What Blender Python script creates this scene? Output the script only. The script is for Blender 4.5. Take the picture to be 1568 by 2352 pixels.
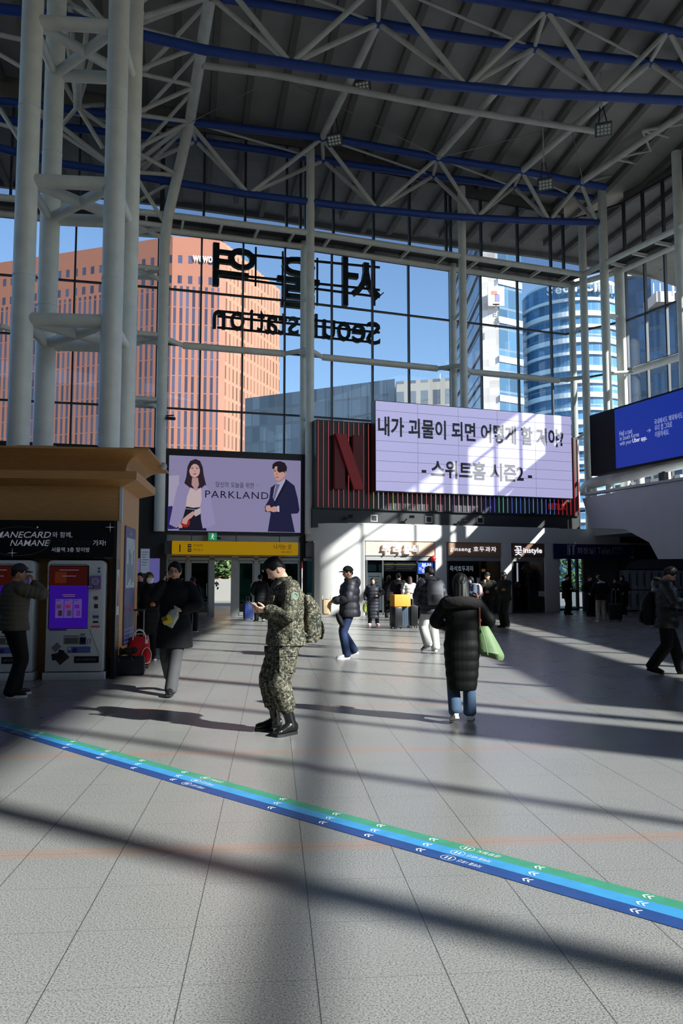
import bpy, bmesh, math, random
from mathutils import Vector, Matrix
from math import sin, cos, tan, pi, radians, atan2, sqrt, exp

random.seed(7)
for _o in list(bpy.data.objects):
    bpy.data.objects.remove(_o)
SC = bpy.context.scene
COL = SC.collection
V = Vector

# ------------------------------------------------------------------ camera
F, CX, CY, EYE = 1829.0, 784.0, 1176.0, 1.55
PITCH = math.atan(154.0 / F)
cd = bpy.data.cameras.new('camera')
cd.sensor_fit = 'VERTICAL'
cd.sensor_height = 36.0
cd.sensor_width = 24.0
cd.lens = 36.0 * F / 2352.0
cd.clip_end = 2000
cam = bpy.data.objects.new('camera', cd)
COL.objects.link(cam)
cam.location = (0, 0, EYE)
cam.rotation_euler = (pi / 2 + PITCH, 0, 0)
SC.camera = cam

# ------------------------------------------------------------------ light
SUN_AZ = (0.848, -0.530)          # horizontal direction towards the sun
SUN_EL = radians(30)
sd = bpy.data.lights.new('sun', 'SUN')
sd.energy = 15.5
sd.angle = radians(0.62)
sd.color = (1.0, 0.95, 0.87)
sun = bpy.data.objects.new('sun', sd)
COL.objects.link(sun)
sdir = V((SUN_AZ[0] * cos(SUN_EL), SUN_AZ[1] * cos(SUN_EL), sin(SUN_EL)))
sun.rotation_euler = sdir.to_track_quat('Z', 'Y').to_euler()
sun.location = (60, -40, 60)

w = bpy.data.worlds.new('sky_world')
SC.world = w
w.use_nodes = True
wn = w.node_tree
wn.nodes.clear()
sky = wn.nodes.new('ShaderNodeTexSky')
sky.sky_type = 'NISHITA'
sky.sun_disc = False
sky.sun_elevation = SUN_EL
sky.sun_rotation = atan2(SUN_AZ[0], SUN_AZ[1])
sky.air_density = 1.0
sky.dust_density = 0.6
sky.ozone_density = 3.0
bg = wn.nodes.new('ShaderNodeBackground')
bg.inputs['Strength'].default_value = 0.25
wo = wn.nodes.new('ShaderNodeOutputWorld')
wn.links.new(sky.outputs['Color'], bg.inputs['Color'])
wn.links.new(bg.outputs[0], wo.inputs['Surface'])

SC.view_settings.view_transform = 'Standard'
SC.view_settings.look = 'None'
SC.view_settings.gamma = 1.0
SC.view_settings.use_curve_mapping = False
SC.view_settings.exposure = 0.0
SC.cycles.use_denoising = True
SC.cycles.max_bounces = 10
SC.cycles.diffuse_bounces = 4
SC.cycles.transparent_max_bounces = 24
SC.cycles.caustics_reflective = False
SC.cycles.caustics_refractive = False
SC.cycles.sample_clamp_indirect = 6.0

# ------------------------------------------------------------------ pixel helpers (photo frame 1568 x 2352)
_c, _s = cos(PITCH), sin(PITCH)
def ray(px, py):
    a = (px - CX) / F
    b = -(py - CY) / F
    return V((a, _c - b * _s, _s + b * _c))
def atY(px, py, Y):
    d = ray(px, py)
    return V((0, 0, EYE)) + d * (Y / d.y)
def atZ(px, py, z):
    d = ray(px, py)
    return V((0, 0, EYE)) + d * ((z - EYE) / d.z)
def gp(px, py):
    return atZ(px, py, 0.0)
def onplane(px, py, P, n):
    d = ray(px, py)
    o = V((0, 0, EYE))
    t = ((V(P) - o).dot(V(n))) / d.dot(V(n))
    return o + d * t

# ------------------------------------------------------------------ materials
def lin(c):
    out = []
    for v in c:
        v = v / 255.0
        out.append(v / 12.92 if v <= 0.04045 else ((v + 0.055) / 1.055) ** 2.4)
    return tuple(out) + (1.0,)

MATS = {}
def mat(name, rgb, rough=0.6, metal=0.0, var=0.0, scale=8.0, bump=0.0, bscale=60.0, spec=0.5, emit=0.0):
    if name in MATS:
        return MATS[name]
    m = bpy.data.materials.new(name)
    m.use_nodes = True
    nt = m.node_tree
    b = nt.nodes['Principled BSDF']
    c = lin(rgb)
    b.inputs['Base Color'].default_value = c
    b.inputs['Roughness'].default_value = rough
    b.inputs['Metallic'].default_value = metal
    b.inputs['Specular IOR Level'].default_value = spec
    if emit > 0:
        b.inputs['Emission Color'].default_value = c
        b.inputs['Emission Strength'].default_value = emit
    if var > 0 or bump > 0:
        tc = nt.nodes.new('ShaderNodeTexCoord')
    if var > 0:
        n = nt.nodes.new('ShaderNodeTexNoise')
        n.inputs['Scale'].default_value = scale
        n.inputs['Detail'].default_value = 4
        nt.links.new(tc.outputs['Object'], n.inputs['Vector'])
        r = nt.nodes.new('ShaderNodeValToRGB')
        r.color_ramp.elements[0].position = 0.3
        r.color_ramp.elements[1].position = 0.7
        r.color_ramp.elements[0].color = tuple(max(0, x * (1 - var)) for x in c[:3]) + (1,)
        r.color_ramp.elements[1].color = tuple(min(1, x * (1 + var)) for x in c[:3]) + (1,)
        nt.links.new(n.outputs['Fac'], r.inputs['Fac'])
        nt.links.new(r.outputs['Color'], b.inputs['Base Color'])
    if bump > 0:
        n2 = nt.nodes.new('ShaderNodeTexNoise')
        n2.inputs['Scale'].default_value = bscale
        n2.inputs['Detail'].default_value = 3
        nt.links.new(tc.outputs['Object'], n2.inputs['Vector'])
        bp = nt.nodes.new('ShaderNodeBump')
        bp.inputs['Strength'].default_value = bump
        bp.inputs['Distance'].default_value = 0.01
        nt.links.new(n2.outputs['Fac'], bp.inputs['Height'])
        nt.links.new(bp.outputs['Normal'], b.inputs['Normal'])
    MATS[name] = m
    return m

def screen_mat(name, rgb, strength=1.0, base=.25):
    """a lit screen or lit letters: gives off light, a little gloss on top"""
    if name in MATS:
        return MATS[name]
    m = bpy.data.materials.new(name)
    m.use_nodes = True
    b = m.node_tree.nodes['Principled BSDF']
    c = lin(rgb)
    b.inputs['Base Color'].default_value = tuple(x * base for x in c[:3]) + (1,)
    b.inputs['Roughness'].default_value = 0.45
    b.inputs['Specular IOR Level'].default_value = 0.15
    b.inputs['Emission Color'].default_value = c
    b.inputs['Emission Strength'].default_value = strength
    MATS[name] = m
    return m

def glass_mat(name, tint=(225, 235, 240), ior=1.35, rough=0.0):
    if name in MATS:
        return MATS[name]
    m = bpy.data.materials.new(name)
    m.use_nodes = True
    nt = m.node_tree
    nt.nodes.clear()
    o = nt.nodes.new('ShaderNodeOutputMaterial')
    t = nt.nodes.new('ShaderNodeBsdfTransparent')
    t.inputs['Color'].default_value = lin(tint)
    g = nt.nodes.new('ShaderNodeBsdfGlossy')
    g.inputs['Roughness'].default_value = rough
    fr = nt.nodes.new('ShaderNodeFresnel')
    ge = nt.nodes.new('ShaderNodeNewGeometry')
    im = nt.nodes.new('ShaderNodeMix')          # same reflectance on both faces of the pane
    im.inputs[2].default_value = ior
    im.inputs[3].default_value = 1.0 / ior
    nt.links.new(ge.outputs['Backfacing'], im.inputs[0])
    nt.links.new(im.outputs[0], fr.inputs['IOR'])
    mx = nt.nodes.new('ShaderNodeMixShader')
    nt.links.new(fr.outputs[0], mx.inputs[0])
    nt.links.new(t.outputs[0], mx.inputs[1])
    nt.links.new(g.outputs[0], mx.inputs[2])
    nt.links.new(mx.outputs[0], o.inputs['Surface'])
    MATS[name] = m
    return m

class NT:
    """tiny node-graph helper"""
    def __init__(s, name):
        s.m = bpy.data.materials.new(name)
        s.m.use_nodes = True
        s.t = s.m.node_tree
        s.b = s.t.nodes['Principled BSDF']
        MATS[name] = s.m
    def n(s, typ, **kw):
        x = s.t.nodes.new(typ)
        for k, v in kw.items():
            setattr(x, k, v)
        return x
    def l(s, a, b):
        s.t.links.new(a, b)
    def math(s, op, a, b=None, clamp=False):
        x = s.n('ShaderNodeMath', operation=op, use_clamp=clamp)
        for i, v in enumerate((a, b)):
            if v is None:
                continue
            if isinstance(v, (int, float)):
                x.inputs[i].default_value = v
            else:
                s.l(v, x.inputs[i])
        return x.outputs[0]
    def mix(s, f, a, b):
        x = s.n('ShaderNodeMix', data_type='RGBA')
        if isinstance(f, (int, float)):
            x.inputs[0].default_value = f
        else:
            s.l(f, x.inputs[0])
        for sock, v in ((x.inputs[6], a), (x.inputs[7], b)):
            if isinstance(v, tuple):
                sock.default_value = v
            else:
                s.l(v, sock)
        return x.outputs[2]

# ------------------------------------------------------------------ mesh builder
class MB:
    def __init__(s):
        s.v = []
        s.f = []
    def add(s, vs, fs):
        k = len(s.v)
        s.v += [tuple(p) for p in vs]
        s.f += [tuple(i + k for i in q) for q in fs]
        return s
    def obox(s, o, a, b, c):
        """corner o and three edge vectors"""
        o, a, b, c = V(o), V(a), V(b), V(c)
        if a.cross(b).dot(c) < 0:
            a, b = b, a
        vs = [o, o + a, o + a + b, o + b, o + c, o + a + c, o + a + b + c, o + b + c]
        return s.add(vs, [(3, 2, 1, 0), (4, 5, 6, 7), (0, 1, 5, 4), (1, 2, 6, 5), (2, 3, 7, 6), (3, 0, 4, 7)])
    def box(s, x0, x1, y0, y1, z0, z1):
        return s.obox((x0, y0, z0), (x1 - x0, 0, 0), (0, y1 - y0, 0), (0, 0, z1 - z0))
    def quad(s, a, b, c, d):
        return s.add([a, b, c, d], [(0, 1, 2, 3)])
    def rings(s, rings, cap=True, closed=False):
        n = len(rings[0])
        vs = [p for r in rings for p in r]
        fs = []
        for i in range(len(rings) - 1 + (1 if closed else 0)):
            j = (i + 1) % len(rings)
            for k in range(n):
                k2 = (k + 1) % n
                fs.append((i * n + k, i * n + k2, j * n + k2, j * n + k))
        if cap and not closed:
            fs.append(tuple(reversed(range(n))))
            fs.append(tuple((len(rings) - 1) * n + k for k in range(n)))
        return s.add(vs, fs)
    def tube(s, p, q, r, n=12, r2=None):
        p, q = V(p), V(q)
        d = (q - p).normalized()
        u = d.orthogonal().normalized()
        w_ = d.cross(u)
        rr = []
        for c, ra in ((p, r), (q, r if r2 is None else r2)):
            rr.append([c + u * (ra * cos(2 * pi * k / n)) + w_ * (ra * sin(2 * pi * k / n)) for k in range(n)])
        return s.rings(rr)
    def path(s, pts, r, n=10, closed=False):
        pts = [V(p) for p in pts]
        m = len(pts)
        rr = []
        u = None
        for i in range(m):
            a = pts[(i - 1) % m] if (closed or i > 0) else pts[0]
            b = pts[(i + 1) % m] if (closed or i < m - 1) else pts[-1]
            d = (b - a).normalized()
            if u is None:
                u = d.orthogonal().normalized()
            else:
                u = (u - d * u.dot(d)).normalized()
            w_ = d.cross(u)
            ra = r[i] if isinstance(r, (list, tuple)) else r
            rr.append([pts[i] + u * (ra * cos(2 * pi * k / n)) + w_ * (ra * sin(2 * pi * k / n)) for k in range(n)])
        return s.rings(rr, closed=closed)
    def prism(s, poly, vec):
        poly = [V(p) for p in poly]
        vec = V(vec)
        n = len(poly)
        nn = V((0, 0, 0))
        for i in range(n):
            nn += poly[i].cross(poly[(i + 1) % n])
        if nn.dot(vec) < 0:
            poly.reverse()
        vs = poly + [p + vec for p in poly]
        fs = [tuple(reversed(range(n))), tuple(range(n, 2 * n))]
        for i in range(n):
            j = (i + 1) % n
            fs.append((i, j, n + j, n + i))
        return s.add(vs, fs)
    def ell(s, c, rx, ry, rz, nu=16, nv=10, M=None):
        c = V(c)
        rr = []
        for i in range(1, nv):
            ph = -pi / 2 + pi * i / nv
            r_ = []
            for k in range(nu):
                th = 2 * pi * k / nu
                p = V((rx * cos(ph) * cos(th), ry * cos(ph) * sin(th), rz * sin(ph)))
                if M is not None:
                    p = M @ p
                r_.append(c + p)
            rr.append(r_)
        k0 = len(s.v)
        s.rings(rr, cap=False)
        n = nu
        lo, hi = V((0, 0, -rz)), V((0, 0, rz))
        if M is not None:
            lo, hi = M @ lo, M @ hi
        b = len(s.v)
        s.v += [tuple(c + lo), tuple(c + hi)]
        m = len(rr) - 1
        for k in range(n):
            k2 = (k + 1) % n
            s.f.append((k0 + k2, k0 + k, b))
            s.f.append((k0 + m * n + k, k0 + m * n + k2, b + 1))
        return s
    def mesh(s, name):
        me = bpy.data.meshes.new(name)
        me.from_pydata([tuple(p) for p in s.v], [], s.f)
        me.update()
        return me
    def build(s, name, m, parent=None, smooth=False, local=False, bevel=0.0, kind=None):
        me = s.mesh(name)
        if bevel > 0:
            bm = bmesh.new()
            bm.from_mesh(me)
            eds = [e for e in bm.edges if len(e.link_faces) == 2 and e.calc_face_angle(0) > 0.6]
            bmesh.ops.bevel(bm, geom=eds, offset=bevel, segments=2, profile=0.6, affect='EDGES', clamp_overlap=True)
            bm.to_mesh(me)
            bm.free()
            smooth = True
        return link(name, me, m, parent, smooth, local, kind)

def link(name, me, m, parent=None, smooth=False, local=False, kind=None):
    if m is not None:
        if isinstance(m, (list, tuple)):
            for x in m:
                me.materials.append(x)
        else:
            me.materials.append(m)
    if smooth:
        me.polygons.foreach_set('use_smooth', [True] * len(me.polygons))
        try:
            me.set_sharp_from_angle(angle=radians(38))
        except Exception:
            pass
    o = bpy.data.objects.new(name, me)
    COL.objects.link(o)
    if parent is not None:
        o.parent = parent
        if not local:
            o.location = -wloc(parent)
    if kind:
        o['kind'] = kind
    return o

def wloc(o):
    p = V(o.location)
    while o.parent is not None:
        o = o.parent
        p = p + V(o.location)
    return p

def tag(o, label=None, cat=None, group=None, kind=None):
    if label:
        o['label'] = label
    if cat:
        o['category'] = cat
    if group:
        o['group'] = group
    if kind:
        o['kind'] = kind
    return o

def thing(name, label, cat, loc=(0, 0, 0), rz=0.0, group=None, kind=None):
    o = bpy.data.objects.new(name, None)
    o.empty_display_size = 0.2
    COL.objects.link(o)
    o.location = loc
    o.rotation_euler = (0, 0, rz)
    return tag(o, label, cat, group, kind)

def copy_tree(o, parent=None):
    c = o.copy()
    COL.objects.link(c)
    if parent is not None:
        c.parent = parent
    for ch in [k for k in bpy.data.objects if k.parent == o]:
        copy_tree(ch, c)
    return c

# ------------------------------------------------------------------ writing
TXT = {}
def text_mesh(body, bold=0.0, shear=0.0, spacing=1.0, align='CENTER', line=1.0, extrude=0.0):
    key = (body, bold, shear, spacing, align, line, extrude)
    if key in TXT:
        return TXT[key]
    cu = bpy.data.curves.new('lettering', 'FONT')
    cu.body = body
    cu.align_x = align
    cu.align_y = 'CENTER'
    cu.offset = bold
    cu.shear = shear
    cu.space_character = spacing
    cu.space_line = line
    cu.resolution_u = 3
    cu.extrude = extrude
    o = bpy.data.objects.new('lettering', cu)
    COL.objects.link(o)
    dg = bpy.context.evaluated_depsgraph_get()
    me = bpy.data.meshes.new_from_object(o.evaluated_get(dg))
    vs = [tuple(v.co) for v in me.vertices]
    fs = [tuple(p.vertices) for p in me.polygons]
    bpy.data.objects.remove(o)
    bpy.data.meshes.remove(me)
    bpy.data.curves.remove(cu)
    TXT[key] = (vs, fs)
    return TXT[key]

def text(mb, body, origin, xd, yd, height=None, width=None, bold=0.0, shear=0.0, spacing=1.0, align='CENTER', line=1.0, extrude=0.0, em=None):
    """adds lettering to builder mb: centred on origin, xd to the right, yd up; height/width in metres"""
    vs, fs = text_mesh(body, bold, shear, spacing, align, line, extrude)
    if not vs:
        return mb
    xs = [p[0] for p in vs]
    ys = [p[1] for p in vs]
    w0, h0 = max(xs) - min(xs), max(ys) - min(ys)
    sy = (height / h0) if height else (em if em else width / w0)
    sx = (width / w0) if width else sy
    if em and not height:
        sx = sy = em if not width else sx
    cx, cy = (max(xs) + min(xs)) / 2, (max(ys) + min(ys)) / 2
    if align == 'LEFT':
        cx = min(xs)
    elif align == 'RIGHT':
        cx = max(xs)
    xd, yd, o = V(xd).normalized(), V(yd).normalized(), V(origin)
    nd = xd.cross(yd)
    return mb.add([o + xd * ((p[0] - cx) * sx) + yd * ((p[1] - cy) * sy) + nd * (p[2] * sy) for p in vs], fs)
UP = V((0, 0, 1))
# ================================================================== materials of the hall
def floor_material():
    g = NT('floor_granite')
    tc = g.n('ShaderNodeTexCoord')
    sp = g.n('ShaderNodeSeparateXYZ')
    g.l(tc.outputs['Object'], sp.inputs[0])
    th = radians(4.9)
    x, y = sp.outputs[0], sp.outputs[1]
    u = g.math('ADD', g.math('MULTIPLY', x, cos(th)), g.math('MULTIPLY', y, sin(th)))
    v = g.math('ADD', g.math('MULTIPLY', x, -sin(th)), g.math('MULTIPLY', y, cos(th)))
    def dist(c, off, per):
        a = g.math('FLOORED_MODULO', g.math('SUBTRACT', c, off - per / 2), per)
        return g.math('ABSOLUTE', g.math('SUBTRACT', a, per / 2))
    ju = g.math('LESS_THAN', dist(u, 0.18, 0.515), 0.0024)
    jv = g.math('LESS_THAN', dist(v, 3.23, 0.513), 0.0016)
    band = g.math('LESS_THAN', dist(v, 4.78, 2.565), 0.08)
    n1 = g.n('ShaderNodeTexNoise')
    n1.inputs['Scale'].default_value = 120
    n1.inputs['Detail'].default_value = 3
    n1.inputs['Roughness'].default_value = 0.75
    g.l(tc.outputs['Object'], n1.inputs['Vector'])
    r1 = g.n('ShaderNodeValToRGB')
    e = r1.color_ramp.elements
    e[0].position, e[0].color = 0.36, lin((75, 74, 73))
    e[1].position, e[1].color = 0.62, lin((157, 156, 152))
    k = e.new(0.47)
    k.color = lin((130, 129, 126))
    g.l(n1.outputs['Fac'], r1.inputs['Fac'])
    n2 = g.n('ShaderNodeTexNoise')
    n2.inputs['Scale'].default_value = 0.9
    n2.inputs['Detail'].default_value = 5
    g.l(tc.outputs['Object'], n2.inputs['Vector'])
    tone = g.math('ADD', g.math('MULTIPLY', n2.outputs['Fac'], 0.24), 0.86)
    c = r1.outputs['Color']
    cb = g.mix(0.45, c, lin((156, 122, 104)))
    c = g.mix(band, c, cb)
    mul = g.n('ShaderNodeMix', data_type='RGBA', blend_type='MULTIPLY')
    mul.inputs[0].default_value = 1.0
    g.l(c, mul.inputs[6])
    cmb = g.n('ShaderNodeCombineColor')
    for i in range(3):
        g.l(tone, cmb.inputs[i])
    g.l(cmb.outputs[0], mul.inputs[7])
    c = g.mix(g.math('MULTIPLY', jv, 0.6), mul.outputs[2], lin((70, 70, 70)))
    c = g.mix(g.math('MULTIPLY', ju, 0.85), c, lin((52, 52, 52)))
    g.l(c, g.b.inputs['Base Color'])
    rr = g.math('ADD', g.math('MULTIPLY', n2.outputs['Fac'], 0.12), 0.22)
    g.l(rr, g.b.inputs['Roughness'])
    g.b.inputs['Specular IOR Level'].default_value = 0.24
    return g.m

M_floor = floor_material()
M_white = mat('painted_white', (186, 187, 190), 0.55, var=0.04, scale=1.5)
M_tube = mat('painted_tube', (224, 226, 220), 0.45, var=0.07, scale=2.5)
M_tube2 = mat('painted_tube_roof', (206, 206, 198), 0.5, var=0.09, scale=2.0)
M_blue = mat('blue_chord', (34, 70, 150), 0.5, var=0.10, scale=3.0)
M_deck = mat('roof_deck', (164, 162, 157), 0.75, var=0.10, scale=0.8)
M_rib = mat('roof_purlin', (112, 110, 106), 0.7, var=0.08, scale=2)
M_frame = mat('dark_frame', (62, 64, 68), 0.45, 0.2)
M_black = mat('black_panel', (24, 26, 29), 0.42, var=0.12, scale=1.2)
M_steel = mat('brushed_steel', (150, 152, 152), 0.35, 0.75, var=0.06, scale=4)
M_glass = glass_mat('window_glass', (238, 243, 246))
M_tint = glass_mat('clerestory_glass', (216, 221, 226), 1.4)
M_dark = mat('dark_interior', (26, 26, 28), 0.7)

def off(a, b, d):
    """line a-b moved outwards by d (left of the direction of travel)"""
    a, b = V((a[0], a[1], 0)), V((b[0], b[1], 0))
    t = (b - a).normalized()
    n = V((-t.y, t.x, 0))
    return a + n * d, b + n * d, t, n

# ================================================================== floor
MB().box(-26, 24, -18, 46, -0.4, 0.0).build('floor', M_floor, kind='structure')

# ================================================================== roof deck
ROOF = [(-26, 22.3), (-15, 22.6), (-7, 22.35), (0, 22.1), (4.4, 21.75), (8.6, 21.45), (12.8, 21.15), (17, 20.65), (25.5, 19.35)]
def zroof(x):
    for (x0, z0), (x1, z1) in zip(ROOF, ROOF[1:]):
        if x <= x1:
            return z0 + (z1 - z0) * (x - x0) / (x1 - x0)
    return ROOF[-1][1]
def xeave(y):
    return 24.9 - .066 * (y + 5)
EAVE = [(-26, 38.2), (-17, 41), (-9, 42.8), (-4, 44.0), (0, 45.2), (5.4, 46.0), (12, 46.8), (21.5, 48)]
def yeave(x):
    for (x0, z0), (x1, z1) in zip(EAVE, EAVE[1:]):
        if x <= x1:
            return z0 + (z1 - z0) * (x - x0) / (x1 - x0)
    return EAVE[-1][1]
def roof_under(x, y):
    """underside of the roof: it climbs from the glass front towards the middle of the hall"""
    f = 1.0 if x <= 17 else max(0.0, (25 - x) / 8)
    return zroof(x) + f * .10 * max(0.0, min(12.0, 38 - y))
mb = MB()
for (x0, z0), (x1, z1) in zip(ROOF, ROOF[1:]):
    ys0, ys1 = [-18, 26, 38, yeave(x0)], [-18, 26, 38, yeave(min(x1, 21.5))]
    xs1 = [xeave(y) for y in ys1] if x1 > 25 else [x1] * 4
    rr = []
    for k in range(4):
        za = roof_under(x0, ys0[k])
        zb = roof_under(x1, ys1[k]) if x1 < 25 else 19.35
        rr.append([(x0, ys0[k], za), (xs1[k], ys1[k], zb), (xs1[k], ys1[k], zb + .35), (x0, ys0[k], za + .35)])
    mb.rings(rr)
ceil_ob = mb.build('ceiling', M_deck, kind='structure')
RA = radians(11)
gx, gy = -sin(RA), cos(RA)
for i in range(-9, 31):
    x30 = i * 1.52 - 8.0                      # where the purlin crosses Y = 30
    pts = []
    for k in range(0, 25):
        y = 12 + k * 1.5
        x = x30 + (y - 30) * gx / gy
        if -25.5 < x < xeave(y) - .4 and y < yeave(x) - .3:
            pts.append((x, y))
    if len(pts) < 3:
        continue
    rr = []
    for (x, y) in pts:
        z = roof_under(x, y)
        rr.append([(x - .13, y, z + .05), (x - .13, y, z - .30), (x + .13, y, z - .30), (x + .13, y, z + .05)])
    MB().rings(rr).build('purlin', M_rib, ceil_ob, kind='structure')

# eaves beam at the outer edge of the roof, over the street and over the right side
MB().obox((xeave(-18) - .3, -18, 19.1), (xeave(49) - xeave(-18), 67, 0), (.3, 0, 0), (0, 0, .45)).build('trim_1', M_deck, kind='structure')
mb = MB()
for (x0, y0), (x1, y1) in zip(EAVE, EAVE[1:]):
    mb.add([(x0, y0 - .25, zroof(x0) - .3), (x1, y1 - .25, zroof(x1) - .3), (x1, y1, zroof(x1) - .3), (x0, y0, zroof(x0) - .3),
            (x0, y0 - .25, zroof(x0) + .4), (x1, y1 - .25, zroof(x1) + .4), (x1, y1, zroof(x1) + .4), (x0, y0, zroof(x0) + .4)],
           [(0, 3, 2, 1), (4, 5, 6, 7), (0, 1, 5, 4), (2, 3, 7, 6), (3, 0, 4, 7), (1, 2, 6, 5)])
mb.build('trim_2', M_deck, kind='structure')

# ================================================================== roof trusses
def chord_pts(px, P, deg, ext=()):
    a = radians(deg)
    n = V((-sin(a), cos(a), 0))
    pts = [onplane(x, y, (P[0], P[1], 0), n) for x, y in px]
    if 'L' in ext:
        d = (pts[0] - pts[1])
        pts.insert(0, pts[0] + V((d.x, d.y, d.z * .3)) * (6 / max(d.length, .1)))
    if 'R' in ext:
        d = (pts[-1] - pts[-2])
        pts.append(pts[-1] + d * (4 / max(d.length, .1)))
    return pts
def near(pts, x):
    for a, b in zip(pts, pts[1:]):
        if a.x <= x <= b.x or b is pts[-1]:
            t = (x - a.x) / (b.x - a.x)
            return a.lerp(b, t)
    return pts[-1]

def truss(name, label, bot, tf, tb, topx, botx, r=.165, rw=.095):
    t = thing(name, label, 'roof truss', near(bot, 0), kind='thing')
    for nm, p in (('lower_chord', bot), ('upper_chord', tf), ('upper_chord', tb)):
        MB().path(p, r, 14).build(nm, M_blue, t, True)
    seq = []
    for i in range(len(topx)):
        seq.append(('t', topx[i]))
        if i < len(botx):
            seq.append(('b', botx[i]))
    for (k0, x0), (k1, x1) in zip(seq, seq[1:]):
        for top in (tf, tb):
            a = near(bot if k0 == 'b' else top, x0)
            b = near(bot if k1 == 'b' else top, x1)
            d = (b - a).normalized()
            MB().tube(a + d * .15, b - d * .15, rw, 10).build('web_tube', M_tube2, t, True)
    for i, x in enumerate(topx):
        a, b = near(tf, x), near(tb, x)
        MB().tube(a, b, rw * .9, 8).build('cross_tube', M_tube2, t, True)
        if i + 1 < len(topx):
            MB().tube(a, near(tb, topx[i + 1]), rw * .55, 8).build('cross_tube', M_tube2, t, True)
    return t

T1b = chord_pts([(0, 340), (135, 375), (235, 390), (315, 405), (560, 445), (784, 473), (1000, 495), (1200, 506), (1381, 511)], (12.9, 38.1), 14, 'L')
T1f = chord_pts([(300, 268), (440, 280), (600, 300), (784, 322), (1000, 362), (1200, 393), (1390, 430)], (12.9, 37.2), 14, 'L')
T1k = chord_pts([(300, 310), (440, 322), (600, 345), (784, 375), (980, 402), (1150, 425), (1360, 455)], (12.9, 38.9), 14, 'L')
truss('roof_truss', 'three-chord blue truss nearest the glass front, above the mirrored station sign', T1b, T1f, T1k,
      [-12.5, -6.5, -.85, 4.4, 8.5, 11.5], [-9.3, -4.1, 1.65, 6.4, 10.1, 12.6])
T2b = chord_pts([(0, 20), (150, 40), (315, 78), (470, 115), (784, 165), (1000, 192), (1200, 212), (1568, 231)], (12.8, 28.5), 12, 'LR')
T2f = chord_pts([(800, -52), (1090, -6), (1250, 20), (1350, 38), (1500, 62), (1568, 76)], (12.8, 27.6), 12, 'LR')
T2k = chord_pts([(300, -30), (490, -8), (600, 8), (784, 40), (860, 52), (1000, 78), (1210, 108), (1340, 127), (1568, 152)], (12.8, 29.4), 12, 'LR')
truss('roof_truss', 'blue roof truss nearer the viewer, its lower chord crossing high above the shops', T2b, T2f, T2k,
      [-10.5, -4.5, 1.3, 7.2, 11.9, 16], [-7.5, -1.7, 4.4, 9.6, 13.8])

# tubes that tie the two trusses together, and the long tube half-way between them
for i, (x1, x2) in enumerate(((-6.5, -4.5), (-.85, 1.3), (4.4, 7.2), (8.5, 11.9), (11.5, 16))):
    a, b = near(T1f, x1), near(T2k, x2)
    o = MB().tube(a, b, .15, 12).build('roof_tie_tube', M_tube2, None, True)
    tag(o, ['pale roof tube rising from the lattice mast to the nearer truss', 'pale roof tube tying the trusses above the left ceiling floodlights',
            'pale roof tube tying the trusses over the white message screen', 'pale roof tube tying the trusses beside the right floodlight',
            'pale roof tube along the right eaves between the trusses'][i], 'roof tube', 'tubes tying the trusses', 'thing')
mid = [onplane(x, y, (5, 31.2, 0), (-sin(radians(13)), cos(radians(13)), 0)) for x, y in ((465, 150), (620, 170), (775, 200), (1050, 252), (1370, 302))]
o = MB().path(mid, .13, 12).build('roof_cross_tube', M_tube2, None, True)
tag(o, 'long pale roof tube running half-way between the two blue trusses', 'roof tube', kind='thing')
for i, (x0, y0, x1, y1) in enumerate(((870, 110, 868, 205), (1385, 305, 1470, 130), (1240, 425, 1258, 330))):
    pass

# short branching struts at the right end of the roof
for i, (q0, q1) in enumerate((((1343, 418), (1412, 402)), ((1408, 365), (1460, 375)), ((1408, 365), (1494, 345)), ((1475, 300), (1535, 315)), ((1475, 300), (1568, 285)), ((1475, 300), (1494, 347)))):
    o = MB().tube(onplane(*q0, (14.2, 30, 0), (1, .3, 0)), onplane(*q1, (15.6, 30, 0), (1, .3, 0)), .06, 8).build('eaves_strut', M_tube2, None, True)
    tag(o, 'thin pale strut under the roof edge above the right glass wall', 'strut', 'eaves struts over the right wall', 'thing')

# wind bracing wires
for i, (q0, q1) in enumerate((((640, 175), (1010, 362)), ((640, 175), (440, 280)), ((1310, 285), (1010, 362)), ((1310, 285), (1000, 180)), ((1310, 285), (1340, 425)))):
    o = MB().tube(onplane(*q0, (5, 33, 0), (-.2, 1, 0)), onplane(*q1, (5, 34, 0), (-.2, 1, 0)), .018, 6).build('bracing_wire', M_steel, None, True)
    tag(o, 'thin steel bracing wire stretched under the roof deck', 'wire', 'bracing wires under the roof', 'thing')

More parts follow.
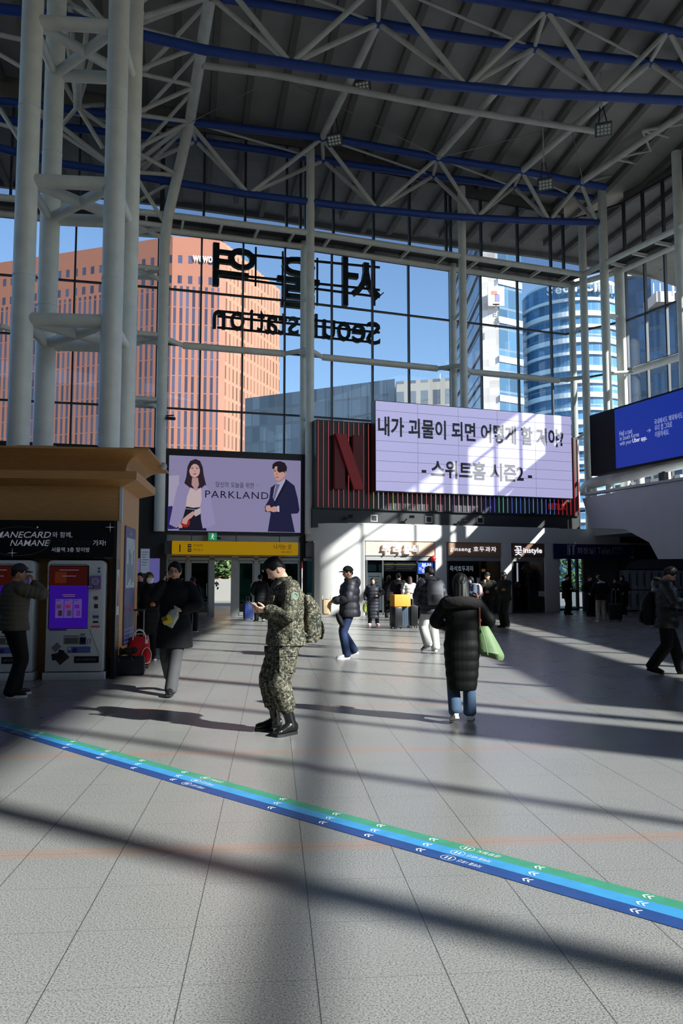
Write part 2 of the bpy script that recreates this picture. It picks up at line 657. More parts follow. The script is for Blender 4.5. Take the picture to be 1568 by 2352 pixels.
# ================================================================== glass front
FRONT = [(-22, 29.2), (-13.7, 31.2), (-7.5, 32.7), (-1.4, 34.5), (5.8, 37.1), (12.3, 39.4)]
ZT = [7.08, 9.0, 11.85, 14.35, 16.9]
GL = 1.6
MULL = [[0.2, 0.4, 0.6, 0.8], [0.14, .42, .70, .97], [-.03, .27, .57, .88], [.02, .20, .47, .72], [.02, .27, .58, .87]]
wn_ = 0
def glazing(name, a, b, mull, zs, frame_w=.075, glass=None, base=None):
    """a window bay: dark mullions and transoms, and its glazing as one child"""
    a, b = V(a), V(b)
    t = (b - a)
    L = t.length
    t.normalize()
    n = V((-t.y, t.x, 0))
    mb = MB()
    h = frame_w / 2
    for k in mull:
        p = a + t * (L * k)
        mb.obox(p - t * h - n * .10 + UP * zs[0], t * frame_w, n * .16, UP * (zs[-1] - zs[0]))
    for z in zs:
        mb.obox(a - n * .085 + UP * (z - h), t * L, n * .13, UP * frame_w)
    f = mb.build(name, M_frame, kind='structure')
    MB().obox(a + UP * zs[0] - n * .006, t * L, n * .012, UP * (zs[-1] - zs[0])).build('glazing', glass or M_glass, f, kind='structure')
    return f
for i in range(5):
    a, b, t, n = off(FRONT[i], FRONT[i + 1], GL)
    # keep neighbouring bays joined at the bends
    if i > 0:
        a = (a + off(FRONT[i - 1], FRONT[i], GL)[1]) / 2
    if i < 4:
        b = (b + off(FRONT[i + 1], FRONT[i + 2], GL)[0]) / 2
    glazing('window_%d' % (i + 1), a, b, MULL[i], ZT)
    za, zb = zroof(a.x) - .02, zroof(b.x) - .02
    # clerestory above the ladder beam
    zc = min(za, zb) - .35
    glazing('window_%d' % (i + 6), a, b, [k + .01 for k in MULL[i]] + [.995], [17.45, zc], .1, M_tint)
    MB().obox(a + UP * zc - n * .1, (b - a), n * .2, UP * 1.15).build('wall_front_head', M_rib, kind='structure')
    # dark plate of the ladder beam
    p0, p1, _, _ = off(FRONT[i], FRONT[i + 1], .15)
    MB().obox(p0 + UP * 17.0, p1 - p0, n * 1.5, UP * .16).build('trim_%d' % (i + 3), M_black, kind='structure')

def poly(dist):
    """the front line moved outward by dist, mitred"""
    out = []
    for i, p in enumerate(FRONT):
        c = []
        if i > 0:
            c.append(off(FRONT[i - 1], FRONT[i], dist)[1])
        if i < len(FRONT) - 1:
            c.append(off(FRONT[i], FRONT[i + 1], dist)[0])
        out.append(sum(c, V((0, 0, 0))) / len(c))
    return out
IN, OUTL = poly(0.0), poly(1.0)
lad = thing('ladder_beam', 'white horizontal ladder beam under the dark clerestory of the glass front', 'beam', (0, 34.9, 17.0), kind='thing')
MB().path([p + UP * 17.0 for p in IN], .14, 12).build('inner_tube', M_tube, lad, True)
MB().path([p + UP * 16.78 for p in OUTL], .14, 12).build('outer_tube', M_tube, lad, True)
for i in range(5):
    for k in (.12, .38, .63, .88):
        a, b = IN[i].lerp(IN[i + 1], k), OUTL[i].lerp(OUTL[i + 1], k)
        MB().obox(a + UP * 16.82 - V((.05, 0, 0)), V((.10, 0, 0)), b - a, UP * .16).build('rung', M_tube, lad)
rail = thing('front_rail_tube', 'white tube running across the glass front at mid height below the mirrored sign', 'tube', (0, 35.5, 11.68), kind='thing')
for i in range(5):
    a, b = OUTL[i], OUTL[i + 1]
    d = (b - a).normalized()
    MB().tube(a + d * .9 + UP * 11.68, b - d * .9 + UP * 11.68, .15, 12).build('tube', M_tube, rail, True)
    for p, q, s in ((a, IN[i], 1), (b, IN[i + 1], -1)):
        MB().tube(p + d * s * .9 + UP * 11.68, q + UP * 11.68, .10, 10).build('branch', M_tube, rail, True)
        MB().tube(p + d * s * .9 + UP * 11.68, p + UP * 11.9, .09, 10).build('branch', M_tube, rail, True)

COLS = [(3, 'between the mirrored station sign letters'), (4, 'rising behind the white message screen'), (5, 'at the right corner of the glass front')]
for i, where in COLS:
    t = thing('tube_column', 'pair of white tube columns ' + where, 'column', (IN[i].x, IN[i].y, 0), group=None, kind='thing')
    zb = 0 if i == 1 else (3.6 if i == 5 else 3.5)
    MB().tube(IN[i] + UP * zb, IN[i] + UP * (zroof(IN[i].x) - 1.2), .19, 16).build('inner_post', M_tube, t, True)
    MB().tube(OUTL[i] + UP * zb, OUTL[i] + UP * 17, .17, 16).build('outer_post', M_tube, t, True)
    for z in (8.9, 14.4):
        MB().tube(IN[i] + UP * z, OUTL[i] + UP * (z - .25), .08, 10).build('strut', M_tube, t, True)

# lattice mast at the second bend: two inner posts, two outer posts, cross-braced rungs, bending over into the roof
A0 = IN[2]
A1 = A0 + V((-1.35, -.45, 0))
t = thing('lattice_mast', 'bent white lattice mast behind the kiosk columns, leaning into the roof', 'column', (A0.x, A0.y, 0), kind='thing')
top1 = near(T1f, -6.45)
top2 = near(T2k, -4.5)
MB().path([A0 + UP * 3.5, A0 + UP * 15.6, A0.lerp(top1, .12) + UP * 14.4, A0.lerp(top1, .55) + UP * 7.3, top1, top1.lerp(top2, .5), top2], .22, 14).build('post', M_tube, t, True)
MB().path([A1 + UP * 3.5, A1 + UP * 16.3], .2, 14).build('post', M_tube, t, True)
B0, B1 = A0 + V((-.3, 1.0, 0)), A1 + V((-.3, 1.0, 0))
MB().tube(B0 + UP * 3.5, B0 + UP * 16.6, .16, 12).build('post', M_tube, t, True)
MB().tube(B1 + UP * 3.5, B1 + UP * 16.6, .16, 12).build('post', M_tube, t, True)
for z in (9.0, 11.75, 14.6, 16.5):
    for p, q in ((A0, A1), (B0, B1), (A0, B1), (A1, B0)):
        dz = -.2 if p in (A0, A1) and q in (A0, A1) else -.35
        MB().tube(p + UP * z, q + UP * (z + (0 if dz == -.2 else -.1)), .1, 10).build('rung', M_tube, t, True)
tube_pts = [A0 + UP * 16.6, A0.lerp(top1, .5) + UP * 8.2, top1, top1.lerp(top2, .33), top1.lerp(top2, .66), top2]
left_pts = [atY(306, 448, 32.2), atY(306, 395, 31.8), atY(306, 345, 31.0), atY(306, 262, 29.4), atY(306, 165, 27.6), atY(306, 60, 26.0)]
MB().path(left_pts, .18, 12).build('post', M_tube2, t, True)
for i in range(5):
    MB().tube(left_pts[i + 1], tube_pts[i], .085, 10).build('lattice_tube', M_tube2, t, True)
    MB().tube(left_pts[i + 1], tube_pts[i + 1], .085, 10).build('lattice_tube', M_tube2, t, True)
    MB().tube(left_pts[i] + V((-.6, 1.2, 0)), tube_pts[i + 1] + V((-.3, .5, 0)), .075, 10).build('lattice_tube', M_tube2, t, True)

# ================================================================== the four-column cluster behind the kiosk
def cluster(label, cx, cy, s, rz, z0=0.0, ztop=22.0, braces=(7.85, 11.35, 15.5), r=.26):
    t = thing('column_cluster', label, 'columns', (cx, cy, 0), kind='thing')
    c, sn = cos(rz), sin(rz)
    P = [V((cx + x * c - y * sn, cy + x * sn + y * c, 0)) for x, y in ((-s / 2, -s / 2), (s / 2, -s / 2), (s / 2, s / 2), (-s / 2, s / 2))]
    for p in P:
        m = MB().tube(p + UP * z0, p + UP * ztop, r, 28)
        for zc in (4.6, 8.9, 13.2, 17.5):
            m.tube(p + UP * zc, p + UP * (zc + .03), r + .012, 28)
        m.build('post', M_tube, t, True)
    for z in braces:
        for i in range(4):
            MB().tube(P[i] + UP * z, P[(i + 1) % 4] + UP * z, .17 if i % 2 == 0 else .12, 14).build('brace', M_tube, t, True)
        MB().tube(P[0] + UP * z, P[2] + UP * z, .14, 12).build('brace', M_tube, t, True)
        MB().tube(P[1] + UP * z, P[3] + UP * z, .14, 12).build('brace', M_tube, t, True)
    return t
cluster('cluster of four thick white columns with cross braces rising behind the wooden kiosk', -6.80, 20.05, 2.12, radians(5.5), 0, roof_under(-6.8, 20))

# fan of roof struts seen between the cluster columns
fan = thing('strut_fan', 'fan of pale struts spreading under the roof behind the four thick columns', 'struts', (-10.3, 30, 19), kind='thing')
hub = atY(178, 245, 30.5)
for q, Y in (((140, 0), 24), ((160, 0), 27), ((205, 20), 27), ((240, 40), 28), ((240, 290), 32), ((140, 290), 31.5), ((140, 180), 29), ((236, 240), 32), ((236, 340), 31), ((180, 120), 28)):
    MB().tube(hub, atY(q[0], q[1], Y), .09, 8).build('strut', M_tube2, fan, True)
MB().tube(hub, atY(180, 120, 26.5), .17, 12).build('strut', M_tube2, fan, True)
fan = thing('strut_fan', 'pale roof struts meeting at the left edge of the picture beside the first thick column', 'struts', (-14, 30, 18), kind='thing')
for q0, q1, Y in (((0, 250), (50, 330), 30), ((0, 285), (50, 300), 31), ((0, 80), (55, 92), 27), ((0, 125), (60, 160), 29), ((0, 225), (52, 235), 32)):
    MB().tube(atY(*q0, Y), atY(*q1, Y), .09, 8).build('strut', M_tube2, fan, True)

# ================================================================== right glass wall
RIGHT = [(12.9, 38.0), (14.9, 34.0), (15.7, 28.5), (15.8, 21.5), (15.8, 14.5), (15.8, 7.5), (15.8, .5), (15.8, -6.5), (15.8, -13.5), (15.8, -18)]
def roff(i, d):
    a, b = V((*RIGHT[i], 0)), V((*RIGHT[i + 1], 0))
    t = (b - a).normalized()
    n = V((-t.y, t.x, 0))
    return a + n * d, b + n * d, t, n
RIN = [V((*p, 0)) for p in RIGHT]
ROUT = []
for i in range(len(RIGHT)):
    c = []
    if i > 0:
        c.append(roff(i - 1, 1.0)[1])
    if i < len(RIGHT) - 1:
        c.append(roff(i, 1.0)[0])
    ROUT.append(sum(c, V((0, 0, 0))) / len(c))
for i in range(len(RIGHT) - 1):
    a, b, t, n = roff(i, 1.45)
    if i > 0:
        a = (a + roff(i - 1, 1.45)[1]) / 2
    if i < len(RIGHT) - 2:
        b = (b + roff(i + 1, 1.45)[0]) / 2
    zs = [5.0, 9.0, 11.9, 14.35, 16.9]
    glazing('window_%d' % (11 + i), a, b, [.0, .26, .52, .76] if i < 2 else [0.02, .34, .67], zs, .085)
    zc = min(zroof(a.x), zroof(b.x)) - .3
    glazing('window_%d' % (20 + i), a, b, [.0, .26, .52, .76], [17.45, zc], .1, M_tint)
    MB().prism([a + UP * zc, b + UP * zc, b + UP * (roof_under(b.x, b.y) + .1), a + UP * (roof_under(a.x, a.y) + .1)], n * .2).build('wall_right_head', M_rib, kind='structure')
    p0, p1, _, _ = roff(i, .1)
    MB().obox(p0 + UP * 17.0, p1 - p0, n * 1.3, UP * .16).build('trim_%d' % (8 + i), M_black, kind='structure')
# corner between the two glass walls
a = off(FRONT[4], FRONT[5], GL)[1]
b = roff(0, 1.45)[0]
glazing('window_10' + '1', a, b, [.35], [0.1, 2.6, 5.0, 7.08, 9.0, 11.85, 14.35, 16.9], .08)
glazing('window_10' + '2', a, b, [.35], [17.25, 20.4], .1, M_tint)
rl = thing('ladder_beam', 'white ladder beam under the clerestory of the right glass wall', 'beam', (14.9, 30, 17), kind='thing')
MB().path([IN[5] + UP * 17.0] + [p + UP * 17.0 for p in RIN], .14, 12).build('inner_tube', M_tube, rl, True)
MB().path([OUTL[5] + UP * 16.78] + [p + UP * 16.78 for p in ROUT], .14, 12).build('outer_tube', M_tube, rl, True)
for i in range(3):
    for k in (.1, .4, .7):
        a, b = RIN[i].lerp(RIN[i + 1], k), ROUT[i].lerp(ROUT[i + 1], k)
        MB().obox(a + UP * 16.8 - V((0, .05, 0)), V((0, .10, 0)), b - a, UP * .16).build('rung', M_tube, rl)
rt = thing('side_rail_tube', 'white tube running along the right glass wall at mid height above the blue screen', 'tube', (15, 30, 11.68), kind='thing')
for i in range(len(RIN) - 1):
    a, b = ROUT[i], ROUT[i + 1]
    d = (b - a).normalized()
    e0 = .8 if i < 3 else 0
    MB().tube(a + d * e0 + UP * 11.59, b - d * (.8 if i < 2 else 0) + UP * 11.59, .18 if i < 3 else .075, 12).build('tube', M_tube, rt, True)
    for p, q, s in ((a, RIN[i], 1), (b, RIN[i + 1], -1)) if i < 2 else ():
        MB().tube(p + d * s * .8 + UP * 11.5, q + UP * 11.5, .10, 10).build('branch', M_tube, rt, True)
for i in range(len(RIN) - 1):
    lab = ['pair of white sunlit tube columns right of the corner, above the blue screen', 'white tube column further along the right glass wall'][0 if i == 0 else 1]
    t = thing('tube_column', lab, 'column', (RIN[i].x, RIN[i].y, 0), group=None if i == 0 else 'columns of the right glass wall', kind='thing')
    if i < 3:
        MB().tube(RIN[i] + UP * 4, RIN[i] + UP * (zroof(RIN[i].x) - .4), .21, 16).build('inner_post', M_tube, t, True)
    MB().tube(ROUT[i] + UP * (4 if i < 2 else 0), ROUT[i] + UP * 17, .24 if i < 3 else .085, 16).build('outer_post', M_tube, t, True)
    for z in (8.9, 14.4) if i < 3 else ():
        MB().tube(RIN[i] + UP * z, ROUT[i] + UP * (z + .1), .1, 10).build('strut', M_tube, t, True)

# ================================================================== right mezzanine: parapet, slab, back wall
PAR = [V((11.5, 37.85, 0)), V((13.75, 31.75, 0)), V((14.3, 27.5, 0)), V((14.4, 20, 0)), V((14.4, -18, 0))]
for i in range(4):
    a, b = PAR[i], PAR[i + 1]
    d = (b - a).normalized()
    n = V((-d.y, d.x, 0))
    if i == 0:
        poly_ = [a + UP * 5.38, a + d * .6 + UP * 3.95, a + d * 2.9 + UP * 3.75, a + d * 4.4 + UP * 3.1, a + d * 4.9 + UP * 2.38, b + UP * 2.35, b + UP * 5.55]
        MB().prism(poly_, n * .25).build('wall_right_parapet', M_white, kind='structure')
    else:
        MB().obox(a + UP * 2.35, b - a, n * .25, UP * 3.2).build('wall_right_parapet', M_white, kind='structure')
    MB().obox(a + UP * 5.52 - n * .12, b - a, n * .5, UP * .1).build('trim_%d' % (40 + i), M_white, kind='structure')
MB().prism([V((12.0, 38.3, 3.6)), V((13.9, 31.6, 3.6)), V((14.5, 20, 3.6)), V((14.5, -18, 3.6)), V((17.4, -18, 3.6)), V((17.4, 28, 3.6)), V((19.6, 28, 3.6)), V((19.6, 39.6, 3.6)), V((13.6, 39.6, 3.6))], UP * .4).build('floor_mezzanine', M_white, kind='structure')
MB().box(17.35, 17.6, -18, 28.0, 0, 5.0).build('wall_right', M_white, kind='structure')
MB().box(19.6, 19.85, 27.75, 42, 0, 5.0).build('wall_right', M_white, kind='structure')
MB().box(17.35, 19.85, 27.75, 28.0, 0, 5.0).build('wall_right', M_white, kind='structure')
MB().box(16.72, 16.9, 1.5, 26.5, 7.9, 9.4).build('wall_right_shade_band', M_white, kind='structure')  # unseen band, put here to cast the broad dark strip along the floor
MB().box(16.72, 16.9, -1.5, -.1, 7.9, 10.6).build('wall_right_shade_panel', M_white, kind='structure')  # unseen panel added to throw a short wide shadow across the floor
MB().box(-26, 24, -18.3, -18, 0, 22).build('wall_back', mat('hall_grey', (120, 120, 122), .7), kind='structure')
glazing('window_61', (-26, 6, 0), (-26, 36, 0), [.1, .2, .3, .4, .5, .6, .7, .8, .9], [9, 12, 15, 18, 20.5], .09)  # unseen glazing opened in the left wall to brighten the columns
MB().box(-26.3, -26, -18, 6, 0, 22.2).build('wall_left_rear', mat('hall_grey', (120, 120, 122), .7), kind='structure')
MB().box(-26.3, -26, 6, 36, 0, 9).build('wall_left', mat('hall_grey', (120, 120, 122), .7), kind='structure')

# pipe, posts and booths on the mezzanine under the blue screen
pp = [onplane(x, y, (13.5, 36.2, 0), (cos(radians(20)), sin(radians(20)), 0)) for x, y in ((1340, 1128), (1352, 1112), (1385, 1104), (1450, 1090), (1568, 1062))]
t = thing('mezzanine_pipe', 'fat white pipe on short posts under the blue screen', 'pipe', (pp[2].x, pp[2].y, 5.5), kind='thing')
MB().path(pp + [pp[-1] + (pp[-1] - pp[-2]) * 2], .27, 16).build('pipe', M_tube, t, True)
for x in (1362, 1402, 1470, 1530):
    q = onplane(x, 1120, (13.7, 36.4, 0), (cos(radians(20)), sin(radians(20)), 0))
    MB().tube(V((q.x, q.y, 4.0)), V((q.x, q.y, 6.35)), .2, 14).build('post', M_tube, t, True)
for i, x in enumerate((1418, 1500)):
    q = onplane(x, 1118, (14.6, 36.6, 0), (cos(radians(20)), sin(radians(20)), 0))
    dd = V((.342, -.94, 0))
    nn = V((.94, .342, 0))
    b_ = thing('mezzanine_booth', ['white booth with a round porthole on the mezzanine, nearer the corner', 'white booth with a round porthole behind the black loudspeaker'][i], 'booth', (q.x, q.y, 4.0))
    MB().obox(V((q.x, q.y, 4.0)) - dd * .2, dd * 1.9, nn * .4, UP * 2.2).build('body', M_white, b_)
    MB().tube(V((q.x, q.y, 5.72)) + dd * .75 - nn * .03, V((q.x, q.y, 5.72)) + dd * .75 + nn * .02, .2, 20).build('porthole', M_dark, b_)
q = onplane(1520, 1095, (13.4, 36.2, 0), (cos(radians(20)), sin(radians(20)), 0))
t = thing('loudspeaker', 'slim black column loudspeaker on the parapet below the blue screen', 'loudspeaker', (q.x, q.y, 5.62))
MB().obox(V((q.x - .08, q.y + .2, 5.7)), V((.09, -.4, 0)), V((.2, .05, 0)), UP * 1.0).build('body', M_black, t, bevel=.01)
MB().obox(V((q.x - .05, q.y + .12, 5.61)), V((.07, -.24, 0)), V((.14, .03, 0)), UP * .1).build('foot', M_frame, t)
t = thing('folding_stand', 'small black folding stand beside the loudspeaker on the mezzanine', 'stand', (q.x + .3, q.y - 1.1, 5.0))
b0 = onplane(1540, 1105, (13.9, 36.4, 0), (cos(radians(20)), sin(radians(20)), 0))
MB().tube(b0 + V((-.1, .15, -.45)), b0 + V((.1, -.15, .2)), .03, 8).build('leg', M_black, t)
MB().tube(b0 + V((.1, -.15, -.45)), b0 + V((-.1, .15, .2)), .03, 8).build('leg', M_black, t)

# ================================================================== dark band over the entrance, door line
DA, DB, dt, dn = off(FRONT[2], FRONT[3], 0.3)
def front_pt(px, py, d=0.3):
    a, b, t, n = off(FRONT[2], FRONT[3], d)
    return onplane(px, py, a, n)
w0 = front_pt(-330, 1040)
w1 = front_pt(722, 1055)
ex = V((w0.x, w0.y, 0))
MB().obox(ex + UP * 3.42, V((w1.x - w0.x, w1.y - w0.y, 0)), dn * .9, UP * 3.6).build('wall_front', M_black, kind='structure')
MB().obox(ex + UP * 3.12 + dn * .1, V((w1.x - w0.x, w1.y - w0.y, 0)), dn * .4, UP * .26).build('trim_50', M_steel, kind='structure')

# small dark camera on the lattice mast
t = thing('security_camera', 'small dark camera on a bracket at the lattice mast, above the lilac picture screen', 'camera', A0 + UP * 8.3)
MB().tube(A0 + UP * 8.32, A0 + V((.55, -.1, 8.32)), .03, 8).build('bracket', M_frame, t, True)
MB().tube(A0 + V((.25, -.12, 8.2)), A0 + V((.62, -.3, 8.14)), .07, 10).build('body', M_black, t, True)
# ================================================================== outside: ground, towers, street
M_ground = mat('plaza_paving', (104, 103, 100), 0.8, var=0.1, scale=.2)
MB().box(-400, 400, -120, 500, -1.2, -.45).build('ground', M_ground, kind='structure')

def uv_prism(name, plan, z0, z1, m, parent=None, close=True, local=False):
    """upright wall on a plan polyline; UV in metres: u along the plan, v = height"""
    mb = MB()
    n = len(plan)
    us = [0.0]
    for i in range(n if close else n - 1):
        us.append(us[-1] + (V(plan[(i + 1) % n]) - V(plan[i])).length)
    vs, fs, uvs = [], [], []
    for i in range(n if close else n - 1):
        a, b = plan[i], plan[(i + 1) % n]
        k = len(vs)
        vs += [(a[0], a[1], z0), (b[0], b[1], z0), (b[0], b[1], z1), (a[0], a[1], z1)]
        fs.append((k, k + 1, k + 2, k + 3))
        uvs += [(us[i], z0), (us[i + 1], z0), (us[i + 1], z1), (us[i], z1)]
    if close:
        k = len(vs)
        vs += [(p[0], p[1], z1) for p in plan]
        fs.append(tuple(range(k, k + n)))
        uvs += [(0, 0)] * n
    me = bpy.data.meshes.new(name)
    me.from_pydata(vs, [], fs)
    uvl = me.uv_layers.new(name='uv')
    for i, l in enumerate(me.loops):
        uvl.data[i].uv = uvs[l.vertex_index]
    me.update()
    return link(name, me, m, parent)

def facade(name, wall, win, pu, fu, pv, fv, ou=0.0, top=None, band=None, rough_win=.15, extra=None):
    """wall with a window grid: pitch pu/pv, glass share fu/fv"""
    g = NT(name)
    uv = g.n('ShaderNodeUVMap', uv_map='uv')
    sp = g.n('ShaderNodeSeparateXYZ')
    g.l(uv.outputs[0], sp.inputs[0])
    u, v = sp.outputs[0], sp.outputs[1]
    def frac(c, per, o=0):
        return g.math('DIVIDE', g.math('FLOORED_MODULO', g.math('ADD', c, o), per), per)
    wu = g.math('LESS_THAN', frac(u, pu, ou), fu)
    wv = g.math('LESS_THAN', frac(v, pv), fv)
    w_ = g.math('MULTIPLY', wu, wv)
    if top is not None:
        zt, pu2, fu2 = top
        low = g.math('LESS_THAN', v, zt)
        w2 = g.math('MULTIPLY', g.math('LESS_THAN', frac(u, pu2), fu2), g.math('LESS_THAN', frac(g.math('SUBTRACT', v, zt), 4.3), .52))
        w2 = g.math('MULTIPLY', w2, g.math('GREATER_THAN', frac(g.math('SUBTRACT', v, zt), 4.3), .12))
        w2 = g.math('MULTIPLY', w2, g.math('LESS_THAN', v, zt + 7.2))
        w_ = g.math('ADD', g.math('MULTIPLY', w_, low), g.math('MULTIPLY', w2, g.math('SUBTRACT', 1.0, low)))
    # each window its own tone
    nz = g.n('ShaderNodeTexWhiteNoise', noise_dimensions='2D')
    cv = g.n('ShaderNodeCombineXYZ')
    g.l(g.math('FLOOR', g.math('DIVIDE', g.math('ADD', u, ou), pu)), cv.inputs[0])
    g.l(g.math('FLOOR', g.math('DIVIDE', v, pv)), cv.inputs[1])
    g.l(cv.outputs[0], nz.inputs['Vector'])
    wc = g.mix(nz.outputs['Value'], lin(win), lin(tuple(min(255, x * 1.35 + 12) for x in win)))
    c = g.mix(w_, lin(wall), wc)
    if band is not None:
        pb, fb, cb = band
        c = g.mix(g.math('LESS_THAN', frac(v, pb), fb), c, lin(cb))
    g.l(c, g.b.inputs['Base Color'])
    g.l(g.math('SUBTRACT', .8, g.math('MULTIPLY', w_, .8 - rough_win)), g.b.inputs['Roughness'])
    return g.m

def pt(px, Y):
    p = atY(px, 1176, Y)
    return (p.x, p.y)

# ---- salmon office tower
TT = 72.5
M_tower = facade('salmon_tower', (150, 97, 78), (52, 53, 70), 1.28, .46, 3.6, .95, 0, top=(TT - 10.5, 2.1, .42))
M_tower2 = facade('salmon_tower_side', (158, 113, 92), (104, 72, 60), 1.75, .40, 3.6, .80, 0)
M_salmon = mat('salmon_stone', (152, 100, 82), .8, var=.05, scale=.3)
tw = thing('office_tower', 'salmon-coloured office tower with vertical window strips left of the glass front', 'building', (-40, 160, -.45))
p0, p1, p2, p3 = pt(-330, 186), pt(385, 160), pt(497, 161.5), pt(512, 163)
p4 = pt(640, 190)
mb = uv_prism('front_wall', [p0, p1, p2], -.45, TT, M_tower, tw, close=False)
uv_prism('corner_pier', [p2, p3], -.45, TT - .3, M_salmon, tw, close=False)
o = uv_prism('side_wall', [p3, p4], -.45, TT - .3, M_tower2, tw, close=False)
MB().add([(p0[0], p0[1], TT), (p1[0], p1[1], TT), (p2[0], p2[1], TT), (p3[0], p3[1], TT - .3), (p4[0], p4[1], TT - .3), (p4[0] - 60, p4[1] + 30, TT)], [(0, 1, 2, 3, 4, 5)]).build('roof', M_salmon, tw)
uv_prism('back_wall', [p4, (p4[0] - 60, p4[1] + 30), p0], -.45, TT - .3, M_salmon, tw, close=False)
d = (V((*p2, 0)) - V((*p1, 0))).normalized()
mid_ = V((*p1, 0)).lerp(V((*p2, 0)), .72)
text(MB(), 'wework', (mid_.x + d.y * .3, mid_.y - d.x * .3, 68.2), d, UP, height=2.0, width=5.6, bold=.02).build('lettering', mat('sign_white', (240, 236, 228), .5), tw)
for q, (du, dz) in enumerate(((.12, 3.2), (.2, 2.2))):
    pp_ = V((*p1, 0)).lerp(V((*p2, 0)), .5)
    MB().box(pp_.x - 1.5, pp_.x + 3.5, pp_.y + 2, pp_.y + 6, TT, TT + .5 + q).build('roof_plant', M_salmon, tw)

# ---- grey glass block and concrete block in the middle
M_gb = facade('grey_glass_block', (134, 142, 148), (104, 114, 122), 1.6, .88, 3.4, .86)
gb = thing('glass_block', 'low grey glass office block with a sloping roofline in the middle of the view', 'building', (2, 120, -.45))
g0, g1 = pt(560, 128), pt(925, 112)
zz = lambda px, py, Y: atY(px, py, Y).z
g1 = pt(908, 112.5)
me_plan = [g0, g1, pt(880, 142), pt(560, 158)]
o = uv_prism('wall', me_plan, -.45, 40, M_gb, gb)
zl, zr = zz(560, 915, 128), zz(925, 868, 112)
for v_ in o.data.vertices:
    if v_.co.z > 30:
        k = min(range(4), key=lambda j: (V((me_plan[j][0], me_plan[j][1], 0)) - V((v_.co.x, v_.co.y, 0))).length)
        v_.co.z = (zl, zr, zr, zl)[k]
M_cb = facade('concrete_block', (168, 164, 156), (92, 98, 106), 1.7, .62, 3.2, .66)
cb = thing('concrete_block', 'pale gridded concrete block right of the grey glass block', 'building', (14, 108, -.45))
c0, c1 = pt(912, 110), pt(1038, 108)
uv_prism('wall', [c0, c1, (c1[0], c1[1] + 20), (c0[0], c0[1] + 20)], -.45, zz(980, 872, 109), M_cb, cb)
MB().box(c0[0] + 1.0, c0[0] + 2.6, 112, 114, zz(980, 872, 109), zz(980, 866, 109)).build('roof_plant', M_cb, cb)
tn = pt(1013, 110)
MB().tube((tn[0], 110, zz(1013, 873, 110)), (tn[0], 110, zz(1013, 858, 110)), .09, 6).build('mast', M_white, cb)

# ---- telecom tower with a white corner strip
M_tg = facade('tower_glass', (92, 112, 128), (46, 74, 98), 3.6, .93, 5.9, .90, rough_win=.1)
M_tw = facade('tower_white_tiles', (236, 228, 220), (226, 216, 208), 2.0, .92, 2.0, .92, rough_win=.6)
ttw = thing('telecom_tower', 'glass office tower with a white sign strip right of the middle columns', 'building', (40, 214, -.45))
t0, t1, t2, t3 = pt(1040, 284), pt(1112, 216), pt(1152, 214.5), pt(1208, 219)
o = uv_prism('glass_wall', [t0, t1], -.45, 108, M_tg, ttw, close=False)
ln = V((t1[0] - t0[0], t1[1] - t0[1], 0))
nl = V((-ln.y, ln.x, 0)).normalized() * -.4
for z in range(8, 108, 8):
    MB().obox(V((t0[0], t0[1], z)), ln, nl, UP * .6).build('sill_line', M_white, ttw)
uv_prism('sign_strip', [t1, t2], -.45, 115, M_tw, ttw, close=False)
uv_prism('glass_wall', [t2, t3], -.45, 108, M_tg, ttw, close=False)
MB().add([(*t0, 108), (*t1, 108), (*t3, 108), (t3[0] + 5, t3[1] + 40, 108)], [(0, 1, 2, 3)]).build('roof', M_white, ttw)
uv_prism('back_wall', [t3, (t3[0] + 5, t3[1] + 40), t0], -.45, 108, M_tg, ttw, close=False)
for z in range(6, 108, 11):
    MB().obox(V((t2[0], t2[1] - .3, z)), V((t3[0] - t2[0], t3[1] - t2[1], 0)), V((0, .3, 0)), UP * 1.8).build('sill_line', mat('pale_sill', (170, 190, 204), .5), ttw)
lc = atY(1139, 680, 213.4)
M_sign_w = MATS['sign_white']
mb = MB()
mb.obox(lc + V((-2.3, 0, -2.8)), V((4.6, 0, 0)), V((0, .6, 0)), V((0, 0, 5.6)))
lg = mb.build('logo_board', M_sign_w, ttw, bevel=.55)
MB().obox(lc + V((-1.2, -.08, .4)), V((1.5, 0, 0)), V((0, .07, 0)), V((0, 0, 1.1))).build('logo_mark', mat('logo_orange', (226, 130, 110), .6), lg)
MB().obox(lc + V((-.25, -.08, -1.55)), V((1.25, 0, 0)), V((0, .07, 0)), V((0, 0, 2.1))).build('logo_mark', mat('logo_violet', (140, 130, 190), .6), lg)
mb = MB()
for ch, y in (('T', 706), ('타', 724), ('워', 745)):
    text(mb, ch, atY(1139, y, 213.4), (1, 0, 0), UP, height=2.05, width=1.9, bold=.02)
mb.build('lettering', mat('sign_grey', (96, 98, 104), .6), ttw)

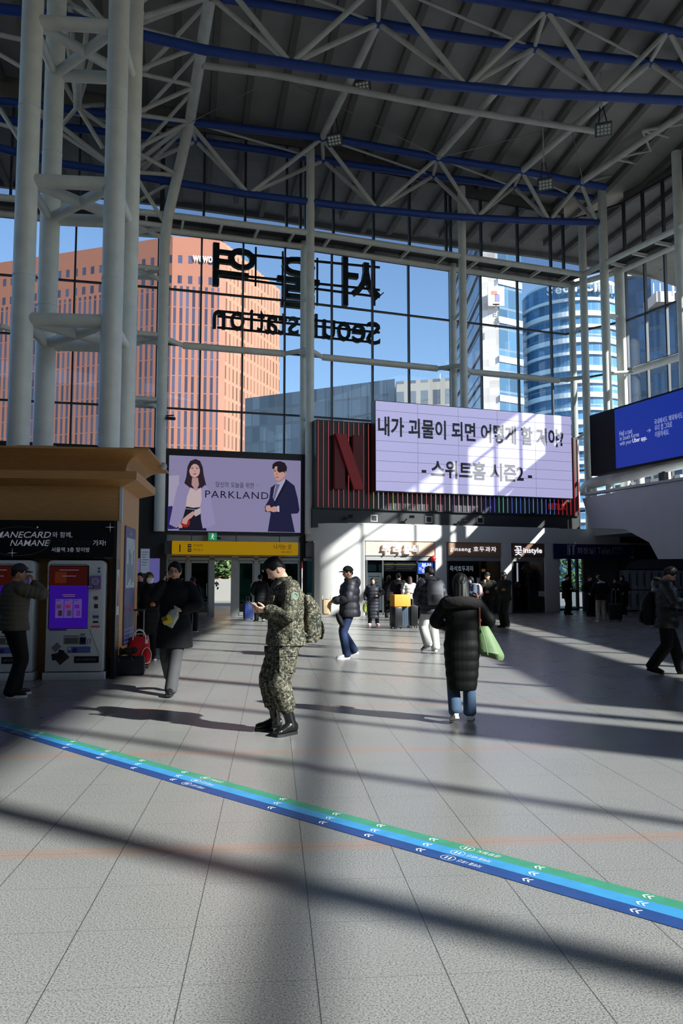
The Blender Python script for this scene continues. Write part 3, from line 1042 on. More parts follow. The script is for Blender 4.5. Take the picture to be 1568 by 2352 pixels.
# ---- round blue tower
M_ct = facade('round_tower_glass', (128, 150, 166), (66, 102, 132), 2.4, .95, 5.5, .92, rough_win=.08)
CYT = 256.0
cc = atY(1312, 660, CYT)
RT = 16.0
ct = thing('round_tower', 'curved blue glass tower with white floor bands and big name letters at the right', 'building', (cc.x, cc.y, -.45))
ztop = atY(1312, 646, CYT - RT).z
plan = [(cc.x + RT * cos(a), cc.y + RT * sin(a)) for a in [pi + pi * k / 40 for k in range(41)]] + [(cc.x + RT, cc.y + 40), (cc.x - RT, cc.y + 40)]
uv_prism('glass_wall', plan, -.45, ztop, M_ct, ct)
for k, yy in enumerate((690, 725, 752, 786, 814, 851, 880, 912, 942, 975, 1004, 1036, 1066, 1100, 1130, 1166, 1200, 1230)):
    z = atY(1312, yy, CYT - RT).z
    hgt = 1.5 if k % 2 else .9
    R2 = RT + .7
    rr = []
    for j in range(41):
        a = pi + pi * j / 40
        rr.append([V((cc.x + r * cos(a), cc.y + r * sin(a), z + q)) for r, q in ((RT - .1, 0), (R2, 0), (R2, hgt), (RT - .1, hgt))])
    MB().rings(rr).build('floor_band', mat('band_white', (238, 240, 240), .5), ct)
MB().rings([[V((cc.x + r * cos(a), cc.y + r * sin(a), ztop + q)) for r, q in ((RT - 1.8, 0), (RT - .9, 0), (RT - .9, 1.4), (RT - 1.8, 1.4))] for a in [pi + pi * j / 40 for j in range(41)]]).build('roof_screen', MATS['band_white'], ct)
mb = MB()
for ch, px in zip('Seoul City Tower', (1242, 1257, 1271, 1285, 1297, 0, 1312, 1326, 1337, 1347, 0, 1363, 1376, 1389, 1400, 1409)):
    if ch == ' ':
        continue
    a = math.asin(max(-1, min(1, (px - 1312) / 112.0)))
    xd = V((cos(a), sin(a), 0))
    p = V((cc.x + (RT + 1.5) * sin(a), cc.y - (RT + 1.5) * cos(a), ztop - 2.3))
    hh = 2.8 if ch in 'SCT' else (3.0 if ch in 'lit' else (2.0 if ch != 'y' else 2.6))
    text(mb, ch, p - UP * (0 if ch in 'SCTlit' else .45), xd, UP, height=hh, bold=.02, extrude=.1)
mb.build('lettering', MATS['sign_white'], ct)

# ---- towers seen through the right wall
M_rt = facade('right_tower_glass', (96, 112, 130), (58, 80, 106), 2.0, .85, 3.3, .82, rough_win=.12)
for i, (pxa, pxb, Y, ytop, lab) in enumerate(((1436, 1512, 150, 640, 'dark blue glass tower behind the right corner columns'), (1505, 1640, 118, 700, 'blue glass tower at the right edge with roof railings'))):
    a, b = pt(pxa, Y), pt(pxb, Y - 6)
    t = thing('blue_tower', lab, 'building', (a[0], a[1], -.45))
    zt = zz((pxa + pxb) / 2, ytop, Y)
    uv_prism('wall', [a, b, pt(pxb, Y + 19), pt(pxa, Y + 25)], -.45, zt, M_rt, t)
    MB().box(a[0], b[0], a[1] - 3, a[1] + 2, zt - .6, zt + 1.0).build('parapet', mat('pale_stone', (206, 200, 192), .7), t)
    if i == 1:
        for k in range(10):
            x = a[0] + k * 1.0
            MB().tube((x, a[1] - 2, zt), (x, a[1] - 2, zt + 2.6), .09, 6).build('rail_post', MATS['band_white'], t)
        q = pt(1562, Y - 4)
        MB().tube((q[0], q[1], zt), (q[0], q[1], zt + 10), .12, 8).build('mast', MATS['band_white'], t)

# ---- mirrored station sign in front of the glass (letters face the street)
M_let = mat('letter_dark', (18, 24, 28), .6)
a, b, t_, n_ = off(FRONT[3], FRONT[4], 2.9)
# the sign straddles the bend: one straight frame across both bays
sA, sB = off(FRONT[2], FRONT[3], 2.9)[0].lerp(off(FRONT[2], FRONT[3], 2.9)[1], .33), off(FRONT[3], FRONT[4], 2.9)[0].lerp(off(FRONT[3], FRONT[4], 2.9)[1], .52)
sd_ = (sB - sA).normalized()
sn_ = V((-sd_.y, sd_.x, 0))
sg = thing('station_sign', 'dark station name sign on the glass front, its letters facing the street', 'sign', (sA.x, sA.y, 12), kind='thing')
def sp(px, py):
    return onplane(px, py, sA, sn_)
def letter(ch, x0, y0, x1, y1, bold):
    xm, ym = (x0 + x1) / 2, (y0 + y1) / 2
    c = sp(xm, ym)
    wd = (sp(x1, ym) - sp(x0, ym)).length
    ht = (sp(xm, y0) - sp(xm, y1)).length
    text(MB(), ch, c + sn_ * .12, -sd_, UP, height=ht, width=wd, bold=bold, extrude=.05).build('letter', M_let, sg)
letter('서', 788, 592, 874, 705, .012)
letter('울', 638, 590, 734, 706, .012)
letter('역', 490, 562, 588, 660, .012)
for ch, x0, y0, x1, y1 in (('S', 843, 738, 874, 790), ('e', 810, 742, 840, 786), ('o', 776, 738, 806, 782), ('u', 742, 734, 770, 778), ('l', 724, 720, 730, 774),
                           ('s', 663, 726, 686, 768), ('t', 640, 718, 660, 768), ('a', 610, 722, 638, 766), ('t', 592, 712, 608, 762), ('i', 575, 710, 582, 758), ('o', 530, 714, 562, 758), ('n', 489, 712, 518, 754)):
    letter(ch, x0, y0, x1, y1, .006)
for (q0, q1) in (((495, 575), (874, 612)), ((495, 625), (874, 664)), ((500, 632), (874, 680)), ((500, 712), (874, 748)), ((500, 724), (874, 762)), ((500, 750), (874, 786))):
    p, q = sp(*q0), sp(*q1)
    MB().obox(p + sn_ * .1 - UP * .05, q - p, sn_ * .08, UP * .10).build('rail', M_let, sg)
for x, y0, y1 in ((862, 590, 700), (790, 590, 700), (730, 590, 700), (650, 575, 690), (494, 560, 650), (588, 565, 655)):
    p = sp(x, y1)
    MB().obox(p + sn_ * .1 - sd_ * .04, sd_ * .08, sn_ * .08, UP * (sp(x, y0).z - p.z)).build('hanger', M_let, sg)
for k in (0, .5, 1):
    q = sp(500, 640).lerp(sp(872, 680), k)
    MB().tube(q, q - sn_ * .5, .03, 6).build('bracket', M_let, sg)

# ---- street level outside the doors
M_leaf = mat('shrub_green', (70, 96, 52), .8, var=.35, scale=6)
M_leaf2 = mat('conifer_green', (46, 70, 44), .8, var=.35, scale=6)
M_bark = mat('bark', (92, 76, 62), .9, var=.2, scale=10)
def leafy(name, label, x, y, h, r, m, n=700, seed=1, cone=False, z0=-.45):
    rnd = random.Random(seed)
    t = thing(name, label, 'tree', (x, y, z0))
    MB().tube((x, y, z0), (x, y, z0 + h * .8), .10, 8, .04).build('trunk', M_bark, t, True)
    mb = MB()
    for k in range(n):
        a, zz_ = rnd.uniform(0, 2 * pi), rnd.random()
        rr = r * ((1 - zz_) if cone else sqrt(max(.02, 1 - (2 * zz_ - 1) ** 2))) * sqrt(rnd.random())
        c = V((x + rr * cos(a), y + rr * sin(a), z0 + h * (.22 + .78 * zz_)))
        d1 = V((rnd.uniform(-1, 1), rnd.uniform(-1, 1), rnd.uniform(-.6, .6))).normalized() * rnd.uniform(.08, .16) * max(1, r / 1.2)
        d2 = d1.orthogonal().normalized() * rnd.uniform(.05, .1) * max(1, r / 1.2)
        mb.add([c - d1, c + d2, c + d1, c - d2 + UP * .02], [(0, 1, 2, 3)])
    mb.build('foliage', m, t)
    return t
for i, (px, Y, h, r, m, cone, lab) in enumerate(((517, 76, 9.5, 2.6, M_leaf, False, 'leafy shrub in the sun outside the open entrance door'), (455, 50, 6.0, 1.4, M_leaf2, True, 'dark conifer outside the left entrance door'),
                                              (640, 52, 5, 1.5, M_leaf2, True, 'conifer outside the right entrance door'), (1306, 60, 5, 2.0, M_leaf, False, 'broad shrub outside the corner window by the toilet sign'), (1372, 54, 5.0, 1.2, M_leaf2, False, 'dark shrub outside the corner window'))):
    p = pt(px, Y)
    leafy('tree', lab, p[0], p[1], h, r, m, 2200 if i == 0 else 900, i + 3, cone)
p = pt(517, 74)
MB().obox(V((p[0] - 3, 73.5, -.45)), V((6, .8, 0)), V((0, .3, 0)), UP * 2.0).build('wall_street', mat('street_wall', (118, 120, 118), .7), kind='structure')
# ================================================================== the shop block under the striped sign
M_shopwhite = mat('shop_white', (222, 220, 216), .5, var=.03, scale=1.2)
M_shopglass = glass_mat('shop_glass', (170, 176, 180), 1.45)
M_doorglass = glass_mat('door_glass', (120, 150, 146), 1.5)
BC = off(FRONT[3], FRONT[4], 0)
bt, bn = BC[2], BC[3]
SHO = -1.2
def bp(px, py, d=SHO):
    a, b, t, n = off(FRONT[3], FRONT[4], d)
    return onplane(px, py, a, n)
def bx(px, z, d=SHO):
    p = bp(px, 1300, d)
    return V((p.x, p.y, z))
def slab(mb, px0, px1, z0, z1, d0, depth):
    """box on the shop line between two picture columns; d0 = set-back of its face"""
    p = bx(px0, z0, d0)
    q = bx(px1, z0, d0)
    return mb.obox(p, q - p, bn * depth, UP * (z1 - z0))

# rounded left end + fascia + piers of the white block
R = 1.5
cL = bx(803, 0) + bn * R
def arc(r, a0, a1, n, z):
    # a = 0 points along -bn (towards the hall), a = 90 deg along -bt (left)
    return [cL + (-bn * cos(a0 + (a1 - a0) * k / n) - bt * sin(a0 + (a1 - a0) * k / n)) * r + UP * z for k in range(n + 1)]
mb = MB()
slab(mb, 803, 1500, 3.2, 3.92, SHO, .5)
o_ = arc(R, 0, pi / 2, 10, 3.2)
i_ = arc(R - .3, 0, pi / 2, 10, 3.2)
mb.rings([[o_[k], i_[k], i_[k] + UP * .72, o_[k] + UP * .72] for k in range(11)])
mb.build('wall_front_fascia', M_shopwhite, kind='structure', smooth=True)
mb = MB()
o_ = arc(R, 0, radians(62), 8, 0)
i_ = arc(R - .35, 0, radians(62), 8, 0)
mb.rings([[o_[k], i_[k], i_[k] + UP * 3.2, o_[k] + UP * 3.2] for k in range(9)])
slab(mb, 803, 838, 0, 3.2, SHO, .4)
mb.build('wall_front_pier', M_shopwhite, kind='structure', smooth=True)
for a_, b_ in ((1000, 1026), (1152, 1175), (1252, 1284)):
    slab(MB(), a_, b_, 0, 3.2, SHO + .003, 1.4).build('wall_front_pier', M_shopwhite, kind='structure', bevel=.03)
slab(MB(), 800, 1286, 3.88, 3.95, SHO + .1, 2.4).build('trim_60', M_shopwhite, kind='structure')
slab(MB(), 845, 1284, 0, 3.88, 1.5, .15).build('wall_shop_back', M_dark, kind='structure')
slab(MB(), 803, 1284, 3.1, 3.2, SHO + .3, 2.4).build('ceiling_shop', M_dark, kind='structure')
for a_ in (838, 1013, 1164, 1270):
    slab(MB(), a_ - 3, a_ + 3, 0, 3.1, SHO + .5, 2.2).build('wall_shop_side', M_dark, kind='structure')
# dark glazed return on the left, between the entrance and the rounded pier
p = front_pt(690, 1300, .25)
q = cL - bt * (R - .1) + bn * .1
MB().obox(V((p.x, p.y, 0)), V((q.x - p.x, q.y - p.y, 0)), dn * .12, UP * 3.42).build('wall_front_return', M_black, kind='structure')

# shop sign boards and shopfronts
M_wood1 = mat('signboard_beige', (206, 172, 148), .6, var=.05, scale=2)
M_wood2 = mat('signboard_tan', (160, 122, 96), .6, var=.05, scale=2)
M_wood3 = mat('signboard_brown', (104, 74, 58), .6, var=.05, scale=2)
M_lit = screen_mat('lit_white_letters', (245, 246, 255), 1.0)
M_alu = mat('aluminium', (150, 150, 148), .4, .6)
def on_shop(px, py, d):
    return bp(px, py, d)
def board(name, label, px0, px1, m, write):
    t = thing(name, label, 'shop sign', bx((px0 + px1) / 2, 2.88, SHO))
    slab(MB(), px0, px1, 2.56, 3.2, SHO + .05, .12).build('board', m, t)
    slab(MB(), px0, px1, 2.36, 2.56, SHO + .10, .10).build('rail', M_alu, t)
    write(t)
    return t
def w1(t):
    mb = MB()
    for ch, px in zip('누리분식', (888, 911, 935, 951)):
        text(mb, ch, on_shop(px - 1 + 2 * (px - 911) / 30, 1262, SHO - .02), bt, UP, height=.40, bold=.025, extrude=.18)
    mb.build('lettering', mat('white_letters', (240, 238, 236), .4, emit=.25), t)
board('snack_bar_sign', 'beige snack bar sign with four bold raised white letters', 840, 998, M_wood1, w1)
def w2(t):
    text(MB(), 'ginseng 호두과자', on_shop(1087, 1262, SHO + .02), bt, UP, height=.27, width=2.35, bold=.01, spacing=1.15).build('lettering', M_lit, t)
board('walnut_cake_sign', 'tan walnut cake shop sign with thin spaced white letters', 1027, 1151, M_wood2, w2)
def w3(t):
    text(MB(), '꽃', on_shop(1190, 1265, SHO + .02), bt, UP, height=.44, bold=.015).build('lettering', M_lit, t)
    text(MB(), 'instyle', on_shop(1223, 1266, SHO + .02), bt, UP, height=.32, width=1.02, bold=.025).build('lettering', M_lit, t)
board('flower_shop_sign', 'dark brown flower shop sign with lit white lettering', 1176, 1251, M_wood3, w3)

def shopfront(k, px0, px1, posts):
    mb = MB()
    for px in posts:
        slab(mb, px - 1.6, px + 1.6, 0, 2.36, SHO + .12, .06)
    slab(mb, px0, px1, 0, .12, SHO + .12, .06)
    f = mb.build('window_%d' % k, M_frame, kind='structure')
    slab(MB(), px0, px1, .12, 2.36, SHO + .14, .012).build('glazing', M_shopglass, f, kind='structure')
shopfront(31, 841, 998, (842, 879, 958, 996))
shopfront(32, 1027, 1151, (1028, 1102, 1150))
shopfront(33, 1176, 1252, (1177, 1212, 1250))

# things in the shopfronts
def panel(name, label, cat, px0, px1, py0, py1, d, m, depth=.05, group=None):
    t = thing(name, label, cat, bp((px0 + px1) / 2, (py0 + py1) / 2, d), group=group)
    z0, z1 = bp(px0, py1, d).z, bp(px0, py0, d).z
    slab(MB(), px0, px1, z0, z1, d, depth).build('panel', m, t)
    return t
M_menu = screen_mat('menu_board', (96, 92, 100), .45)
for i, (a_, b_, lab) in enumerate(((883, 906, 'left of the two grey menu boards over the snack bar counter'), (908, 955, 'wide grey menu board over the snack bar counter'), (844, 876, 'teal glass menu panel left over the snack bar doorway'))):
    t = panel('menu_board', lab, 'menu board', a_, b_, 1291, 1312, SHO + .35, M_menu if i < 2 else mat('teal_panel', (70, 96, 100), .4))
    if i < 2:
        mb = MB()
        for k in range(4):
            p, q = bp(a_ + 3, 1294 + 4.2 * k, SHO + .345), bp(b_ - 3 - (k % 2) * 5, 1294 + 4.2 * k, SHO + .345)
            mb.obox(p, q - p - UP * (q.z - p.z), -bn * .004, UP * .02)
        mb.build('text_lines', screen_mat('menu_text', (190, 188, 196), .6), t)
t = panel('fishcake_sign', 'bright blue hanging fishcake sign with white letters in the snack bar window', 'shop sign', 960, 993, 1292, 1318, SHO + .06, screen_mat('blue_sign', (36, 84, 190), .8))
text(MB(), '부산', bp(979, 1299, SHO + .05), bt, UP, height=.24, width=.46, bold=.02).build('lettering', M_lit, t)
text(MB(), '어묵', bp(979, 1312, SHO + .05), bt, UP, height=.22, width=.42, bold=.02).build('lettering', M_lit, t)
text(MB(), '가', bp(964.5, 1307, SHO + .05), bt, UP, height=.15, bold=.01).build('lettering', M_lit, t)
t = panel('lit_poster', 'tall lit white menu poster in the snack bar window', 'poster', 843, 876, 1315, 1402, SHO + .3, screen_mat('poster_lit', (205, 214, 218), .8))
mb = MB()
for k in range(9):
    p, q = bp(847 + (k % 3) * 2, 1325 + k * 7, SHO + .295), bp(871 - (k * 5 % 7), 1325 + k * 7, SHO + .295)
    mb.obox(p, q - p - UP * (q.z - p.z), -bn * .004, UP * .03)
mb.build('text_lines', mat('grey_print', (120, 130, 136), .7), t)
t = thing('alarm_lamp', 'round red alarm lamp on the white pier beside the snack bar', 'lamp', bp(995, 1283, SHO - .05))
MB().ell(bp(995, 1283, SHO - .02), .12, .12, .14).build('dome', mat('red_lamp', (206, 40, 34), .35), t, True)
t = panel('bakery_sign', 'dark window sign with white letters inside the walnut cake shop', 'shop sign', 1030, 1101, 1294, 1318, SHO + .30, M_black)
text(MB(), '즉석호두과자', bp(1060, 1306, SHO + .29), bt, UP, height=.25, width=1.2, bold=.012).build('lettering', M_lit, t)
slab(MB(), 882, 998, 2.17, 2.20, SHO + .3, .03).build('light_strip', screen_mat('warm_strip', (250, 224, 130), 1.2), None)
o = bpy.data.objects['light_strip']
tag(o, 'thin warm light strip under the menu boards of the snack bar', 'light strip')
t = panel('tube_light', 'upright white tube light in the flower shop window', 'lamp', 1187, 1189.5, 1293, 1336, SHO + .3, screen_mat('tube_white', (235, 240, 255), 2.0))
t = panel('orange_lamp', 'small warm lamp glowing inside the walnut cake shop', 'lamp', 1108, 1114, 1307, 1313, SHO + 1.0, screen_mat('warm_lamp', (210, 120, 50), 1.5), .1)
t = panel('notice_card', 'small pale notice card in the walnut cake shop window', 'notice', 1094, 1101, 1327, 1341, SHO + .10, mat('card', (196, 200, 196), .7), .01)
t = panel('notice_card', 'white card at the foot of the flower shop window', 'notice', 1235, 1250, 1358, 1370, SHO + .10, mat('card', (196, 200, 196), .7), .01)
# shop counters
for a_, b_, lab in ((890, 975, 'dark serving counter of the snack bar'), (1036, 1125, 'dark counter of the walnut cake shop')):
    t = thing('shop_counter', lab, 'counter', bx((a_ + b_) / 2, 0, SHO + .8))
    slab(MB(), a_, b_, 0, 1.0, SHO + .8, .5).build('body', mat('counter_dark', (52, 46, 44), .5), t)
    slab(MB(), a_, b_, 1.0, 1.05, SHO + .72, .65).build('worktop', mat('counter_top', (110, 104, 98), .4), t)
# unseen glowing panels added to brighten the dark shop interiors
for px, lab in ((905, 'over the snack bar counter'), (1060, 'inside the walnut cake shop'), (1205, 'over the flowers')):
    t = thing('added_light_panel', 'glowing panel added ' + lab, 'added light panel', bx(px, 3.05, SHO + .9))
    slab(MB(), px - 9, px + 9, 3.04, 3.10, SHO + .75, .3).build('panel', screen_mat('shop_fill_glow', (255, 236, 210), 5.0), t)
# flowers in the flower shop: bunches hanging and standing
rnd = random.Random(5)
petal = [mat('petal_pink', (196, 110, 130), .7), mat('petal_white', (214, 200, 204), .7), mat('petal_red', (150, 48, 62), .7)]
for i, (px, py, r) in enumerate(((1186, 1345, .24), (1208, 1306, .24), (1217, 1322, .26), (1226, 1308, .22), (1212, 1345, .22), (1224, 1343, .22), (1188, 1365, .22), (1229, 1328, .18))):
    c = bp(px, py, SHO + .62)
    t = thing('flower_bunch', ['pink flower bunch at the left of the flower shop window', 'flower bunch at the top middle of the flower shop window', 'full flower bunch in the middle of the flower shop window', 'flower bunch at the top right of the flower shop window',
                               'flower bunch low in the middle of the flower shop window', 'flower bunch low at the right of the flower shop window', 'small flower bunch lowest at the left of the flower shop window', 'flower bunch at the far right of the flower shop window'][i], 'flowers', c, group='bunches in the flower shop')
    for k in range(2):
        mb = MB()
        for j in range(22):
            d = V((rnd.gauss(0, 1), rnd.gauss(0, 1), rnd.gauss(0, 1))).normalized() * r * rnd.uniform(.4, 1)
            mb.ell(c + d, .05, .05, .04, 6, 4)
        mb.build('blossom', petal[(i + k) % 3], t, True)
    mb = MB()
    for j in range(8):
        d = V((rnd.gauss(0, .3), rnd.gauss(0, .3), 0)) * r
        mb.tube(c + d, c + d * .3 - UP * (r + .35), .012, 5)
    mb.build('stems', M_leaf2, t)

# ================================================================== black striped sign box with white message screen
NO = -.7
def slabn(mb, px0, px1, py0, py1, d, depth):
    p, q = bp(px0, py1, d), bp(px1, py1, d)
    z1 = bp(px0, py0, d).z
    q.z = p.z
    return mb.obox(p, q - p, bn * depth, UP * (z1 - p.z))
nb = thing('striped_sign', 'black billboard box with coloured light strips and a big red letter above the shops', 'billboard', bp(1020, 1090, NO), kind='thing')
slabn(MB(), 725, 1330, 963, 1167, NO, .9).build('body', M_black, nb)
slabn(MB(), 720, 1330, 1167, 1211, NO + .12, .8).build('plinth', M_black, nb)
def strip_col(k, n):
    f = k / n
    if f < .19: return (206, 96, 104)
    if f < .21: return (214, 196, 110)
    if f < .23: return (220, 214, 220)
    if f < .25: return (196, 110, 130)
    if f < .27: return (206, 200, 110)
    if f < .44: return (214, 130, 140) if k % 3 else (220, 196, 206)
    if f < .60: return (226, 206, 214) if k % 2 else (170, 130, 176)
    if f < .66: return (120, 110, 220)
    if f < .69: return (110, 206, 190)
    if f < .90: return (96, 120, 226) if k % 2 else (120, 170, 214)
    return (206, 60, 70)
NS = 57
L0, L1 = bp(730, 1100, NO - .02), bp(1327, 1100, NO - .02)
for k in range(NS + 1):
    p = L0.lerp(L1, k / NS)
    p.z = 0
    px = 730 + (1327 - 730) * k / NS
    top = 8.36 if (k < 13 or k > NS - 2) else 5.45
    m = screen_mat('strip_%d_%d_%d' % strip_col(k, NS), strip_col(k, NS), .55)
    MB().obox(p + UP * 4.63 - bt * .011, bt * .022, -bn * .03, UP * (top - 4.63)).build('light_strip', m, nb)
M_red1 = mat('letter_red_dark', (112, 26, 36), .55)
M_red2 = mat('letter_red', (176, 26, 36), .5)
n0, n1 = bp(763, 1125, NO), bp(829, 1125, NO)
wN = (n1 - n0).length
zb, zt = bp(763, 1124, NO).z, bp(763, 999, NO).z
base = V((n0.x, n0.y, 0)) - bn * .08
bw = wN * .36
lg = MB().obox(base + UP * zb, bt * bw, -bn * .22, UP * (zt - zb)).obox(base + bt * (wN - bw) + UP * zb, bt * bw, -bn * .22, UP * (zt - zb)).build('red_letter', M_red1, nb)
tag(lg, 'big red letter on the billboard')
MB().prism([base - bn * .223 + UP * zt, base - bn * .223 + bt * bw + UP * zt, base - bn * .223 + bt * wN + UP * zb, base - bn * .223 + bt * (wN - bw) + UP * zb], -bn * .12).build('diagonal_bar', M_red2, lg)
slabn(MB(), 1254, 1306, 1150, 1176, NO - .035, .03).build('name_plate', mat('plate_black', (14, 13, 16), .6), nb)
text(MB(), 'NETFLIX', bp(1279, 1163.5, NO - .04), bt, UP, height=.30, width=.98, bold=.03).build('lettering', mat('plate_red', (190, 34, 36), .5, emit=.35), nb)
# vents in the plinth
for i, (px, py) in enumerate(((859, 1190), (985, 1193), (1103, 1195))):
    t = thing('square_vent', ['square vent in the black plinth below the red letter', 'square vent in the middle of the black plinth under the screen', 'square vent in the black plinth towards the right corner'][i], 'vent', bp(px, py, NO + .1), group='vents in the black plinth')
    slabn(MB(), px - 8, px + 8, py - 8, py + 8, NO + .1, .05).build('frame', M_alu, t)
    slabn(MB(), px - 5.5, px + 5.5, py - 5.5, py + 5.5, NO + .085, .03).build('grille', M_dark, t)
for i, (px, py) in enumerate(((800, 1187), (940, 1188), (1060, 1194), (1215, 1182))):
    t = thing('spot_lamp', ['small black spotlight on the plinth near the red letter', 'small black spotlight between the first two plinth vents', 'small black spotlight between the last two plinth vents', 'small black spotlight under the red name plate'][i], 'spotlight', bp(px, py, NO))
    MB().tube(bp(px, py, NO), bp(px, py, NO) - bn * .2, .03, 8).build('arm', M_frame, t)
    MB().tube(bp(px - 4, py, NO) - bn * .2, bp(px + 5, py, NO) - bn * .3, .07, 12).build('lamp_head', M_black, t, True)

ms = thing('message_screen', 'large white message screen with black lettering standing proud of the striped sign', 'screen', bp(1090, 1035, -1.3), kind='thing')
MS0, MS1 = bp(862, 1030, -1.3), bp(1313, 1040, -1.3)
zs0, zs1 = 5.33, 9.32
A_ = V((MS0.x, MS0.y, zs0))
Wm = (V((MS1.x, MS1.y, 0)) - V((MS0.x, MS0.y, 0))).length
MB().obox(A_ + bn * .01, bt * Wm, bn * .5, UP * (zs1 - zs0)).build('casing', M_black, ms)
MB().obox(A_ + bt * .02 + UP * .03, bt * (Wm - .04), bn * .01, UP * (zs1 - zs0 - .06)).build('display', screen_mat('white_display', (186, 184, 228), .80, .62), ms)
mb = MB()
for k in range(1, 9):
    mb.obox(A_ + UP * ((zs1 - zs0) * k / 9 - .008) - bn * .004, bt * Wm, bn * .006, UP * .016)
for k in range(1, 5):
    mb.obox(A_ + bt * (Wm * k / 5 - .006) - bn * .004, bt * .012, bn * .006, UP * (zs1 - zs0))
mb.build('seams', screen_mat('seam_grey', (140, 136, 172), .5), ms)
M_ink = mat('black_lettering', (92, 92, 98), .6)
lc = bp(1090, 993, -1.31)
lw = (bp(1302, 1010, -1.31) - bp(878, 982, -1.31)).length
text(MB(), '내가 괴물이 되면 어떻게 할 거야?', lc, bt, UP, height=.88, width=lw, bold=.028).build('lettering', M_ink, ms)
lc = bp(1098, 1082, -1.31)
lw = (bp(1225, 1087, -1.31) - bp(972, 1076, -1.31)).length
text(MB(), '- 스위트홈 시즌2 -', lc, bt, UP, height=.84, width=lw, bold=.028).build('lettering', M_ink, ms)

# ================================================================== blue toilet sign, lockers
ts = thing('toilet_sign', 'long dark blue toilet sign with white lettering over the corner passage', 'sign', bp(1390, 1266, SHO - .05))
slab(MB(), 1273, 1503, 2.50, 3.2, SHO - .08, .25).build('board', mat('toilet_blue', (12, 32, 92), .6), ts)
M_dimw = mat('dim_white', (186, 188, 194), .5)
mb = MB()
text(mb, '화장실', bp(1344, 1265, SHO - .09), bt, UP, height=.30, width=.92, bold=.01)
text(mb, '|', bp(1366, 1265, SHO - .09), bt, UP, height=.34)
text(mb, 'Toilet', bp(1387, 1265, SHO - .09), bt, UP, height=.30, width=.74)
text(mb, '|', bp(1407, 1265, SHO - .09), bt, UP, height=.34)
text(mb, '洗手间', bp(1419, 1260, SHO - .09), bt, UP, height=.15)
text(mb, 'トイレ', bp(1419, 1270, SHO - .09), bt, UP, height=.13)
mb.build('lettering', M_dimw, ts)
mb = MB()
for px in (1307, 1316):
    c = bp(px, 1262, SHO - .09)
    mb.tube(c + UP * .13, c + UP * .13 - bn * .01, .05, 12)
    mb.obox(c - bt * .05 - UP * .12, bt * .1, -bn * .01, UP * .19)
    mb.obox(c - bt * .045 - UP * .26, bt * .035, -bn * .01, UP * .14)
    mb.obox(c + bt * .01 - UP * .26, bt * .035, -bn * .01, UP * .14)
mb.build('pictogram', M_dimw, ts)
for a_, b_ in (((1303, 1252), (1320, 1252)), ((1303, 1252), (1303, 1275)),):
    MB().tube(bp(a_[0], a_[1], SHO - .09), bp(b_[0], b_[1], SHO - .09), .012, 6).build('frame_line', M_dimw, ts)

M_lock = mat('locker_grey', (172, 174, 180), .45, var=.04, scale=2)
LY = 38.6
lx0, lx1 = atY(1432, 1350, LY).x, atY(1600, 1350, LY).x
nL = 10
wl = (lx1 - lx0) / nL
for r_ in range(2):
    for k in range(nL):
        x = lx0 + wl * k
        t = thing('locker', 'grey coin locker with a dark handle slot in the bank under the right parapet', 'locker', (x + wl / 2, LY, r_ * 1.0), group='coin lockers in the bank')
        MB().box(x + .01, x + wl - .01, LY, LY + .6, .06 + r_ * .98, 1.0 + r_ * .98).build('body', M_lock, t)
        MB().box(x + .02, x + wl - .02, LY - .02, LY, .08 + r_ * .98, .98 + r_ * .98).build('door', M_lock, t)
        MB().box(x + wl * .72, x + wl * .84, LY - .03, LY - .018, .25 + r_ * .98, .85 + r_ * .98).build('handle_slot', M_dark, t)
MB().box(lx0, lx1, LY, LY + .6, 0, .06).build('trim_61', M_dark, kind='structure')
t = thing('locker_header', 'dark grey header board above the coin lockers', 'board', (lx0, LY, 2.1))
MB().prism([V((lx0 + .2, LY - .1, 2.04)), V((lx1, LY - .1, 2.04)), V((lx1, LY - .1, 2.5)), V((lx0 + .9, LY - .1, 2.5)), V((lx0 + .4, LY - .1, 2.34))], (0, .7, 0)).build('board', mat('header_grey', (96, 98, 106), .5), t)
# dark wall between the corner window and the lockers, dark returns
MB().box(11.9, lx0, 39.3, 39.6, 0, 3.6).build('wall_corner', mat('corner_wall', (92, 92, 98), .6), kind='structure')
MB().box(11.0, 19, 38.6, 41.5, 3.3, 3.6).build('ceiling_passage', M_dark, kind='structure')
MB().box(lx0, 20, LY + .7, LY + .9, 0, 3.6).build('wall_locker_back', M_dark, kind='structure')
a, b, t, n = off(FRONT[4], FRONT[5], .8)
glazing('window_41', a.lerp(b, .62), b.lerp(a, .03), [.02, .45, .80, .98], [0.05, .95, 3.6], .1)

# ================================================================== blue screen on the right
UA, UB = V((11.74, 37.2, 0)), V((13.78, 31.6, 0))
ud = (UB - UA).normalized()
un = V((ud.y, -ud.x, 0))            # towards the hall
if un.x > 0:
    un = -un
us = thing('blue_screen', 'wide blue advertising screen hanging on the right above the parapet', 'screen', (12.8, 34, 7.8), kind='thing')
UL = 11.5
z0u, z1u = 6.38, 9.26
MB().obox(UA + UP * z0u, ud * UL, -un * .45, UP * (z1u - z0u)).build('casing', mat('screen_black', (10, 10, 12), .6, spec=.15), us)
def up_(px, py):
    return onplane(px, py, UA + un * .02, un)
pL = up_(1412, 1000)
s0 = (V((pL.x, pL.y, 0)) - UA).dot(ud)
MB().obox(UA + ud * s0 + UP * (z0u + .12) + un * .001, ud * (UL - s0 - .1), un * .015, UP * (z1u - z0u - .2)).build('display', screen_mat('blue_display', (24, 50, 156), .78, .06), us)
M_pale = screen_mat('pale_letters', (176, 186, 226), .8)
M_pale2 = screen_mat('white_letters_lit', (226, 230, 246), .95)
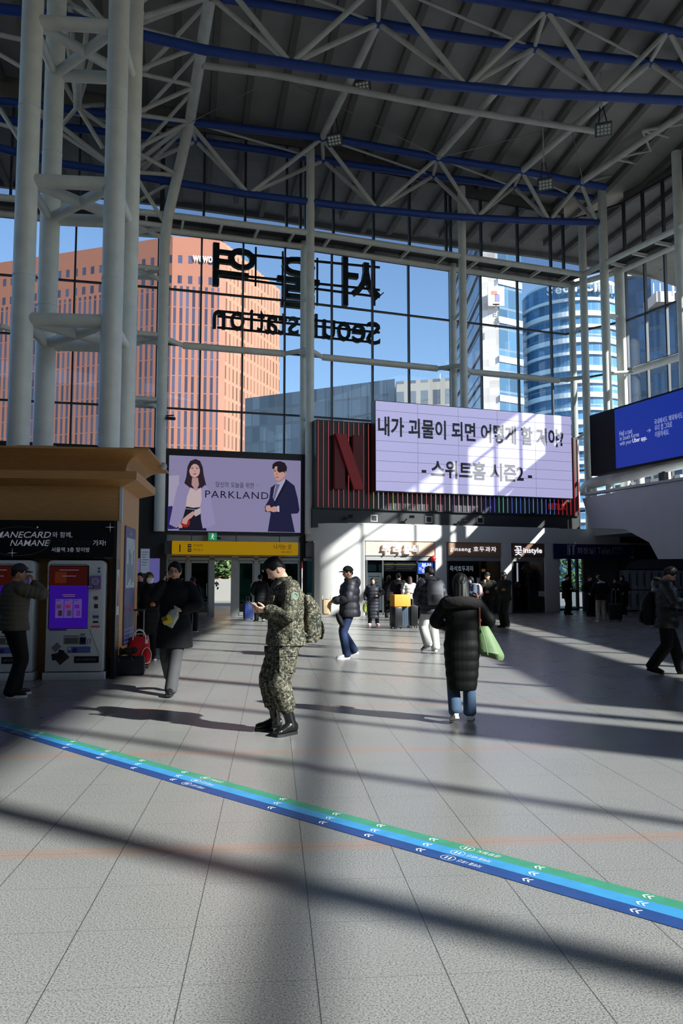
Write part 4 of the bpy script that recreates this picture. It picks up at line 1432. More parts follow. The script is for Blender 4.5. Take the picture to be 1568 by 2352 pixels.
def uw(body, px0, px1, y0, y1, h, bold=0.0, m=None):
    p, q = onplane(px0, y0, UA + un * .02, un), onplane(px1, y1, UA + un * .02, un)
    c = (p + q) / 2
    text(MB(), body, c, ud, UP, height=h, width=(V((q.x, q.y, 0)) - V((p.x, p.y, 0))).length, bold=bold).build('lettering', m or M_pale, us)
uw('Hail a taxi', 1422, 1451, 996, 989, .21)
uw('in South Korea', 1423, 1467, 1007.5, 996.5, .20)
uw('with your', 1423, 1450, 1021, 1014, .24)
uw('Uber app.', 1452, 1485, 1014, 1006, .25, .012, M_pale2)
uw('→', 1485, 1494, 990, 988, .17)
uw('국내에서도 해외에서도', 1502, 1567, 970, 953, .25)
uw('우티 앱 그대로', 1503, 1543, 984, 974, .25)
uw('이용하세요.', 1504, 1536, 999, 991, .25)

# ================================================================== Parkland picture screen over the entrance
PSA, PSB = front_pt(387, 1130, .25), front_pt(690, 1130, .25)
pz0, pz1 = 3.56, 6.72
ps = thing('picture_screen', 'wide lilac picture screen of a woman and a man over the entrance', 'screen', (-4.5, 33.8, 5), kind='thing')
pw = (V((PSB.x, PSB.y, 0)) - V((PSA.x, PSA.y, 0))).length
PO = V((PSA.x, PSA.y, pz0))
MB().obox(PO - dn * .02, dt * pw, dn * .06, UP * (pz1 - pz0)).build('display', screen_mat('lilac_display', (146, 140, 178), .72), ps)
def S(x, y):
    u = (x - 35) / 1480.0
    t0_, b0_ = 62 + .0426 * (x - 35), 920 + .0149 * (x - 35)
    v = 1 - (y - t0_) / (b0_ - t0_)
    return PO + dt * (pw * u) + UP * ((pz1 - pz0) * max(0, min(1, v)))
LAY = [0]
def flat(name, poly, rgb, st=.72):
    LAY[0] += 1
    o = -dn * (.022 + .0012 * LAY[0])
    pts = [S(*p) + o for p in poly]
    MB().prism(pts, -dn * .001).build(name, screen_mat('pic_%d_%d_%d' % rgb, rgb, st), ps)
def oval(cx, cy, rx, ry, n=20, a0=0, a1=2 * pi):
    return [(cx + rx * cos(a0 + (a1 - a0) * k / n), cy + ry * sin(a0 + (a1 - a0) * k / n)) for k in range(n if abs(a1 - a0) > 6.2 else n + 1)]
flat('picture_area', [(36, 300), (145, 290), (145, 660), (36, 660)], (172, 164, 190))
flat('picture_area', [(28, 650), (75, 640), (160, 900), (40, 905), (28, 860)], (44, 38, 96))
# woman
flat('woman_skirt', [(215, 650), (380, 650), (395, 780), (450, 905), (450, 922), (150, 918), (170, 860)], (28, 26, 42))
flat('woman_hair', [(235, 190), (262, 130), (318, 105), (370, 128), (400, 200), (412, 290), (442, 410), (398, 448), (360, 440), (280, 440), (250, 440), (200, 390), (222, 310)], (48, 34, 46))
flat('woman_jacket', [(205, 385), (270, 440), (300, 500), (222, 660), (196, 770), (128, 892), (48, 850), (80, 660), (128, 420), (160, 380)], (150, 142, 182))
flat('woman_jacket', [(430, 400), (480, 470), (520, 700), (545, 850), (508, 862), (500, 880), (410, 896), (390, 800), (378, 600), (390, 440)], (156, 148, 190))
flat('woman_blouse', [(270, 430), (330, 470), (385, 430), (392, 560), (378, 655), (300, 662), (222, 645), (232, 540)], (206, 184, 186))
flat('woman_neck', [(285, 320), (350, 320), (362, 400), (330, 470), (280, 400)], (186, 148, 146))
flat('woman_face', oval(312, 240, 58, 78), (206, 166, 160))
flat('woman_hair', [(252, 240), (262, 165), (300, 122), (318, 118), (312, 150), (275, 185)], (48, 34, 46))
flat('woman_hair', [(372, 240), (362, 165), (330, 122), (318, 118), (328, 150), (356, 185)], (48, 34, 46))
for x in (286, 338):
    flat('woman_eye', oval(x, 217, 12, 4, 10), (60, 40, 50))
    flat('woman_brow', [(x - 16, 202), (x + 14, 200), (x + 14, 204), (x - 16, 206)], (70, 48, 54))
flat('woman_nose', [(308, 236), (318, 236), (322, 254), (304, 254)], (186, 140, 136))
flat('woman_lips', oval(313, 278, 20, 6, 12), (160, 70, 84))
flat('woman_belt', [(218, 668), (330, 680), (330, 688), (218, 676)], (150, 146, 150))
flat('woman_sleeve', [(320, 690), (384, 660), (384, 730), (330, 762), (300, 730)], (196, 178, 186))
flat('woman_bag', oval(222, 830, 48, 56), (150, 36, 44))
flat('woman_hand', [(300, 700), (322, 730), (282, 780), (250, 800), (235, 850), (215, 850), (180, 835), (190, 790), (240, 745)], (200, 156, 150))
flat('woman_hand', [(160, 840), (185, 860), (190, 890), (150, 892), (140, 870)], (196, 150, 146))
# man
flat('man_suit', [(1240, 380), (1340, 335), (1440, 410), (1480, 560), (1500, 690), (1480, 725), (1402, 730), (1448, 938), (1135, 930), (1165, 740), (1165, 712), (1105, 705), (1100, 650), (1150, 560), (1165, 430)], (34, 34, 66))
flat('man_shirt', [(1230, 380), (1262, 362), (1335, 325), (1330, 360), (1212, 590), (1190, 540), (1210, 430)], (176, 172, 206))
flat('man_tie', [(1230, 385), (1272, 398), (1245, 460), (1208, 580), (1194, 540), (1218, 440)], (110, 106, 136))
flat('man_neck', [(1215, 310), (1320, 290), (1325, 330), (1262, 372), (1230, 360)], (176, 128, 120))
flat('man_face', [(1188, 210), (1210, 165), (1300, 165), (1338, 240), (1332, 290), (1300, 330), (1255, 356), (1222, 340), (1202, 290)], (204, 158, 146))
flat('man_hair', [(1180, 215), (1185, 165), (1220, 138), (1270, 130), (1325, 150), (1352, 200), (1345, 262), (1322, 268), (1310, 250), (1262, 262), (1238, 240), (1240, 190), (1215, 190), (1200, 225)], (34, 26, 38))
for x in (1212, 1262):
    flat('man_eye', oval(x, 247, 11, 4, 10), (48, 34, 44))
    flat('man_brow', [(x - 15, 232), (x + 15, 230), (x + 15, 236), (x - 15, 238)], (50, 36, 42))
flat('man_nose', [(1228, 262), (1238, 262), (1246, 288), (1224, 290)], (184, 130, 120))
flat('man_lips', oval(1236, 315, 22, 6, 12), (166, 92, 96))
flat('man_ear', oval(1334, 265, 10, 22, 12), (190, 140, 130))
flat('man_hand', [(1110, 640), (1150, 630), (1172, 660), (1200, 645), (1245, 648), (1245, 700), (1200, 712), (1165, 700), (1125, 705), (1108, 680)], (204, 158, 150))
flat('man_cuff', [(1242, 638), (1264, 640), (1266, 708), (1242, 706)], (190, 188, 220))
flat('man_lapel', [(1340, 340), (1352, 372), (1212, 630), (1205, 600)], (24, 24, 50))
M_navy = screen_mat('pic_navy', (26, 26, 52), .5)
LAY[0] += 1
oo = -dn * (.024 + .0012 * LAY[0])
wP = (S(1138, 520) - S(430, 520)).length
text(MB(), 'PARKLAND', (S(430, 510) + S(1138, 522)) / 2 + oo, dt, UP, height=.30, width=wP, bold=.0, spacing=1.15).build('lettering', M_navy, ps)
wP = (S(975, 400) - S(545, 400)).length
text(MB(), '당신의 오늘을 위한', (S(545, 398) + S(975, 408)) / 2 + oo, dt, UP, height=.24, width=wP).build('lettering', M_navy, ps)
flat('dash', [(1000, 404), (1028, 406), (1028, 409), (1000, 407)], (60, 54, 84))

# ================================================================== yellow exit sign, exit pictogram, entrance doors
ys = thing('exit_sign', 'long yellow exit sign with the number one hanging over the entrance doors', 'sign', front_pt(540, 1260, -.5))
ya, yb = front_pt(395, 1260, -.55), front_pt(685, 1260, -.55)
yz0, yz1 = 2.56, 3.10
yo = V((ya.x, ya.y, yz0))
yw = (V((yb.x, yb.y, 0)) - V((ya.x, ya.y, 0))).length
M_yel = screen_mat('exit_yellow', (190, 146, 10), .50)
mb = MB()
mb.obox(yo, dt * yw, dn * .3, UP * (yz1 - yz0))
mb.build('box', M_yel, ys, bevel=.04)
MB().obox(yo - dt * .28 + dn * .12, dt * .3, dn * .12, UP * (yz1 - yz0)).build('bracket', M_frame, ys)
M_inky = mat('sign_ink', (30, 24, 10), .6)
def yt(body, px, py, h, w=None, bold=0.0):
    p = front_pt(px, py, -.56)
    text(MB(), body, p, dt, UP, height=h, width=w, bold=bold).build('lettering', M_inky, ys)
yt('1', 413, 1259, .30, None, .004)
yt('버스환승센터', 455, 1252.5, .10, .38)
yt('택시 타는 곳', 455, 1263, .10, .38)
yt('나가는 곳', 649, 1256, .20, .76, .005)
yt('Exit 出口', 658, 1267.5, .09, .42)
for py in (1253.5, 1263.5):
    p = front_pt(435, py, -.555)
    g_ = MB().obox(p - dt * .07 - UP * .07, dt * .14, -dn * .008, UP * .14).build('pictogram', M_inky, ys)
    MB().obox(p - dt * .04 - UP * .015 - dn * .009, dt * .08, -dn * .004, UP * .04).build('pictogram_mark', M_yel, g_)
for k in (.15, .5, .85):
    q = yo + dt * (yw * k) + dn * .15
    MB().tube(q + UP * (yz1 - yz0), q + UP * .9, .02, 6).build('hanger', M_frame, ys)
es = thing('emergency_sign', 'green emergency exit sign box on the steel rail above the yellow sign', 'sign', front_pt(487, 1236, -.1))
p = front_pt(477, 1245, -.12)
q = front_pt(498, 1245, -.12)
MB().obox(V((p.x, p.y, 3.13)), V((q.x - p.x, q.y - p.y, 0)), dn * .15, UP * .36).build('box', M_alu, es)
MB().obox(V((p.x, p.y, 3.16)) + dt * .03 - dn * .008, dt * .34, dn * .01, UP * .30).build('panel', screen_mat('exit_green', (40, 150, 96), .7), es)
c = V((p.x, p.y, 3.31)) + dt * .2 - dn * .012
mb = MB()
mb.tube(c + UP * .10, c + UP * .10 - dn * .004, .03, 10)
for a_, b_ in (((0, .06), (-.01, -.03)), ((-.01, -.03), (.05, -.10)), ((-.01, -.03), (-.07, -.08)), ((0, .05), (.07, .02)), ((0, .05), (-.06, .01))):
    mb.tube(c + dt * a_[0] + UP * a_[1], c + dt * b_[0] + UP * b_[1], .014, 6)
mb.build('pictogram', screen_mat('exit_white', (225, 240, 230), .9), es)
t = thing('security_camera', 'small black camera beside the green exit sign', 'camera', front_pt(503, 1238, -.15))
MB().tube(front_pt(500, 1236, .1), front_pt(505, 1237, -.3), .05, 10).build('body', M_black, t)

# doors: structure
mb = MB()
for px, wd in ((383, .09), (431, .16), (486, .24), (539, .30), (588, .18), (640, .14), (690, .12), (720, .10)):
    p = front_pt(px, 1350, .32)
    mb.obox(V((p.x, p.y, 0)) - dt * wd / 2, dt * wd, dn * .14, UP * 3.14)
p, q = front_pt(383, 1350, .32), front_pt(722, 1350, .32)
mb.obox(V((p.x, p.y, 2.34)), V((q.x - p.x, q.y - p.y, 0)), dn * .14, UP * .12)
mb.obox(V((p.x, p.y, 2.50)) + dn * .05, V((q.x - p.x, q.y - p.y, 0)), dn * .06, UP * .62)
mb.build('trim_62', M_steel, kind='structure')
for i, (a_, b_, op) in enumerate(((386, 428, 0), (435, 481, 0), (492, 532, 1), (546, 583, 0), (593, 637, 0), (643, 687, 0))):
    p, q = front_pt(a_, 1350, .36), front_pt(b_, 1350, .36)
    p.z = q.z = .02
    if op:
        continue
    d = (q - p)
    L = d.length
    d.normalize()
    mb = MB()
    for k in (0, L - .07):
        mb.obox(p + d * k, d * .07, dn * .05, UP * 2.3)
    for z, h in ((0, .14), (2.2, .1)):
        mb.obox(p + UP * z, d * L, dn * .05, UP * h)
    f = mb.build('door_%d' % (i + 1), M_steel, kind='structure')
    MB().obox(p + d * .07 + dn * .02 + UP * .14, d * (L - .14), dn * .01, UP * 2.06).build('glazing', M_doorglass, f, kind='structure')
    MB().tube(p + d * (L - .13) - dn * .05 + UP * .8, p + d * (L - .13) - dn * .05 + UP * 1.35, .018, 8).build('handle', M_steel, f, True, kind='structure')
# vestibule behind the doors
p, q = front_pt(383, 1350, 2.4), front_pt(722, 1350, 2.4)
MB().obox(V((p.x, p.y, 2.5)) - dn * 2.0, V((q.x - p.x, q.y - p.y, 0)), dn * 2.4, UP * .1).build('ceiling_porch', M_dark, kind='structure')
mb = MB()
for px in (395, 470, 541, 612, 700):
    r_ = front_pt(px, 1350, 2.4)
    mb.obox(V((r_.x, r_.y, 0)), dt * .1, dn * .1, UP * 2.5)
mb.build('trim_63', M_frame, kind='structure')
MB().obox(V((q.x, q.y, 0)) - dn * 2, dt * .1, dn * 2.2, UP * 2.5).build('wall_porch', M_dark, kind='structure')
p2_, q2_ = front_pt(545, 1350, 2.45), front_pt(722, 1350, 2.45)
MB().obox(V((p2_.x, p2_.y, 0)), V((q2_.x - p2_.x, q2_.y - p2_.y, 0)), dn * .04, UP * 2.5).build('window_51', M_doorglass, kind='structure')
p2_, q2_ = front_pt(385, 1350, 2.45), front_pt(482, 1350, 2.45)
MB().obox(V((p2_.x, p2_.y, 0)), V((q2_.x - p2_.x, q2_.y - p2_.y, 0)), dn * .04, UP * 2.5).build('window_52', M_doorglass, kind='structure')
# dark wall left of the doors, with two lilac screens and a hanging notice
p, q = front_pt(-330, 1350, .3), front_pt(381, 1350, .3)
MB().obox(V((p.x, p.y, 0)), V((q.x - p.x, q.y - p.y, 0)), dn * .3, UP * 3.42).build('wall_front_left', M_black, kind='structure')
for i, (a_, b_, lab) in enumerate(((312, 328, 'narrow lilac wall screen left of the hanging notice'), (342, 366, 'lilac wall screen right of the hanging notice'))):
    t = thing('wall_screen', lab, 'screen', front_pt((a_ + b_) / 2, 1310, .25))
    p, q = front_pt(a_, 1336, .25), front_pt(b_, 1336, .25)
    MB().obox(V((p.x, p.y, 1.4)), V((q.x - p.x, q.y - p.y, 0)), dn * .05, UP * 1.0).build('display', screen_mat('lilac_wall', (104, 100, 168), .6), t)
    MB().obox(V((p.x, p.y, 1.36)) - dt * .03 + dn * .01, V((q.x - p.x, q.y - p.y, 0)) + dt * .06, dn * .05, UP * 1.08).build('frame', M_black, t)
p = front_pt(333, 1290, -1.5)
t = thing('hanging_notice', 'tall pale hanging notice above the waiting people on the left', 'notice', p)
MB().obox(p - dt * .17 - UP * .45, dt * .34, dn * .03, UP * .95).build('sheet', mat('notice_pale', (196, 204, 220), .6, emit=.10), t)
mb = MB()
for k in range(6):
    mb.obox(p - dt * .12 + UP * (.36 - k * .1) - dn * .003, dt * (.24 - .05 * (k % 3)), dn * .002, UP * .025)
mb.build('text_lines', mat('notice_ink', (110, 120, 160), .7), t)
MB().obox(p - dt * .19 + UP * .5, dt * .38, dn * .04, UP * .03).build('clip', M_frame, t)
MB().obox(p - dt * .19 - UP * .45, dt * .02, dn * .04, UP * .97).build('edge', M_frame, t)

p = front_pt(693, 1345, -.9)
t = thing('marker_pole', 'thin white pole with a red top beside the right end of the entrance doors', 'pole', (p.x, p.y, 0))
MB().tube((p.x, p.y, 0), (p.x, p.y, 2.0), .025, 10).build('pole', mat('pole_white', (206, 200, 196), .5), t, True)
MB().tube((p.x, p.y, 2.0), (p.x, p.y, 2.3), .028, 10).build('red_top', mat('pole_red', (150, 50, 52), .5), t, True)
MB().tube((p.x, p.y, 0), (p.x, p.y, .03), .16, 20).build('base', M_frame, t, True)
# ================================================================== guide strip on the floor
GE = [(-120, 1624), (0, 1655), (130, 1690), (260, 1725), (392, 1761), (588, 1814), (784, 1868), (980, 1919), (1176, 1970), (1372, 2022), (1568, 2073), (1700, 2108)]
LE = [(-120, 1644), (0, 1677), (130, 1717), (260, 1757), (392, 1797), (588, 1854), (784, 1911), (980, 1967), (1176, 2023), (1372, 2080), (1568, 2137), (1700, 2176)]
GP = [gp(*p) for p in GE]
LP = [gp(*p) for p in LE]
st = thing('guide_strip', 'long green, light blue and dark blue guide strip stuck across the granite floor', 'floor strip', (0, 6.3, 0))
def smat(name, rgb):
    return mat(name, rgb, .42, var=.10, scale=9)
for nm, m, f0, f1 in (('green_band', smat('strip_green', (62, 140, 110)), 0, .31), ('light_blue_band', smat('strip_sky', (60, 142, 194)), .31, .64), ('dark_blue_band', smat('strip_navy', (36, 68, 126)), .64, 1.0)):
    rr = []
    for a, b in zip(GP, LP):
        p, q = a.lerp(b, f0), a.lerp(b, f1)
        rr.append([p, q, q + UP * .003, p + UP * .003])
    MB().rings(rr).build(nm, m, st)
M_mark = mat('strip_white', (226, 230, 232), .5)
def on_strip(s_, f):
    """s_ in 0..1 along the visible strip, f across"""
    x = s_ * (len(GP) - 1)
    i = min(int(x), len(GP) - 2)
    t = x - i
    a, b = GP[i].lerp(GP[i + 1], t), LP[i].lerp(LP[i + 1], t)
    d = (GP[i + 1] - GP[i]).normalized()
    n = (LP[i] - GP[i])
    n = (n - d * n.dot(d)).normalized()
    return a.lerp(b, f) + UP * .004, d, n
for s_ in (.10, .15, .20, .255, .31, .37, .475, .53, .578, .632, .745, .86):
    for f in (.15, .48, .82):
        c, d, n = on_strip(s_ - (f - .5) * .02, f)
        mb = MB()
        for k in (0, .026):
            for sg_ in (1, -1):
                p0 = c + d * k
                mb.quad(p0, p0 + d * .011, p0 + d * .03 + n * .024 * sg_, p0 + d * .019 + n * .024 * sg_)
        mb.build('arrow_mark', M_mark, st)

for s_, wr in ((.685, ('공항철도', '지하철 4호선', '지하철 1호선')), (.40, ('공항철도', '지하철 4호선', '지하철 1호선')), (.13, ('공항철도', '지하철 4호선', '지하철 1호선'))):
    mb = MB()
    for f, body in zip((.15, .48, .82), wr):
        c, d, n = on_strip(s_ - (f - .5) * .03, f)
        text(mb, body, c + d * .05, -d, n, height=.04, width=.15)
        cc_ = c - d * .09
        for k in range(20):
            a0, a1 = 2 * pi * k / 20, 2 * pi * (k + 1) / 20
            e0 = lambda a, r: cc_ + d * (r * cos(a)) + n * (r * .8 * sin(a))
            mb.quad(e0(a0, .042), e0(a1, .042), e0(a1, .046), e0(a0, .046))
        for k in (-.012, .012):
            mb.quad(cc_ + d * (k - .005) - n * .018, cc_ + d * (k + .005) - n * .018, cc_ + d * (k + .005) + n * .018, cc_ + d * (k - .005) + n * .018)
    mb.build('lettering', M_mark, st)

# ================================================================== wooden kiosk
KR = radians(6)
ku, kv = V((cos(KR), sin(KR), 0)), V((-sin(KR), cos(KR), 0))
K0 = V((-3.58, 12.92, 0))
def K(u, v, z=0.0):
    return K0 + ku * u + kv * v + UP * z
def kbox(mb, u0, u1, v0, v1, z0, z1):
    return mb.obox(K(u0, v0, z0), ku * (u1 - u0), kv * (v1 - v0), UP * (z1 - z0))
def kpx(px, py, v=-.36):
    return onplane(px, py, K(0, v), kv)
def wood_material():
    g = NT('plywood')
    tc = g.n('ShaderNodeTexCoord')
    mp = g.n('ShaderNodeMapping')
    mp.inputs['Scale'].default_value = (3, 3, 22)
    g.l(tc.outputs['Object'], mp.inputs[0])
    nz = g.n('ShaderNodeTexNoise')
    nz.inputs['Scale'].default_value = 2.0
    nz.inputs['Detail'].default_value = 6
    g.l(mp.outputs[0], nz.inputs['Vector'])
    c = g.mix(nz.outputs['Fac'], lin((176, 124, 70)), lin((210, 160, 100)))
    g.l(c, g.b.inputs['Base Color'])
    g.b.inputs['Roughness'].default_value = .5
    return g.m
M_ply = wood_material()
kt = thing('wooden_kiosk', 'plywood kiosk with a flared cornice at the left, in front of the thick columns', 'kiosk', K(-3, 1, 0))
DEP = 1.9
kbox(MB(), -7.5, 0, 0, DEP, 0, 3.3).build('wall', M_ply, kt)
def sweep(name, prof, m, smooth=False):
    rr = []
    for i in range(4):
        ring = []
        for o, z in prof:
            u, v = ((-7.5, -o), (o, -o), (o, DEP + o), (-7.5, DEP + o))[i]
            ring.append(K(u, v, z))
        rr.append(ring)
    return MB().rings(rr).build(name, m, kt, smooth)
sweep('moulding', [(-.02, 3.04), (.20, 3.12), (.26, 3.14), (.27, 3.27), (.03, 3.31), (-.02, 3.31)], M_ply)
cove = [(-.02, 3.29), (.06, 3.30)] + [(.06 + .42 * (1 - cos(pi / 2 * k / 8)), 3.30 + .29 * sin(pi / 2 * k / 8)) for k in range(1, 9)] + [(.48, 3.62), (-.02, 3.62)]
sweep('cornice', cove, M_ply, True)
kbox(MB(), -7.5, -.0, 0, DEP, 3.3, 3.62).build('roof_panel', M_ply, kt)
kbox(MB(), -.035, .012, -.012, .05, 2.46, 3.05).build('edge_strip', mat('edge_white', (206, 210, 216), .4), kt)
# stuff on the roof of the kiosk
t = thing('roof_box', 'flat grey box lying on the kiosk roof between the columns', 'box', K(-1.35, .35, 3.62))
kbox(MB(), -1.75, -1.0, .15, .55, 3.63, 3.71).build('body', mat('grey_box', (120, 124, 128), .5), t, bevel=.02)
kbox(MB(), -1.72, -1.1, .12, .56, 3.71, 3.73).build('lid', mat('grey_lid', (160, 164, 166), .5), t)
t = thing('roof_box', 'thin dark box on the kiosk roof near its right corner', 'box', K(-.3, .3, 3.62))
kbox(MB(), -.22, .35, .15, .5, 3.63, 3.70).build('body', mat('dark_box', (56, 58, 62), .5), t, bevel=.015)
for i, u in enumerate((-.5, -2.85)):
    t = thing('cable_loop', ['loop of black cable standing up on the kiosk roof by the second column', 'loop of black cable on the kiosk roof at the left edge'][i], 'cable', K(u, .2, 3.62))
    MB().path([K(u + .13 * cos(pi * k / 10), .2, 3.63 + .12 * sin(pi * k / 10)) for k in range(11)], .012, 8).build('cable', M_black, t, True)
t = thing('dome_camera', 'small white dome camera at the right end of the kiosk cornice', 'camera', K(.44, 1.3, 3.5))
MB().ell(K(.5, 1.3, 3.58), .07, .07, .07).build('dome', M_white, t, True)

# black header board with lettering
kh = thing('header_board', 'black header board with white slogan lettering over the two machines', 'sign', K(-3, -.2, 2.2))
kbox(MB(), -7.5, -.06, -.35, -.004, 1.88, 2.47).build('board', mat('header_black', (10, 11, 15), .35), kh)
M_kw = mat('header_white', (206, 208, 222), .5, emit=.12)
def kt_(body, px0, px1, py, h, bold=0.0, shear=0.0, m=None, name='lettering'):
    p, q = kpx(px0, py), kpx(px1, py)
    text(MB(), body, (p + q) / 2, ku, UP, height=h, width=(q - p).length, bold=bold, shear=shear).build(name, m or M_kw, kh)
kt_('NAMANECARD', -46, 117, 1228, .098, .008, .25)
kt_('NAMANE', 23, 114, 1247, .095, .008, .25)
kt_('STATION', 119, 208, 1247, .095, .008, .25, mat('outline_grey', (44, 44, 54), .4), 'dim_lettering')
kt_('와 함께,', 120, 166, 1228.5, .092, .006)
kt_('가자!', 213, 243, 1247, .09, .012)
kt_('서울역 3층 맞이방', 118, 206, 1262.5, .075, .008)
kt_('Redtie', 216, 229, 1281.5, .026, 0, 0, mat('dim_grey', (90, 92, 104), .5))
kt_('UBIVELOX', 239, 260, 1281.5, .026, 0, 0, mat('dim_grey2', (120, 122, 134), .5))
def star(px, py, r):
    c = kpx(px, py, -.353)
    mb = MB()
    for k in range(4):
        d = (ku, UP, -ku, -UP)[k]
        e = (UP, -ku, -UP, ku)[k]
        mb.add([c + d * r, c + e * r * .07, c - e * r * .07], [(0, 1, 2)])
    mb.build('star', M_kw, kh)
star(253, 1211, .085)
star(28, 1270, .08)
mb = MB()
for (cx, cy, rx, ry, a0, a1) in ((45, 1240, 72, 30, -2.9, .5), (40, 1244, 74, 32, -.2, 2.6)):
    pts = [kpx(cx + rx * cos(a0 + (a1 - a0) * k / 24), cy + ry * sin(a0 + (a1 - a0) * k / 24), -.352) for k in range(25)]
    mb.path(pts, .003, 5)
mb.build('orbit_line', mat('orbit_grey', (110, 112, 130), .5), kh)
MB().ell(kpx(86, 1211, -.352), .014, .004, .014, 10, 6).build('planet', M_kw, kh)
# black cheek at the right end with small adverts
kc = thing('side_cheek', 'black side panel with small adverts at the right end of the machines', 'panel', K(-.03, -.2, 0))
kbox(MB(), -.058, -.002, -.35, -.004, 0, 1.87).build('panel', mat('cheek_black', (20, 20, 22), .4), kc)
kbox(MB(), -.055, -.001, -.35, -.002, 1.87, 2.47).build('panel', mat('cheek_black2', (34, 36, 40), .35), kc)
kbox(MB(), -.002, .003, -.29, -.06, .98, 1.70).build('advert', mat('advert_white', (196, 200, 204), .5), kc)
p = K(.004, -.175, 0)
pen = MB()
pen.add([p + UP * 1.60, p + UP * 1.52 - kv * .035, p + UP * 1.52 + kv * .035], [(0, 1, 2)])
MB().prism([K(.004, -.21, 1.52), K(.004, -.14, 1.52), K(.004, -.175, 1.62)], ku * .002).build('pen_tip', mat('pen_dark', (40, 40, 60), .5), kc)
MB().prism([K(.004, -.21, 1.40), K(.004, -.14, 1.40), K(.004, -.14, 1.52), K(.004, -.21, 1.52)], ku * .002).build('pen_body', mat('pen_orange', (196, 92, 60), .5), kc)
MB().prism([K(.004, -.24, 1.12), K(.004, -.11, 1.12), K(.004, -.14, 1.40), K(.004, -.21, 1.40)], ku * .002).build('pen_body', mat('pen_red', (120, 36, 44), .5), kc)
mb = MB()
text(mb, 'NAMANE', K(.002, -.18, .62), UP, -kv, height=.07, width=.34, bold=.008)
mb.build('lettering', mat('cheek_grey', (150, 152, 160), .5), kc)
# tall poster on the side wall
kp = thing('side_poster', 'tall blue poster with a pale building picture on the side of the kiosk', 'poster', K(.02, .9, 0))
kbox(MB(), .002, .02, .35, 1.45, .45, 2.44).build('sheet', mat('poster_blue', (40, 58, 124), .45), kp)
kbox(MB(), .02, .024, .45, 1.35, 1.40, 2.25).build('picture', mat('poster_pale', (176, 192, 204), .5, var=.15, scale=3), kp)
kbox(MB(), .02, .024, .42, 1.40, .98, 1.12).build('picture', mat('poster_plum', (92, 48, 98), .5, var=.2, scale=6), kp)
kbox(MB(), .02, .024, .42, 1.40, .72, .94).build('picture', mat('poster_navy', (44, 66, 104), .5, var=.3, scale=9), kp)
mb = MB()
text(mb, 'Seoul', K(.022, .9, 2.34), kv, UP, height=.07, bold=.01)
for k in range(4):
    mb.obox(K(.02, .42, .70 - .07 * k), kv * .95, ku * .003, UP * .008)
mb.build('lettering', mat('poster_text', (170, 182, 216), .5), kp)
mb = MB()
for k in range(5):
    mb.obox(K(.024, .55 + .15 * k, 1.45 + .05 * (k % 3)), kv * .1, ku * .003, UP * (.35 + .1 * ((k * 2) % 3)))
mb.build('tower_drawing', mat('poster_sketch', (120, 136, 150), .6), kp)

